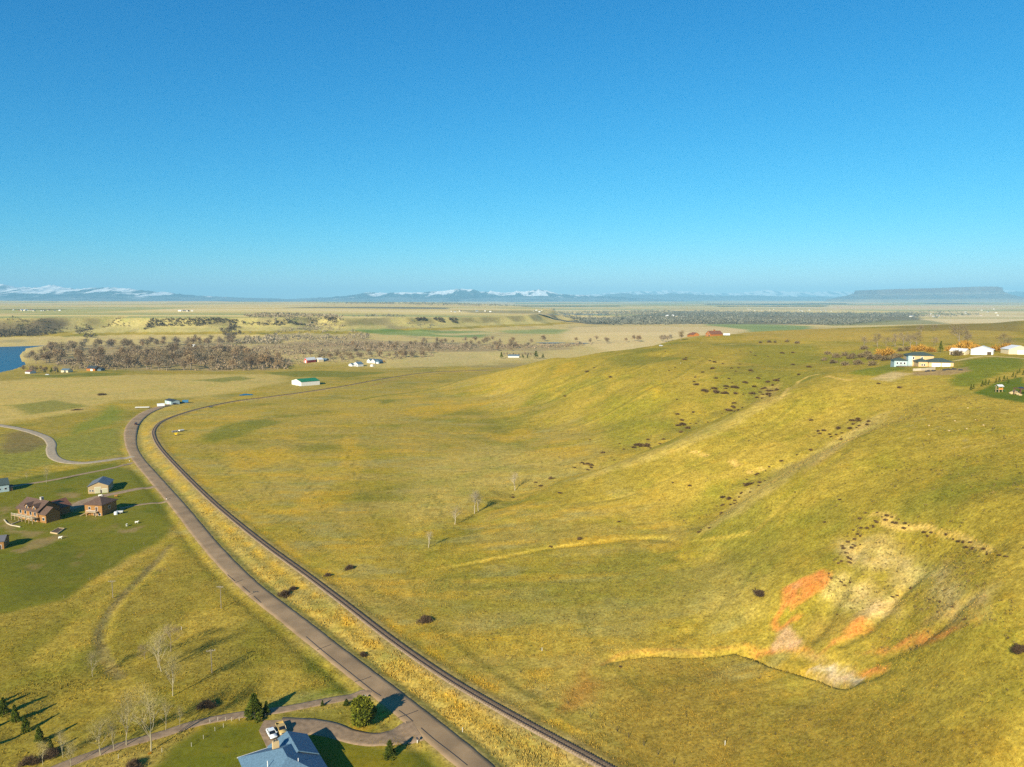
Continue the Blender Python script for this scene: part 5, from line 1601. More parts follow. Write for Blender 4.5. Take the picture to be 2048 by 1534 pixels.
def greenhouse(e, x0, x1, x2, x3, zb, zt, w, body):
    "cabin: windscreen foot x3, roof x1..x2, rear foot x0"
    wt = w * 0.80
    r = MB().add([(x1, -wt, zt), (x2, -wt, zt), (x2, wt, zt), (x1, wt, zt), (x1 + 0.04, -wt, zt - 0.07), (x2 - 0.02, -wt, zt - 0.07), (x2 - 0.02, wt, zt - 0.07), (x1 + 0.04, wt, zt - 0.07)],
                 [(0, 1, 2, 3), (7, 6, 5, 4), (0, 4, 5, 1), (1, 5, 6, 2), (2, 6, 7, 3), (3, 7, 4, 0)])
    # pillars
    for xa, xb in ((x3, x2), (x0, x1), ((x0 + x3) / 2 - 0.1, (x1 + x2) / 2 - 0.1)):
        for s in (-1, 1):
            r.tube((xa, s * w * 0.93, zb), (xb, s * wt, zt - 0.03), 0.05, 0.045, 4)
    r.build('cabin_frame', body, e)
    zq = zt - 0.06
    i = 0.97
    MB().add([(x3 - 0.03, -w * 0.88, zb), (x3 - 0.03, w * 0.88, zb), (x2 - 0.03, wt * 0.94, zq), (x2 - 0.03, -wt * 0.94, zq)], [(0, 1, 2, 3)]).build('windscreen', CARGLASS, e)
    MB().add([(x0 + 0.03, -w * 0.88, zb), (x0 + 0.03, w * 0.88, zb), (x1 + 0.03, wt * 0.94, zq), (x1 + 0.03, -wt * 0.94, zq)], [(3, 2, 1, 0)]).build('rear_window', CARGLASS, e)
    for s in (-1, 1):
        MB().add([(x0 + 0.05, s * w * 0.90, zb), (x3 - 0.05, s * w * 0.90, zb), (x2 - 0.05, s * wt * 0.97, zq), (x1 + 0.05, s * wt * 0.97, zq)], [(0, 1, 2, 3)]).build('side_window', CARGLASS, e)

def car(label, p, heading, body, L=4.5, w=0.9, suv=False, group=None):
    e = empty('parked_car', p, heading, label, 'car', group)
    h = 0.95 if not suv else 1.08
    f, r = L / 2, -L / 2
    loft([(r, ring(w * 0.86, 0.42, h - 0.08)), (r + 0.15, ring(w * 0.97, 0.30, h)), (r + 0.9, ring(w, 0.24, h + 0.02)), (0.3, ring(w, 0.24, h + 0.01)), (f - 1.2, ring(w, 0.24, h - 0.02)), (f - 0.25, ring(w * 0.95, 0.28, h - 0.16)), (f, ring(w * 0.82, 0.40, h - 0.26))]).build('body', body, e, True)
    zt = 1.45 if not suv else 1.72
    greenhouse(e, r + (0.55 if not suv else 0.12), r + (1.25 if not suv else 0.45), 0.35, f - 1.15, h - 0.01, zt, w, body)
    wheels(e, (f - 0.85, r + 0.8), w - 0.08, 0.33 if not suv else 0.37)
    lamps(e, f - 0.02, r + 0.01, w * 0.60, 0.60)
    MB().box(f - 0.1, f + 0.05, -w * 0.8, w * 0.8, 0.30, 0.48).build('bumper', BUMPER, e)
    for s in (-1, 1):
        MB().box(f - 1.5, f - 1.3, s * (w + 0.02), s * (w + 0.22), h - 0.02, h + 0.14).build('mirror', body, e)
    return e

def pickup(label, p, heading, body, L=5.6, w=0.98, load=None):
    e = empty('pickup_truck', p, heading, label, 'pickup')
    f, r = L / 2, -L / 2
    h = 1.10
    loft([(-0.45, ring(w, 0.42, h)), (0.6, ring(w, 0.42, h)), (f - 1.3, ring(w, 0.42, h + 0.02)), (f - 0.2, ring(w * 0.97, 0.44, h - 0.04)), (f, ring(w * 0.88, 0.50, h - 0.14))]).build('body', body, e, True)
    b = MB().box(r, -0.47, -w, w, 0.50, 0.62).box(r, -0.47, -w, -w + 0.09, 0.62, 1.14).box(r, -0.47, w - 0.09, w, 0.62, 1.14).box(r, r + 0.08, -w + 0.1, w - 0.1, 0.62, 1.12).box(-0.56, -0.48, -w + 0.1, w - 0.1, 0.62, 1.12)
    b.build('cargo_bed', body, e)
    greenhouse(e, -0.42, -0.30, 0.95, 1.50, h - 0.01, 1.82, w, body)
    wheels(e, (f - 0.95, r + 1.05), w - 0.06, 0.39)
    lamps(e, f - 0.03, r + 0.0, w * 0.72, 0.74)
    MB().box(f - 0.05, f + 0.10, -w, w, 0.42, 0.60).build('bumper', RIM, e)
    MB().box(f - 0.03, f + 0.035, -w * 0.5, w * 0.5, 0.70, 0.95).build('grille', BUMPER, e)
    if load:
        MB().box(r + 0.2, -0.7, -w + 0.2, w - 0.2, 0.63, 0.95).build('load', load, e)
    return e

WHITEPAINT, TANPAINT, DARKPAINT, SILVER = paint_mat('white_paint', (0.75, 0.78, 0.78)), paint_mat('tan_paint', (0.46, 0.33, 0.12)), paint_mat('dark_paint', (0.035, 0.03, 0.035)), paint_mat('silver_paint', (0.62, 0.64, 0.66))
def heading(p0, p1):
    a, b = at(*p0), at(*p1)
    return math.atan2(b.y - a.y, b.x - a.x)
def lifted(u, v, dz):
    p = at(u, v)
    return Vector((p.x, p.y, p.z + dz))
car('white saloon car parked on the gravel pad by the blue roof', lifted(543.5, 1472, 0.21), heading((538, 1462), (549, 1481)), WHITEPAINT, 4.6, 0.92)
pickup('tan pickup truck parked beside the white saloon car', lifted(563, 1463, 0.21), heading((558, 1452), (567, 1472)), TANPAINT, 5.4, 0.97)
pickup('dark pickup driving along the bend of the road', lifted(272, 849.5, 0.20), heading((266, 860), (279, 838)), DARKPAINT)
car('silver car parked in the grass below the hilltop house', lifted(1322, 692.5, 0.05), 0.1, SILVER, 4.7, 0.95, True)
car('white car parked in front of the brown cottage by the river', lifted(95, 750, 0.05), 0.3, WHITEPAINT, 5.0, 1.0, True)
car('dark car beside the pale blue shed at the road end', lifted(350, 809, 0.05), 0.5, DARKPAINT, 4.7, 0.95, True)

def box_trailer(name, label, p, rz, L, W, H, body, cat='trailer'):
    e = empty(name, p, rz, label, cat)
    MB().box(-L / 2, L / 2, -W / 2, W / 2, 0.75, 0.75 + H).build('body', body, e)
    MB().box(-L / 2 + 0.02, L / 2 - 0.02, -W / 2 + 0.03, W / 2 - 0.03, 0.55, 0.75).build('chassis', BUMPER, e)
    wheels(e, (-0.5, 0.5), W / 2 - 0.05, 0.38)
    MB().tube((L / 2, 0, 0.62), (L / 2 + 1.3, 0, 0.55), 0.06, 0.06, 6).build('drawbar', BUMPER, e)
    MB().box(-L / 2 - 0.04, -L / 2, -W / 2 + 0.1, W / 2 - 0.1, 0.85, 0.65 + H).build('rear_door', FASCIA, e)
    return e
box_trailer('box_trailer', 'white box trailer beside the road near the pale blue shed', lifted(322, 813.5, 0.02), 0.5, 7.0, 2.6, 2.7, paint_mat('trailer_white', (0.80, 0.80, 0.78)))
box_trailer('box_trailer', 'long white trailer by the hilltop barn', lifted(1453, 671.4, 0.02), 0.0, 9.0, 2.6, 2.5, MATS['trailer_white'])
box_trailer('box_trailer', 'blue container trailer at the far end of the blue shed', lifted(371, 806, 0.02), 0.3, 6.0, 2.5, 2.4, paint_mat('trailer_blue', (0.04, 0.16, 0.30)))
# long flat trailer loaded with pipes
def flat_trailer(label, u, v, rz, L):
    e = empty('flatbed_trailer', lifted(u, v, 0.02), rz, label, 'trailer')
    MB().box(-L / 2, L / 2, -1.25, 1.25, 0.8, 1.0).build('bed', GREYW, e)
    wheels(e, (-L / 2 + 1.0, -L / 2 + 2.1, L / 2 - 2.0), 1.1, 0.42)
    for k in range(5):
        MB().tube((-L / 2 + 0.3, -0.9 + 0.45 * k, 1.22), (L / 2 - 0.3, -0.9 + 0.45 * k, 1.22), 0.21, 0.21, 8).build('pipe', WHITEW, e)
flat_trailer('long flatbed with pale pipes in the grass beside the road end', 285, 816.5, 0.12, 14.0)

# stored gear inside the railway bend
def pallets(u, v):
    e = empty('pallet_stack', lifted(u, v, 0.0), 0.6, 'stack of grey pallets inside the railway bend', 'pallets')
    for k in range(7):
        m = MB()
        z = 0.16 * k
        for j in range(6):
            m.box(-2.4, 2.4, -1.6 + 0.56 * j, -1.6 + 0.56 * j + 0.38, z + 0.10, z + 0.14)
        for j in (-2.3, -0.1, 2.1):
            m.box(j, j + 0.2, -1.6, 1.6, z, z + 0.1)
        m.build('pallet', mat('weathered_timber', (0.30, 0.28, 0.25), 0.9, 0.15, 3.0), e)
pallets(350, 864)
def hopper(u, v):
    e = empty('yellow_hopper', lifted(u, v, 0), 0.4, 'bright yellow hopper machine beside the grey pallets', 'machine')
    y = paint_mat('yellow_paint', (0.85, 0.58, 0.01))
    MB().add([(-1.3, -0.9, 2.3), (1.3, -0.9, 2.3), (1.3, 0.9, 2.3), (-1.3, 0.9, 2.3), (-0.5, -0.4, 0.8), (0.5, -0.4, 0.8), (0.5, 0.4, 0.8), (-0.5, 0.4, 0.8)], [(0, 1, 2, 3), (7, 6, 5, 4), (0, 4, 5, 1), (1, 5, 6, 2), (2, 6, 7, 3), (3, 7, 4, 0)]).build('bin', y, e)
    MB().box(-1.3, 1.3, -0.7, 0.7, 0.55, 0.78).build('frame', y, e)
    wheels(e, (-0.8, 0.8), 0.75, 0.4)
hopper(352, 871)
box_trailer('utility_trailer', 'pale utility trailer parked by the yellow hopper', lifted(363, 863, 0.02), 1.0, 4.2, 2.0, 0.9, WHITEW)
box_trailer('utility_trailer', 'small white utility trailer beside the orange cabin', lifted(239, 1027, 0.02), 0.3, 3.4, 1.8, 0.6, GREYW)

# ------------------------------------------------------------------ poles, fences, mailboxes, yard things
POLEW = mat('pole_timber', (0.24, 0.20, 0.15), 0.9, 0.15, 2.0)
def pole_height(base, vtop):
    p = at(*base)
    r = ray(base[0], vtop)
    return CAM_H + r[2] / r[1] * p.y - p.z, p
def power_pole(label, base, vtop, rz=0.3):
    h, p = pole_height(base, vtop)
    e = empty('power_pole', p, rz, label, 'power pole', 'power poles beside the road')
    MB().tube((0, 0, -0.5), (0, 0, h), 0.14, 0.09, 8).build('post', POLEW, e)
    a = MB().box(-1.25, 1.25, -0.20, -0.10, h - 0.55, h - 0.40).build('crossarm', POLEW, e)
    for x in (-1.1, -0.4, 0.4, 1.1):
        MB().tube((x, -0.15, h - 0.40), (x, -0.15, h - 0.18), 0.06, 0.04, 6).build('insulator', GREYW, a)
    for s in (-1, 1):
        MB().tube((s * 0.75, -0.13, h - 0.55), (0, -0.13, h - 1.15), 0.025, 0.025, 4).build('brace', POLEW, e)
power_pole('weathered power pole in the rough grass nearest the blue roofed house', (424, 1346), 1298)
power_pole('power pole with a pale crossarm and shadow crossing the road', (442.5, 1217), 1171, -0.1)
power_pole('thin power pole standing near the dirt track', (226, 1196), 1160, 0.2)

def fence(label, px, ph=1.2, rad=0.07, material=POLEW, wires=3, only=None):
    pts = [at(*q) for q in px]
    e = empty('wire_fence', pts[0], 0, label, 'fence')
    o = Vector(pts[0])
    for p in pts:
        q = p - o
        MB().tube((q.x, q.y, q.z - 0.2), (q.x, q.y, q.z + ph), rad, rad * 0.9, 6).build('post', material, e)
    for k in range(wires):
        m = MB()
        for a, b in zip(pts[:-1], pts[1:]):
            z = 0.3 + 0.35 * k
            m.tube((a - o) + Vector((0, 0, z)), (b - o) + Vector((0, 0, z)), 0.012, 0.012, 3)
        m.build('wire', RUST, e)
def between_px(a, b, n):
    return [(a[0] + (b[0] - a[0]) * t / n, a[1] + (b[1] - a[1]) * t / n) for t in range(n + 1)]
DARKPOST = mat('dark_post', (0.06, 0.05, 0.04), 0.9, 0.2, 3.0)
fence('dark post and wire fence along the foot of the hill', [(1040, 1345), (1070.5, 1366), (1093.4, 1381), (1136, 1408), (1181, 1435), (1234, 1463), (1257, 1475), (1287.5, 1492), (1316, 1510), (1347.6, 1528)], 1.4, 0.075, DARKPOST)
fence('short pale post fence along the lawn by the gravel lane', [(420, 1446), (436, 1442), (451.3, 1442), (463.3, 1442), (478.6, 1441), (494, 1440), (510, 1440), (531, 1434)], 1.1, 0.065, mat('pale_post', (0.45, 0.42, 0.33), 0.9, 0.1, 2.0), 2)
fence('pale post fence crossing the lawn edge below the poplars', [(237, 1517), (324, 1504), (383, 1493), (407, 1478), (430, 1462), (447, 1455)], 1.1, 0.065, MATS['pale_post'], 2)
fence('fence along the bottom of the green paddock', [(358, 1050), (340, 1062), (312, 1076), (288, 1090), (268, 1100), (250, 1110), (220, 1130), (180, 1160), (128, 1196)], 1.2, 0.07, POLEW)

def mailbox(label, u, v, rz=0.6, cl=None):
    e = empty('mailbox', at(u, v), rz, label, 'mailbox', 'roadside mailboxes')
    MB().box(-0.09, 0.09, -0.09, 0.09, -0.3, 1.05).build('post', FASCIA, e)
    pr = [(-0.19, 1.05), (0.19, 1.05), (0.19, 1.25)] + [(0.19 * math.cos(t), 1.25 + 0.19 * math.sin(t)) for t in np.linspace(0.3, math.pi - 0.3, 6)] + [(-0.19, 1.25)]
    b = MB().prism(pr, 'y', -0.35, 0.35).build('box', cl or BUMPER, e)
    MB().box(0.191, 0.21, -0.1, -0.06, 1.15, 1.45).build('flag', LAMPR, b)
mailbox('black mailbox on a white post beside the drive mouth', 834.8, 1486)
mailbox('pale mailbox by the big round pine at the lane corner', 731, 1400, 0.6, GREYW)
mailbox('dark mailbox at the side road junction', 259, 922.5, 0.2)
mailbox('dark mailbox at the end of the cabin driveway', 333, 999.5, 0.2)

def marker(label, u, v, h=1.2):
    e = MB().tube((0, 0, -0.2), (0, 0, h * 0.86), 0.07, 0.07, 6).tube((0, 0, h * 0.86), (0, 0, h), 0.075, 0.03, 6).build('marker_post', FASCIA)
    e.location = at(u, v)
    tag(e, label, 'post', 'white marker posts')
marker('white marker post on the bare knoll in front of the bowl', 1450, 1491, 1.3)
marker('white marker post near the grey creek mouth above the fence', 1084, 1302, 1.2)
marker('white marker post on the crest below the hilltop barn', 1402, 687, 1.8)
marker('white marker post halfway down the far spur', 1361, 728, 1.8)
marker('white marker post among the yellow grass between road and rails', 925, 1464, 1.3)
marker('white marker post beside the dirt track bend', 363, 1260, 1.2)

# low white walls by the log house
def low_wall(label, px, h=0.45, t=0.35):
    pts = [at(*q) for q in px]
    o = pts[0]
    m = MB()
    for a, b in zip(pts[:-1], pts[1:]):
        d = (b - a).normalized()
        n = Vector((-d.y, d.x, 0)) * t / 2
        p = [a - o - n, b - o - n, b - o + n, a - o + n]
        m.add([(q.x, q.y, q.z - 0.5) for q in p] + [(q.x, q.y, q.z + h) for q in p], [(0, 3, 2, 1), (4, 5, 6, 7), (0, 1, 5, 4), (1, 2, 6, 5), (2, 3, 7, 6), (3, 0, 4, 7)])
    w = m.build('retaining_wall', mat('pale_wall', (0.50, 0.42, 0.30), 0.9, 0.12, 1.0))
    w.location = o
    tag(w, label, 'wall')
low_wall('low pale retaining wall curving round the log house lawn', [(8.2, 1040), (14, 1047), (22, 1051), (41, 1054.5)])
low_wall('short pale garden wall running up to the log house terrace', [(23, 1049.3), (34, 1045), (45.6, 1041)])
def garden_bed():
    q = [at(*p) for p in [(101, 1066), (115, 1068.5), (129, 1058.5), (117, 1057.5)]]
    o = q[0]
    e = empty('garden_bed', o, 0, 'timber framed raised garden bed on the green', 'garden bed')
    for a, b in zip(q, q[1:] + q[:1]):
        d = (b - a).normalized()
        n = Vector((-d.y, d.x, 0)) * 0.15
        p = [a - o - n, b - o - n, b - o + n, a - o + n]
        MB().add([(k.x, k.y, k.z - 0.3) for k in p] + [(k.x, k.y, k.z + 0.6) for k in p], [(0, 3, 2, 1), (4, 5, 6, 7), (0, 1, 5, 4), (1, 2, 6, 5), (2, 3, 7, 6), (3, 0, 4, 7)]).build('board', DECKW, e)
    MB().add([(k - o).to_tuple()[:2] + ((k - o).z + 0.4,) for k in q], [(0, 1, 2, 3)]).build('soil', mat('soil', (0.10, 0.065, 0.04), 0.95, 0.2, 3.0), e)
garden_bed()
def tank(label, u, v):
    e = empty('water_tank', at(u, v), 0.4, label, 'tank')
    MB().tube((0, 0, 0.1), (0, 0, 1.3), 0.95, 0.95, 18).tube((0, 0, 1.3), (0, 0, 1.65), 0.95, 0.45, 18).build('body', WHITEPAINT, e, False)
    MB().tube((0, 0, 1.65), (0, 0, 1.78), 0.28, 0.28, 12).build('lid', BUMPER, e)
    MB().box(-0.8, 0.8, -0.8, 0.8, -0.1, 0.1).build('base', CONCRETE, e)
tank('round white water tank in front of the orange cabin', 232, 1029)

# playground and pergola on the hill lawn
ORANGE = mat('orange_boards', (0.62, 0.22, 0.03), 0.8, 0.1, 2.0)
def play_tower():
    e = empty('play_tower', at(1998, 784), 0.15, 'wooden play tower with an orange deck and grey canopy on the lawn', 'playground')
    for x in (-1, 1):
        for y in (-1, 1):
            MB().box(x * 1.0 - 0.1, x * 1.0 + 0.1, y * 0.9 - 0.1, y * 0.9 + 0.1, -0.2, 3.0).build('leg', DECKW, e)
    MB().box(-1.25, 1.25, -1.1, 1.1, 1.25, 1.4).build('platform', DECKW, e)
    MB().box(-1.2, 1.2, -1.08, -1.0, 1.4, 2.15).build('rail_board', ORANGE, e)
    gable_roof(2.8, 2.4, 2.9, 0.8, 'x', 0.2, 0.08).build('roof', GREYW, e)
    MB().slab([(1.25, -0.4, 1.4), (1.25, 0.4, 1.4), (3.6, 0.4, 0.15), (3.6, -0.4, 0.15)], 0.06).build('slide', mat('green_plastic', (0.02, 0.25, 0.14), 0.4), e)
    for s in (-1, 1):
        MB().tube((-1.0, -1.0, 1.3), (-1.4, -1.9 , 0.0), 0.06, 0.06, 5).build('ladder_rail', DECKW, e) if s < 0 else None
play_tower()
def pergola():
    e = empty('pergola', at(2046, 789), 0.1, 'brown pergola with slatted roof cut by the picture edge', 'pergola')
    d = MATS['dark_deck']
    for x in (-3, 0, 3):
        for y in (-2, 2):
            MB().box(x - 0.14, x + 0.14, y - 0.14, y + 0.14, -0.3, 2.7).build('post', d, e)
    for y in (-2, 2):
        MB().box(-3.5, 3.5, y - 0.1, y + 0.1, 2.7, 2.95).build('beam', d, e)
    for k in range(11):
        MB().box(-3.4 + 0.66 * k, -3.25 + 0.66 * k, -2.6, 2.6, 2.952, 3.12).build('slat', d, e)
    hip_roof(2.0, 2.0, 3.13, 0.7, 0.1, 0.06, -1.0, 0).build('cap', mat('navy_cap', (0.03, 0.05, 0.08), 0.6), e)
pergola()
ROCKT = mat('tan_rock', (0.48, 0.36, 0.18), 0.9, 0.25, 1.5, bump=0.5, bscale=3)
ROCKB = mat('black_rock', (0.045, 0.045, 0.05), 0.85, 0.3, 2.0, bump=0.5, bscale=3)
def rock(label, u, v, r, mt, seed, group, sz=0.7):
    o = MB().blob((0, 0, r * 0.35), r, seed, 2, 0.16, sz).build('boulder', mt)
    o.location = at(u, v)
    tag(o, label, 'boulder', group)
for k, (u, v, r) in enumerate([(2024, 788, 1.3), (2030, 787, 1.6), (2036, 790, 1.1), (2040, 791, 0.9)]):
    rock('tan boulder in the rock pile beside the pergola', u, v, r, ROCKT, k, 'tan rock pile by the pergola')
for k, (u, v) in enumerate([(1888, 741), (1892, 740), (1896, 739.5), (1901, 740), (1906, 739), (1911, 739), (1852, 743.5), (1857, 743), (1866, 742.5), (1870, 742), (1919, 740.5), (1923, 740.5)]):
    rock('black landscaping boulder below the tan house drive', u, v, rnd.uniform(0.6, 1.0), ROCKB, 20 + k, 'black boulders below the tan house')
for k in range(8):
    rock('pale stone lying in the dry grass of the upper slope', rnd.uniform(1850, 2045), rnd.uniform(815, 880), rnd.uniform(0.25, 0.45), ROCKT, 40 + k, 'pale stones on the upper slope')
low_wall('low tan timber retaining wall below the tan house deck', [(1826, 742), (1842, 741.5), (1856, 740.5), (1870, 739)], 1.6, 0.5)

# ------------------------------------------------------------------ goats
def goat(label, u, v, rz, coat, s=1.0):
    e = empty('goat', at(u, v), rz, label, 'goat', 'goats grazing on the green')
    sk = bpy.data.meshes.new('body')
    V = [(-0.55, 0, 0.78), (-0.25, 0, 0.76), (0.15, 0, 0.76), (0.45, 0, 0.82), (0.68, 0, 1.02), (0.82, 0, 1.14), (1.02, 0, 1.05),      # spine to muzzle
         (-0.48, 0.16, 0.48), (-0.55, 0.17, 0.28), (-0.50, 0.17, 0.02), (-0.48, -0.16, 0.48), (-0.55, -0.17, 0.28), (-0.50, -0.17, 0.02),
         (0.40, 0.15, 0.48), (0.42, 0.15, 0.26), (0.42, 0.15, 0.02), (0.40, -0.15, 0.48), (0.42, -0.15, 0.26), (0.42, -0.15, 0.02),
         (-0.70, 0, 0.86), (0.80, 0.13, 1.18), (0.80, -0.13, 1.18)]
    E = [(0, 1), (1, 2), (2, 3), (3, 4), (4, 5), (5, 6), (0, 7), (7, 8), (8, 9), (0, 10), (10, 11), (11, 12), (3, 13), (13, 14), (14, 15), (3, 16), (16, 17), (17, 18), (0, 19), (5, 20), (5, 21)]
    R = [0.22, 0.27, 0.27, 0.23, 0.13, 0.12, 0.065, 0.10, 0.055, 0.05, 0.10, 0.055, 0.05, 0.09, 0.055, 0.05, 0.09, 0.055, 0.05, 0.04, 0.035, 0.035]
    sk.from_pydata([(x * s, y * s, z * s) for x, y, z in V], E, [])
    o = bpy.data.objects.new('body', sk)
    COL.objects.link(o)
    o.parent = e
    o.modifiers.new('skin', 'SKIN')
    for i, r in enumerate(R):
        sk.skin_vertices[0].data[i].radius = (r * s, r * s)
    sk.skin_vertices[0].data[1].use_root = True
    o.modifiers.new('sub', 'SUBSURF').levels = 1
    o.modifiers['sub'].render_levels = 1
    sk.materials.append(coat)
    for k in (-1, 1):
        MB().tube((0.80 * s, 0.05 * k * s, 1.24 * s), (0.68 * s, 0.09 * k * s, 1.45 * s), 0.03 * s, 0.012 * s, 5).build('horn', BUMPER, e)
GOATW, GOATB = mat('white_coat', (0.80, 0.77, 0.68), 0.95), mat('brown_coat', (0.34, 0.16, 0.05), 0.95)
goat('white goat near the raised garden bed', 120.6, 1078, 0.2, GOATW, 1.15)
goat('white goat on the green, head turned to the camera', 253.5, 1052.5, -1.3, GOATW, 1.15)
goat('white goat on the green closest to the road', 273.5, 1047, 0.3, GOATW, 1.15)
goat('white goat beside the workshop drive behind the cabin', 200, 993.5, 0.2, GOATW, 1.2)
goat('brown goat grazing between cabin and workshop drive', 232, 994.5, 0.1, GOATB, 1.3)
# ------------------------------------------------------------------ vegetation
LEAF = attr_mat('foliage', 'Leaf', 0.9, 0.22)
BARK = attr_mat('bark', 'Leaf', 0.9, 0.15)

class Cloud:
    "triangles with colours, gathered in arrays"
    def __init__(self):
        self.V, self.F, self.C = [], [], []
        self.n = 0
    def tris(self, P, cols):
        "P (k,3,3), cols (k,3)"
        k = len(P)
        self.V.append(P.reshape(-1, 3))
        self.F.append(np.arange(self.n, self.n + 3 * k).reshape(-1, 3))
        self.C.append(np.repeat(cols, 3, axis=0))
        self.n += 3 * k
    def tube(self, p0, p1, r0, r1, col, sides=5):
        p0, p1 = np.array(p0, float), np.array(p1, float)
        d = p1 - p0
        d = d / (np.linalg.norm(d) + 1e-9)
        a = np.cross(d, (0, 0, 1.0) if abs(d[2]) < 0.9 else (1.0, 0, 0))
        a /= np.linalg.norm(a)
        b = np.cross(d, a)
        t = np.linspace(0, 2 * math.pi, sides, endpoint=False)
        c0 = p0 + r0 * (np.cos(t)[:, None] * a + np.sin(t)[:, None] * b)
        c1 = p1 + r1 * (np.cos(t)[:, None] * a + np.sin(t)[:, None] * b)
        j = (np.arange(sides) + 1) % sides
        P = np.concatenate([np.stack([c0, c0[j], c1[j]], 1), np.stack([c0, c1[j], c1], 1)])
        self.tris(P, np.tile(np.array(col, float), (2 * sides, 1)))
    def mesh(self, name):
        me = np_mesh(name, np.concatenate(self.V), np.concatenate(self.F))
        set_color(me, 'Leaf', np.concatenate(self.C))
        return me

def sprays(cl, rng, centres, radii, n, size, wr, ca, cb, up=0.35, jit=0.25, flat_=1.0):
    "n slim triangles spread over clumps (centres, radii), pointing outwards and up"
    k = rng.integers(0, len(centres), n)
    q = rng.normal(size=(n, 3))
    q /= np.linalg.norm(q, axis=1)[:, None]
    rad = rng.uniform(0.35, 1.0, n) ** 0.6
    base = centres[k] + q * (radii[k] * rad)[:, None] * np.array((1, 1, flat_))
    d = q + rng.normal(scale=0.5, size=(n, 3)) + np.array((0, 0, up))
    d /= np.linalg.norm(d, axis=1)[:, None]
    s = np.cross(d, rng.normal(size=(n, 3)))
    s /= np.linalg.norm(s, axis=1)[:, None] + 1e-9
    ln = size * rng.uniform(0.6, 1.5, n)
    P = np.stack([base - s * (ln * wr)[:, None], base + s * (ln * wr)[:, None], base + d * ln[:, None]], 1)
    mixf = rng.uniform(0, 1, len(centres))[k][:, None] * 0.7 + rng.uniform(0, 0.3, (n, 1))
    col = (np.array(ca) * (1 - mixf) + np.array(cb) * mixf) * rng.uniform(1 - jit, 1 + jit, (n, 1))
    cl.tris(P, col)

def branch(cl, rng, p, d, ln, r, depth, col, spread=0.55, upb=0.25, tips=None, sides=5):
    n = 3
    pts = [np.array(p, float)]
    dd = np.array(d, float)
    for i in range(n):
        dd = dd + rng.normal(scale=0.10, size=3) + np.array((0, 0, upb * 0.12))
        dd /= np.linalg.norm(dd)
        pts.append(pts[-1] + dd * ln / n)
    for i in range(n):
        cl.tube(pts[i], pts[i + 1], r * (1 - 0.25 * i / n * 1.2), r * (1 - 0.25 * (i + 1) / n * 1.2), col, sides)
    if depth == 0:
        if tips is not None:
            tips.append(pts[-1])
        return
    for k in range(rng.integers(3, 5)):
        t = rng.uniform(0.45, 1.0)
        i = min(int(t * n), n - 1)
        b = pts[i] + (pts[i + 1] - pts[i]) * (t * n - i)
        o = rng.normal(size=3)
        o -= dd * np.dot(o, dd)
        o /= np.linalg.norm(o)
        nd = dd * (1 - spread * 0.5) + o * spread + np.array((0, 0, upb))
        nd /= np.linalg.norm(nd)
        branch(cl, rng, b, nd, ln * rng.uniform(0.5, 0.72), r * 0.55, depth - 1, col, spread, upb, tips, max(3, sides - 1))

def bare_tree(seed, h, spread, upb, bark, twig_a, twig_b, trunk_frac=0.3, twigs=900, tw=0.9, wr=0.022, r0=0.02, nb=7):
    "trunk mesh with limbs, and a crown mesh of fine twigs; unit: metres"
    rng = np.random.default_rng(seed)
    tr, cr = Cloud(), Cloud()
    pts = [np.zeros(3)]
    for i in range(5):
        pts.append(pts[-1] + np.array((rng.normal(scale=0.012) * h, rng.normal(scale=0.012) * h, h * 0.175)))
    pts[0][2] = -0.4
    for i in range(5):
        tr.tube(pts[i], pts[i + 1], h * r0 * (1 - 0.16 * i), h * r0 * (1 - 0.16 * (i + 1)), bark, 6)
    tips = []
    for k in range(nb):
        t = trunk_frac + (0.98 - trunk_frac) * (k + rng.uniform(0, 1)) / nb
        i = min(int(t * 5), 4)
        b = pts[i] + (pts[i + 1] - pts[i]) * (t * 5 - i)
        a = rng.uniform(0, 2 * math.pi) + k * 2.4
        d = np.array((math.cos(a) * spread, math.sin(a) * spread, upb + 0.35))
        d /= np.linalg.norm(d)
        branch(tr, rng, b, d, h * (0.42 - 0.20 * t), h * r0 * 0.5 * (1.1 - 0.6 * t), 1, bark, 0.6, upb * 0.6, tips, 4)
    tips.append(pts[-1])
    tips = np.array(tips)
    sprays(cr, rng, tips, np.full(len(tips), h * 0.085), twigs, h * 0.075 * tw, wr / tw, twig_a, twig_b, up=upb)
    return tr.mesh('trunk'), cr.mesh('crown')

def scaled_tree(name, label, cat, meshes, u, v, vtop=None, h0=1.0, h=None, rz=0.0, wide=1.0, group=None, sink=0.0):
    p = at(u, v)
    if h is None:
        hh, p = pole_height((u, v), vtop)
        h = hh
    s = h / h0
    e = empty(name, (p.x, p.y, p.z - sink), rz, label, cat, group)
    e.scale = (s * wide, s * wide, s)
    t = link('trunk', meshes[0], e); c = link('crown', meshes[1], e)
    for me, mm in ((meshes[0], BARK), (meshes[1], LEAF)):
        if not me.materials:
            me.materials.append(mm)
    return e

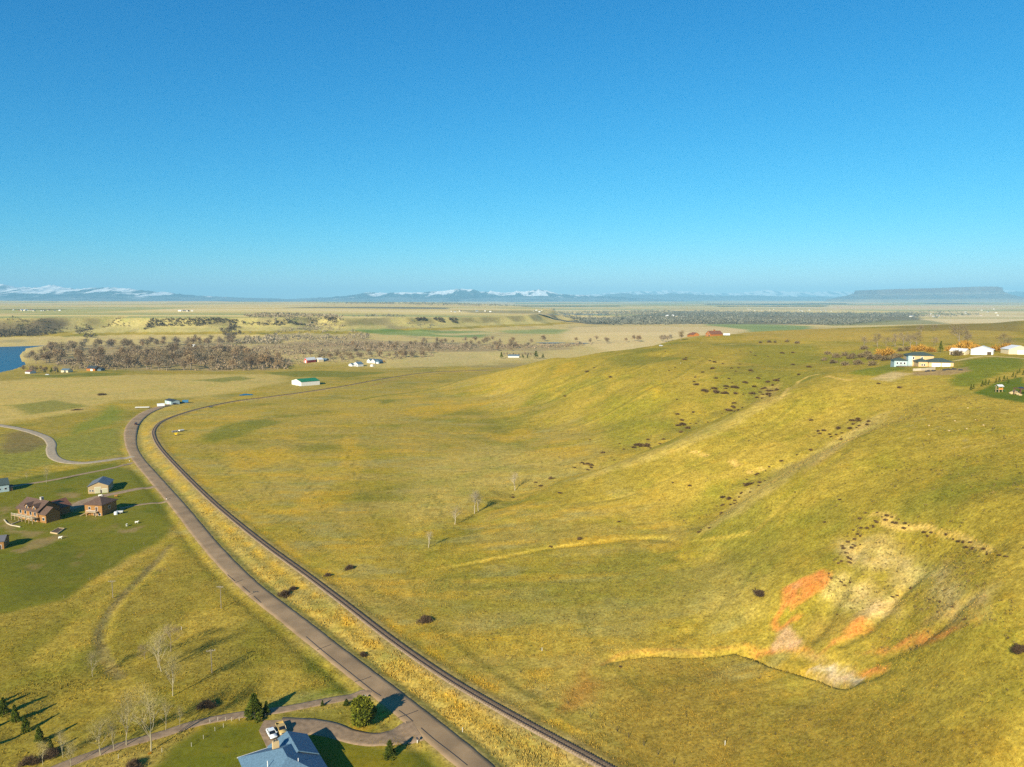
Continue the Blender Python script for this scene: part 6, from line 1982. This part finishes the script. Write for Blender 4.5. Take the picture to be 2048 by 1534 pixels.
PALEBARK, GREYBARK, DARKBARK = (0.36, 0.31, 0.19), (0.26, 0.21, 0.15), (0.10, 0.075, 0.05)
POP = [bare_tree(s, 10.0, 0.42, 0.75, PALEBARK, (0.42, 0.34, 0.12), (0.30, 0.25, 0.10), 0.22, 1500, 1.2, 0.012, 0.0105, 13) for s in (1, 2, 3)]
COT = [bare_tree(s, 10.0, 0.9, 0.35, GREYBARK, (0.26, 0.19, 0.10), (0.19, 0.14, 0.08), 0.20, 2200, 1.1, 0.020, 0.015, 11) for s in (11, 12)]
FARCOT = [bare_tree(s, 10.0, 0.8, 0.45, (0.22, 0.18, 0.13), (0.26, 0.20, 0.12), (0.20, 0.155, 0.10), 0.15, 900, 1.3, 0.05, 0.022, 10) for s in (15, 16, 17)]
AGE = [bare_tree(s, 10.0, 0.35, 0.8, (0.42, 0.36, 0.27), (0.34, 0.28, 0.17), (0.28, 0.23, 0.15), 0.30, 700, 1.1, 0.022, 0.015, 9) for s in (21, 22)]

# bare poplars and cottonwoods at the bottom of the picture
for k, (u, v, vt, m, w, lb) in enumerate([
    (302, 1502, 1397, POP[0], 1.25, 'tall pale poplar with an orange leaf pile at its foot'),
    (252.7, 1491, 1400, POP[1], 1.2, 'pale bare poplar at the lane edge with wide forked crown'),
    (201.5, 1511, 1450, POP[2], 1.3, 'bare poplar standing on the verge of the shaded lane'),
    (228, 1500, 1445, POP[1], 1.1, 'slim bare poplar between two larger poplars on the lane'),
    (331, 1460, 1405, POP[2], 1.0, 'slim bare tree just above the gravel lane'),
    (360, 1454, 1418, POP[0], 1.0, 'small bare sapling beside the lane near the lawn'),
    (323.5, 1343, 1272, POP[2], 1.35, 'pale bare aspen clump in the middle of the rough field'),
    (316, 1336, 1284, POP[0], 1.2, 'pale aspen stem joined to the clump in the rough field'),
    (345.5, 1392, 1320, POP[1], 1.3, 'pale bare aspen below the clump, casting a long shadow'),
    (185.5, 1353, 1311, POP[0], 1.6, 'wide pale bare tree beside the small ditch'),
    (126, 1515, 1468, POP[1], 1.1, 'bare sapling nearest the row of dark conifers'),
    (142, 1533, 1490, POP[2], 1.1, 'bare sapling at the bottom edge of the picture'),
    (86, 1530, 1490, POP[0], 1.4, 'brownish bare bush-like tree at the bottom left'),
    (93, 966, 939, POP[1], 1.3, 'pale leafless tree beside the barn driveway'),
    (54, 959, 946, POP[2], 1.3, 'small leafless tree by the end of the barn driveway')]):
    scaled_tree('bare_tree', lb, 'tree', m, u, v, vt, 9.8, None, k * 1.7, w)
scaled_tree('bare_tree', 'round brown cottonwood with a dark leaning trunk', 'tree', COT[0], 342, 1303, 1258, 9.8, None, 0.3, 1.15)
scaled_tree('bare_tree', 'dark multi-stemmed thorn tree beside the aspen clump', 'tree', COT[1], 290, 1319, 1292, 9.8, None, 1.3, 1.3)
for k, (u, v, vt, lb) in enumerate([(1029.8, 981, 951, 'lone bare tree highest up the first gully'), (949, 1027, 988, 'white stemmed bare tree, nearer of the pair in the gully'), (956.8, 1022, 990, 'white stemmed bare tree, farther of the pair in the gully'),
                                    (909.5, 1049, 1021, 'thin bare tree below the white pair in the gully'), (857, 1095, 1068, 'bare sapling at the mouth of the first gully')]):
    scaled_tree('bare_tree', lb, 'tree', AGE[k % 2], u, v, vt, 9.8, None, k, 1.5)
# on the hilltop
for k, (u, v, vt, w) in enumerate([(1918, 692, 655, 1.4), (1930, 690, 664, 1.2), (1755, 694, 670, 1.2), (1772, 693, 676, 1.3), (1790, 694, 671, 1.2), (1806, 693, 668, 1.3), (1820, 695, 672, 1.3), (1832, 694, 668, 1.3), (1868, 692, 676, 1.3), (1728, 693, 676, 1.4), (2008, 700, 672, 1.3), (1843, 664, 652, 1.8), (1868, 662, 651, 1.8)]):
    scaled_tree('bare_tree', 'grey leafless tree in the windbreak behind the tan house' if k > 1 else ('tallest grey leafless tree behind the white carport' if k == 0 else 'grey leafless tree leaning beside the tallest one'), 'tree', FARCOT[k % 3], u, v, vt, 9.8, None, k * 1.3, w, 'hilltop windbreak trees' if k > 1 else None)

# conifers
def conifer(seed, h, r, n, ca, cb, rounded=False):
    rng = np.random.default_rng(seed)
    tr, cr = Cloud(), Cloud()
    tr.tube((0, 0, -0.3), (0, 0, h * 0.9), h * 0.022, h * 0.006, DARKBARK, 6)
    C, R = [], []
    if rounded:
        for k in range(70):
            q = rng.normal(size=3); q /= np.linalg.norm(q)
            q = q * rng.uniform(0.45, 1.0) ** 0.5
            C.append((q[0] * r * 0.86, q[1] * r * 0.86, h * 0.53 + q[2] * h * 0.43)); R.append(r * rng.uniform(0.20, 0.34))
    else:
        for k in range(90):
            t = rng.uniform(0.02, 1.0) ** 0.85
            a = rng.uniform(0, 2 * math.pi)
            rr = r * (1 - t) ** 0.9 * rng.uniform(0.45, 1.0) * (1 + 0.12 * math.sin(3 * a + seed))
            C.append((rr * math.cos(a), rr * math.sin(a), h * (0.05 + 0.95 * t))); R.append(max(0.06 * r, r * 0.24 * (1 - t * 0.75)))
    sprays(cr, rng, np.array(C), np.array(R), n, r * 0.19, 0.30, ca, cb, up=0.15, jit=0.3)
    return tr.mesh('trunk'), cr.mesh('crown')
GA, GB = (0.040, 0.070, 0.009), (0.115, 0.130, 0.012)
SPR = [conifer(31, 10, 3.4, 5200, GA, GB), conifer(32, 10, 3.0, 3200, GA, GB)]
PINE = conifer(33, 10, 4.4, 7000, (0.055, 0.080, 0.009), (0.17, 0.165, 0.012), True)
SPRS = conifer(34, 10, 3.0, 900, GA, GB)
scaled_tree('spruce_tree', 'big dark green spruce between lane and drive', 'tree', SPR[0], 509, 1437, 1388, 10.3, None, 0.2, 1.15)
scaled_tree('spruce_tree', 'smaller spruce touching the big spruce by the lane', 'tree', SPR[1], 533, 1429, 1402, 10.3, None, 1.2, 1.05)
scaled_tree('pine_tree', 'large round green pine at the lane corner beside the road', 'tree', PINE, 726, 1452, 1397, 10.0, None, 0.5, 0.98)
scaled_tree('spruce_tree', 'young conifer on the lawn below the drive', 'tree', SPR[1], 780, 1515, 1481, 10.3, None, 2.2, 1.35)
scaled_tree('spruce_tree', 'tiny conifer on the grass island of the lane', 'tree', SPR[1], 645, 1412.5, 1400, 10.3, None, 0.7, 1.1)
scaled_tree('spruce_tree', 'small rounded conifer beside the large round pine', 'tree', SPR[0], 693, 1411, 1398, 10.3, None, 0.9, 1.5)
for k, (u, v, vt) in enumerate([(-32, 1420, 1392), (-8, 1418, 1392), (8, 1430, 1400), (31, 1442, 1415), (52, 1464, 1435), (79.5, 1486, 1457), (102, 1504, 1484), (-46, 1452, 1424), (-60, 1480, 1450), (-30, 1500, 1472)]):
    scaled_tree('spruce_tree', ['dark conifer just outside the planted row at the picture edge', 'dark conifer at the picture edge, top of the planted row', 'dark conifer second in the planted row', 'slim dark conifer third in the planted row', 'bushy dark conifer fourth in the planted row', 'broad dark conifer fifth in the planted row', 'small conifer at the lower end of the planted row', 'dark conifer just outside the planted row at the picture edge', 'dark conifer just outside the planted row at the picture edge', 'dark conifer just outside the planted row at the picture edge'][k], 'tree', SPR[1], u, v, vt - 5, 10.3, None, k, 1.0, 'planted row of conifers')
scaled_tree('spruce_tree', 'dark spruce between the tan house and the white carport', 'tree', SPRS, 1881, 704, 682, 10.3, None, 0.1, 0.95)
for k, (u, v) in enumerate([(1942, 780), (1947, 778), (1964.5, 773.5), (1971, 771), (1977.6, 769.6), (1992, 765.7), (1998.5, 764), (2014, 761), (2017, 767), (2026, 754), (2031, 756.5), (2039, 746), (2047, 750), (2034, 748), (2008, 762)]):
    scaled_tree('spruce_tree', 'young spruce in the staggered row above the playground lawn', 'tree', SPRS, u, v, None, 10.3, rnd.uniform(2.2, 3.8), k, 1.0, 'young spruces above the playground lawn')
for k, (u, v, vt) in enumerate([(1003, 717, 704), (1046, 717, 708.5), (1072, 717.5, 701), (1086, 717.5, 707), (1055, 717, 710), (103, 747, 735), (90, 747, 738), (116, 746, 738)]):
    scaled_tree('spruce_tree', 'dark spruce in the farm shelter belt on the flats' if k < 5 else 'dark evergreen near the brown cottage by the river', 'tree', SPRS, u, v, vt, 10.3, None, k, 1.3, 'shelter belt spruces' if k < 5 else 'evergreens by the river cottage')

# bushes
def bush(seed, n, ca, cb, size=0.34, wr=0.10, flat_=0.75, clumps=16, up=0.4):
    rng = np.random.default_rng(seed)
    cl = Cloud()
    C, R = [], []
    for k in range(clumps):
        a, r = rng.uniform(0, 2 * math.pi), rng.uniform(0, 0.72)
        C.append((r * math.cos(a), r * math.sin(a), rng.uniform(0.08, 0.62) * (1.05 - r * 0.8))); R.append(rng.uniform(0.16, 0.34))
    sprays(cl, rng, np.array(C), np.array(R), n, size, wr, ca, cb, up, 0.3, flat_)
    for k in range(7):
        a = rng.uniform(0, 2 * math.pi)
        cl.tube((0.1 * math.cos(a), 0.1 * math.sin(a), -0.15), (0.5 * math.cos(a), 0.5 * math.sin(a), 0.5), 0.03, 0.012, DARKBARK, 4)
    me = cl.mesh('shrub')
    me.materials.append(LEAF)
    return me
BROWNB = [bush(s, 420, (0.095, 0.060, 0.030), (0.17, 0.11, 0.05), 0.30, 0.12) for s in (41, 42, 43)]
GREYB = [bush(s, 520, (0.15, 0.115, 0.065), (0.25, 0.185, 0.095), 0.34, 0.10, 1.0) for s in (51, 52)]
ORANGEB = [bush(s, 700, (0.33, 0.165, 0.025), (0.44, 0.25, 0.045), 0.36, 0.10, 1.0, 20, 0.9) for s in (61, 62)]
NEARB = [bush(s, 2600, (0.080, 0.050, 0.030), (0.15, 0.10, 0.055), 0.26, 0.05, 0.9, 26) for s in (71, 72)]
def shrub(label, u, v, wpx, meshes, k, aspect=0.8, group=None, cat='shrub', name='shrub'):
    p = at(u, v)
    w = wpx / 2 * math.sqrt(p.y ** 2 + p.x ** 2) / FPX
    o = bpy.data.objects.new(name, meshes[k % len(meshes)])
    COL.objects.link(o)
    o.location = p
    o.rotation_euler = (0, 0, k * 2.1)
    o.scale = (w, w * 0.9, w * aspect)
    return tag(o, label, cat, group)
for k, (u, v, w, lb) in enumerate([(414, 1415, 42, 'dark leafless thicket casting a blue shadow above the lane'), (570, 1192, 34, 'dark brown bush in the ditch between road and rails'), (585, 1180, 22, 'grey brown bush behind the ditch bush by the rails'), (850, 1244, 38, 'lone dark bush on the flat above the railway'), (727, 1311, 24, 'small dark bush in the golden grass beside the railway'),
                                   (1521, 1188, 46, 'broad dark shrub patch on the slope beside the red gully'), (2042, 1304, 36, 'dark shrub at the picture edge below the bowl'), (1241, 1334, 9, 'small round grey shrub above the fence line'), (698, 1138, 26, 'bush at the culvert just right of the rails'), (655, 1152, 18, 'low dark bush beside the culvert'), (268, 1535, 44, 'brownish bush at the bottom edge below the poplars'), (100, 1512, 40, 'tangled brown bush at the bottom left corner'), (60, 1528, 40, 'brown scrub bush under the conifer row')]):
    shrub(lb, u, v, w, NEARB, k, 0.8 if k != 5 else 0.35)
spots = [(1369,720,14),(1393,770,16),(1424,738,18),(1409,783,22),(1406,745,10),(1390,755,10),(1429,725,12),(1432,757,12),(1500,742,16),(1490,766,16),(1505,788,18),(1465,814,14),(1516,757,12),(1355,829,13),(1386,825,12),(1365,850,20),(1376,857,16),(1361,865,16),(1320,888,10),(1293,893,22),(1239,888,8),(1221,755,12),(1175,744,14),(1188,736,8),(1130,793,10),(1553,762,18),(1597,750,12),(1618,735,14),(1586,730,12),(1585,706,12),(1564,707,12),(1623,841,12),(1636,863,14),(1648,862,14),(1640,868,12),(1706,849,14),(1718,843,14),(1699,857,10),(1798,776,16),(1757,768,10),(1380,972,12),(1345,966,10),(1120,987,14),(1206,906,14),(1158,1079,20),(1101,1094,12),(1238,1044,10),(1100,958,18),(1175,940,10),(1680,1000,10),(1478,995,10),(1470,1002,12),(1462,1010,9),(1500,985,10),(1518,972,10),(1530,962,8),(1440,1030,8),(1488,968,9),(1512,950,9),(1590,985,8),(1180,880,8),(1420,722,8),(1445,728,9),(1463,737,9),(1480,729,7),(1338,742,8),(1350,735,6),(1530,777,12),(1545,770,10),(1520,785,10),(1650,1045,10)]
for k in range(12):
    spots.append((rnd.uniform(1425, 1478), rnd.uniform(773, 788), rnd.uniform(10, 20)))
for k in range(16):
    spots.append((rnd.uniform(1330, 1560), rnd.uniform(700, 800), rnd.uniform(5, 9)))
for line, n, sp in (([(1560,780),(1480,815),(1400,848),(1300,888),(1200,927),(1110,955),(1000,1000)], 34, 9), ([(1740,845),(1640,893),(1540,938),(1460,1005),(1390,1066)], 26, 8)):
    pl = spline(line, 6.0)
    for k in range(n):
        q = pl[rnd.randrange(len(pl))]
        spots.append((q[0] + rnd.gauss(0, sp), q[1] + rnd.gauss(-3, 4), rnd.uniform(6, 15)))
for k in range(34):
    t = rnd.uniform(0, 1)
    c = [(1545, 782), (1470, 818), (1366, 853), (1500, 972), (1712, 848), (1290, 892), (1465, 1003), (1530, 772)][k % 8]
    spots.append((c[0] + rnd.gauss(0, 16), c[1] + rnd.gauss(0, 5), rnd.uniform(8, 20)))
for k, (u, v, w) in enumerate(spots):
    shrub('low dark brown shrub scattered on the hillside grass', u, v, w, BROWNB, k, 0.6, 'scattered hillside shrubs')
for k in range(30):
    t = rnd.uniform(0, 1)
    shrub('small dark shrub along the stony left rim of the bowl', 1745 - 95 * t + rnd.uniform(-22, 22), 1030 + 135 * t + rnd.uniform(-10, 10), rnd.uniform(6, 12), BROWNB, k, 0.8, 'shrubs along the left rim of the bowl')
for k in range(28):
    t = rnd.uniform(0, 1)
    shrub('small dark shrub on the yellow ledge above the bowl', 1770 + 250 * t + rnd.uniform(-8, 8), 1036 + 78 * t + rnd.uniform(-6, 12), rnd.uniform(6, 13), BROWNB, k, 0.8, 'shrubs on the ledge above the bowl')
for k, (u, v, w) in enumerate([(1682,1165,10),(1690,1172,10),(1700,1166,12),(1785,1195,10),(1795,1192,9),(1822,1178,14),(1675,1230,8),(1930,1240,10),(1880,1205,12),(1860,1200,9),(1905,1215,10),(1875,1225,9)]):
    shrub('small dark shrub on the bare soil inside the bowl', u, v, w, BROWNB, k, 0.7, 'shrubs inside the bowl')
for k, (u, v, w) in enumerate([(1655,706,18),(1672,712,22),(1690,709,22),(1706,714,26),(1724,712,24),(1740,716,26),(1735,706,20),(1756,716,26),(1770,718,26),(1790,716,28),(1798,712,20),(1665,724,20),(1690,728,22),(1715,726,24),(1745,728,26),(1650,718,16),(1728,696,20),(1800,700,18),(1815,698,20),(1538,682,12),(1550,682,10),(1575,681,12),(1594,684,14),(1520,683,10),(1915,708,26)]):
    shrub('grey leafless bush in the hollow beside the tan house' if k < 17 else ('grey leafless bush on the plateau track edge' if k < 24 else 'bare bush hiding part of the white carport'), u, v + 3, w, GREYB, k, 0.85, 'bushes in the hollow by the tan house' if k < 17 else ('bushes on the plateau track edge' if k < 24 else None))
for k, (u, v, w, lb) in enumerate([(1839, 702, 28, 'orange willow shrub behind the tan house roof'), (1929, 700, 40, 'largest orange willow shrub behind the white garages'), (1900, 702, 22, 'orange willow shrub left of the white carport roof'), (2010, 703, 34, 'orange willow shrub between the two gabled garages'), (1994, 702, 22, 'yellow orange shrub right behind the open white garage'), (1862, 704, 22, 'low orange shrub beside the dark hilltop spruce'), (1772, 711, 34, 'orange willow shrub among the grey bushes in the hollow'), (1950, 700, 24, 'orange shrub peeking over the white garage roof'), (768, 724, 6, 'small orange bush beside the slate blue garage')]):
    shrub(lb, u, v, w, ORANGEB, k, 0.9)
leaf_pile = shrub('orange leaf pile at the foot of the tall poplar', 301, 1507, 13, [bush(88, 900, (0.45, 0.20, 0.01), (0.60, 0.30, 0.02), 0.12, 0.3, 0.5)], 1, 0.4, None, 'leaf pile', 'leaf_pile')
for k, (u, v, w) in enumerate([(358, 806, 9), (366, 804, 7)]):
    shrub('green bush behind the pale blue shed at the road end', u, v, w, [bush(90, 400, GA, GB, 0.3, 0.2)], k, 1.1, 'bushes behind the pale blue shed')
shrub('dark green mound of brush in the open flats', 203, 790, 22, BROWNB, 1, 0.35)
shrub('low strip of dark brush on the flats', 150, 820, 26, BROWNB, 2, 0.15)

# riverside woods: each cottonwood a tree of its own
def wood_tree(seed, ca, cb, n=700):
    rng = np.random.default_rng(seed)
    cl = Cloud()
    h = 10.0
    cl.tube((0, 0, -0.5), (0.1, 0, h * 0.35), 0.30, 0.20, GREYBARK, 5)
    C, R = [], []
    for k in range(13):
        a, r = rng.uniform(0, 2 * math.pi), rng.uniform(0.2, 3.4)
        z = h * rng.uniform(0.40, 0.88) * (1.0 - 0.045 * r)
        C.append((r * math.cos(a), r * math.sin(a), z)); R.append(rng.uniform(0.9, 1.7))
        cl.tube((0, 0, h * 0.32), (r * math.cos(a) * 0.9, r * math.sin(a) * 0.9, z), 0.14, 0.05, GREYBARK, 3)
    sprays(cl, rng, np.array(C), np.array(R), n, 0.95, 0.10, ca, cb, 0.6, 0.2)
    me = cl.mesh('cottonwood')
    me.materials.append(LEAF)
    return me
WOOD = [wood_tree(101, (0.20, 0.145, 0.085), (0.30, 0.22, 0.12)), wood_tree(102, (0.23, 0.17, 0.09), (0.34, 0.26, 0.14)), wood_tree(103, (0.18, 0.125, 0.075), (0.26, 0.19, 0.11)), wood_tree(104, (0.165, 0.135, 0.09), (0.25, 0.205, 0.13)), wood_tree(105, (0.23, 0.15, 0.075), (0.32, 0.22, 0.11))]
def scatter(px, n, z, seed):
    pts = np.array([flat(u, v, z) for u, v in px])
    rg = np.random.default_rng(seed)
    out = []
    while len(out) < n:
        x, y = rg.uniform(pts[:, 0].min(), pts[:, 0].max()), rg.uniform(pts[:, 1].min(), pts[:, 1].max())
        if in_poly(np.array([x]), np.array([y]), [tuple(p) for p in pts])[0]:
            out.append((x, y))
    return out
WOODS = [
 ([(138,727),(200,710),(330,706),(440,710),(560,726),(572,739),(330,743),(215,741),(160,737)], 110, 16, 28, 'bare cottonwood in the dense wood beside the river bend', 'cottonwoods beside the river bend'),
 ([(56,724),(70,708),(130,702),(180,708),(120,728),(80,730)], 26, 16, 22, 'pale bare cottonwood on the point of the river bank', 'cottonwoods on the river point'),
 ([(60,704),(110,697),(170,690),(330,687),(470,683),(480,691),(330,697),(180,701),(110,708)], 66, 16, 24, 'bare cottonwood in the long belt behind the wood clearing', 'cottonwoods of the long belt'),
 ([(620,712),(700,706),(830,707),(868,713),(780,722),(680,725),(630,722)], 46, 9, 15, 'bare bushy tree in the grove behind the farm houses', 'trees of the grove behind the farm houses'),
 ([(700,694),(820,688),(1000,681),(1180,682),(1300,682),(1350,680),(1340,688),(1200,693),(980,698),(820,702),(700,701)], 62, 12, 20, 'bare tree in the belt across the middle of the flats', 'trees of the belt across the flats')]
NT_ = 0
def put_tree(x, y, h, k, label, group, wide=1.0):
    o = bpy.data.objects.new('cottonwood_tree', WOOD[k % len(WOOD)])
    COL.objects.link(o)
    o.location = (x, y, gz(x, y))
    o.rotation_euler = (0, 0, k * 1.37)
    s = h / 10.0
    o.scale = (s * wide, s * wide, s)
    return tag(o, label, 'tree', group)
for i, (px, n, h0, h1, lb, gp) in enumerate(WOODS):
    for k, (x, y) in enumerate(scatter(px, n, -5, 300 + i)):
        put_tree(x, y, rnd.uniform(h0, h1), k + i, lb, gp, rnd.uniform(1.05, 1.45))
for k, (u, v, h) in enumerate([(842, 706, 14), (852, 706, 17), (858, 707, 13), (866, 706, 12), (1280, 684, 20), (1335, 683, 17), (1362, 681, 15), (1000, 690, 18), (985, 700, 14), (995, 702, 13)]):
    p = at(u, v)
    put_tree(p.x, p.y, h, k, 'lone bare tree standing clear of the belts on the flats', 'lone trees on the flats', 0.9)
for k in range(14):
    p = at(rnd.uniform(40, 132), rnd.uniform(741, 747))
    put_tree(p.x, p.y, rnd.uniform(7, 11), k, 'brownish bare tree round the brown cottage by the river', 'trees round the river cottage', 1.1)
for k in range(11):
    p = at(1008 + 6 * k, 713 + rnd.uniform(-1, 1))
    put_tree(p.x, p.y, rnd.uniform(7, 10), k, 'bare brown tree in the farm shelter belt on the flats', 'shelter belt trees', 1.0)
for k in range(7):
    p = at(rnd.uniform(980, 1030), rnd.uniform(698, 704))
    put_tree(p.x, p.y, rnd.uniform(7, 10), k, 'bare tree in the clump behind the shelter belt', 'clump behind the shelter belt', 1.1)

# scrub, undergrowth and far woods: masses nobody could count
def mass(name, regions, seed, ca, cb, z=None, tri=9, wr=0.35):
    rng = np.random.default_rng(seed)
    cl = Cloud()
    for px, n, s0, s1, zz in regions:
        P = np.array([flat(u, v, zz) if zz is not None else atxy(u, v) for u, v in px])
        got = []
        while len(got) < n:
            xs = rng.uniform(P[:, 0].min(), P[:, 0].max(), n * 3); ys = rng.uniform(P[:, 1].min(), P[:, 1].max(), n * 3)
            dens = vnoise(xs / (12 * s1), ys / (12 * s1), seed) 
            m = in_poly(xs, ys, [tuple(p) for p in P]) & (dens > rng.uniform(0.1, 0.75, len(xs)))
            got += list(zip(xs[m], ys[m]))
        got = np.array(got[:n])
        gzv = ground(got[:, 0], got[:, 1])
        s = rng.uniform(s0, s1, n)
        C = np.stack([got[:, 0], got[:, 1], gzv + s * 0.42], 1)
        k = np.repeat(np.arange(n), tri)
        q = rng.normal(size=(n * tri, 3)); q /= np.linalg.norm(q, axis=1)[:, None]
        base = C[k] + q * (s[k] * 0.38)[:, None] * np.array((1.1, 1.1, 0.9))
        d = q * 0.6 + rng.normal(scale=0.5, size=q.shape) + np.array((0, 0, 0.5)); d /= np.linalg.norm(d, axis=1)[:, None]
        sd = np.cross(d, rng.normal(size=q.shape)); sd /= np.linalg.norm(sd, axis=1)[:, None]
        ln = s[k] * rng.uniform(0.35, 0.7, len(k))
        T = np.stack([base - sd * (ln * wr)[:, None], base + sd * (ln * wr)[:, None], base + d * ln[:, None]], 1)
        f = rng.uniform(0, 1, n)[k][:, None]
        cl.tris(T, (np.array(ca) * (1 - f) + np.array(cb) * f) * rng.uniform(0.75, 1.25, (len(k), 1)))
    o = link(name, cl.mesh(name), None, LEAF)
    return tag(o, kind='stuff')
mass('undergrowth', [([(90,738),(160,712),(330,700),(480,690),(580,722),(575,741),(330,744),(200,743)], 1700, 2.5, 6.5, -5),
                     ([(480,700),(560,690),(700,684),(900,690),(1200,690),(1100,698),(900,703),(700,703),(560,712)], 2000, 2.0, 6.0, -5),
                     ([(600,712),(680,704),(860,706),(870,714),(700,726),(620,724)], 300, 1.5, 4.0, -4),
                     ([(500,705),(600,700),(640,722),(570,735),(520,722)], 160, 2, 5, -5)], 601, (0.19, 0.145, 0.09), (0.31, 0.23, 0.14))
mass('woodland', [([(480,664),(560,656),(660,661),(700,668),(640,676),(520,674)], 420, 6, 11, -4), ([(560,672),(680,668),(740,676),(720,690),(580,690),(520,684)], 420, 4, 9, -5), ([(470,690),(500,672),(560,672),(560,688)], 160, 6, 11, -5)], 602, (0.18, 0.15, 0.10), (0.29, 0.235, 0.14))
mass('woodland', [([(1085,629),(1200,624),(1350,622),(1500,625),(1830,628),(1850,634),(1600,636),(1350,632),(1130,634)], 1700, 9, 17, 0),
                  ([(1120,640),(1250,636),(1400,640),(1600,641),(1780,641),(1700,650),(1500,648),(1350,650),(1200,650)], 1700, 9, 16, 0),
                  ([(1340,634),(1500,636),(1560,641),(1400,641)], 260, 8, 15, 0), ([(1780,625),(1900,624),(1960,630),(1880,636),(1800,636)], 260, 8, 14, 0), ([(640,615),(900,617),(1090,623),(1080,627),(900,623),(700,619)], 500, 10, 18, 0), ([(700,664),(760,659),(900,662),(860,665)], 60, 5, 9, -3)], 603, (0.13, 0.135, 0.10), (0.22, 0.21, 0.15))
mass('bluff_scrub', [([(-60,640),(60,638),(130,642),(150,655),(90,672),(0,676),(-60,676)], 700, 3, 7, None), ([(150,645),(180,650),(190,672),(175,678),(150,665)], 120, 3, 7, None), ([(300,638),(380,637),(465,641),(465,648),(400,652),(310,652),(285,662)], 420, 3, 7, None),
                     ([(480,645),(560,641),(640,648),(560,652),(490,650)], 160, 3, 7, None), ([(650,636),(670,638),(682,650),(672,652),(655,642)], 70, 4, 8, None), ([(818,638),(850,637),(852,642),(825,642)], 60, 4, 8, None), ([(865,638),(885,637),(890,646),(872,642)], 60, 4, 8, None), ([(898,638),(912,637),(918,648),(905,645)], 50, 4, 8, None), ([(460,640),(478,641),(470,660),(455,662)], 60, 4, 8, None), ([(205,645),(260,645),(265,655),(215,655)], 70, 3, 6, None), ([(440,658),(480,650),(490,668),(450,672)], 90, 4, 8, None)], 604, (0.065, 0.055, 0.035), (0.13, 0.10, 0.055))

mass('hillside_brush', [([(1100,760),(1300,710),(1560,700),(1560,780),(1300,880),(1100,960),(900,1040),(980,860)], 900, 0.35, 0.9, None), ([(1560,790),(1900,790),(2048,830),(2048,1100),(1700,1030),(1400,1060),(1300,1000)], 900, 0.3, 0.8, None),
                        ([(900,1150),(1400,1090),(1560,1080),(1500,1290),(1200,1300),(1000,1330)], 500, 0.25, 0.6, None), ([(1700,1030),(1990,1090),(2048,1300),(1750,1300),(1650,1170)], 600, 0.25, 0.7, None), ([(1250,1330),(1500,1310),(1700,1380),(2048,1330),(2048,1534),(1400,1534)], 500, 0.2, 0.5, None), ([(350,860),(700,800),(900,830),(950,980),(800,1120),(600,1060)], 500, 0.3, 0.7, None)], 606, (0.10, 0.075, 0.03), (0.20, 0.145, 0.05))
# grass tufts standing on the near land
def tufts(n, seed):
    rng = np.random.default_rng(seed)
    r = 118 * np.exp(rng.uniform(0, math.log(430 / 118), n))
    th = rng.uniform(math.radians(-38), math.radians(38), n)
    x, y = r * np.sin(th), r * np.cos(th)
    i = np.clip(np.searchsorted(RR, r) - 1, 0, len(RR) - 2); j = np.clip(((th - TH[0]) / (TH[1] - TH[0])).astype(int), 0, NT - 2)
    tall = 0.20 + 0.18 * between[i, j] + 0.16 * vnoise(x / 8, y / 8, 71) * (GZ[i, j] < 6)
    keep = (rough[i, j] > 0.7) & (RD[i, j] > 5.6) & (RL[i, j] > 3.2) & (vnoise(x / 5, y / 5, 72) > rng.uniform(0.05, 0.75, n))
    for bo in [o for o in bpy.data.objects if o.parent is None and o.get('kind') == 'structure' and o.name.split('.')[0] in ('gravel_lane', 'driveway', 'side_road', 'parking_pad')]:
        co = np.empty(len(bo.data.vertices) * 3, np.float32)
        bo.data.vertices.foreach_get('co', co)
        co = co.reshape(-1, 3)[::9]
        m = (x > co[:, 0].min() - 5) & (x < co[:, 0].max() + 5) & (y > co[:, 1].min() - 5) & (y < co[:, 1].max() + 5) & keep
        if m.any():
            idm = np.where(m)[0]
            for s in range(0, len(idm), 4000):
                q = idm[s:s + 4000]
                d2 = ((x[q][:, None] - co[None, :, 0]) ** 2 + (y[q][:, None] - co[None, :, 1]) ** 2).min(1)
                keep[q[d2 < 9.5]] = False
    keep &= ~((x > -82) & (x < -40) & (y > 138) & (y < 184))
    x, y, r, tall, i, j = x[keep], y[keep], r[keep], tall[keep], i[keep], j[keep]
    m = len(x)
    z = ground(x, y)
    base_c = cover[i, j]
    hgt = tall * rng.uniform(0.5, 1.3, m) 
    cl = Cloud()
    tone = rng.uniform(0.75, 1.15, (m, 1)) * np.array((1.05, 1.0, 0.9))
    for b in range(3):
        a = rng.uniform(0, 2 * math.pi, m)
        w = hgt * rng.uniform(0.22, 0.42, m)
        ox, oy = rng.normal(scale=0.18, size=m), rng.normal(scale=0.18, size=m)
        dx, dy = np.cos(a) * w, np.sin(a) * w
        lean = rng.normal(scale=0.3, size=(2, m)) * hgt
        P = np.stack([np.stack([x + ox - dx, y + oy - dy, z - 0.05], 1), np.stack([x + ox + dx, y + oy + dy, z - 0.05], 1), np.stack([x + ox + lean[0], y + oy + lean[1], z + hgt], 1)], 1)
        cl.tris(P, np.clip(base_c * tone * rng.uniform(0.85, 1.15, (m, 1)), 0.01, 0.7))
    o = link('grass', cl.mesh('grass'), None, attr_mat('grass_blades', 'Leaf', 0.95, 0.0))
    tag(o, 'dry tufted grass covering the near fields and verges', 'grass', None, 'stuff')
tufts(230000, 5)
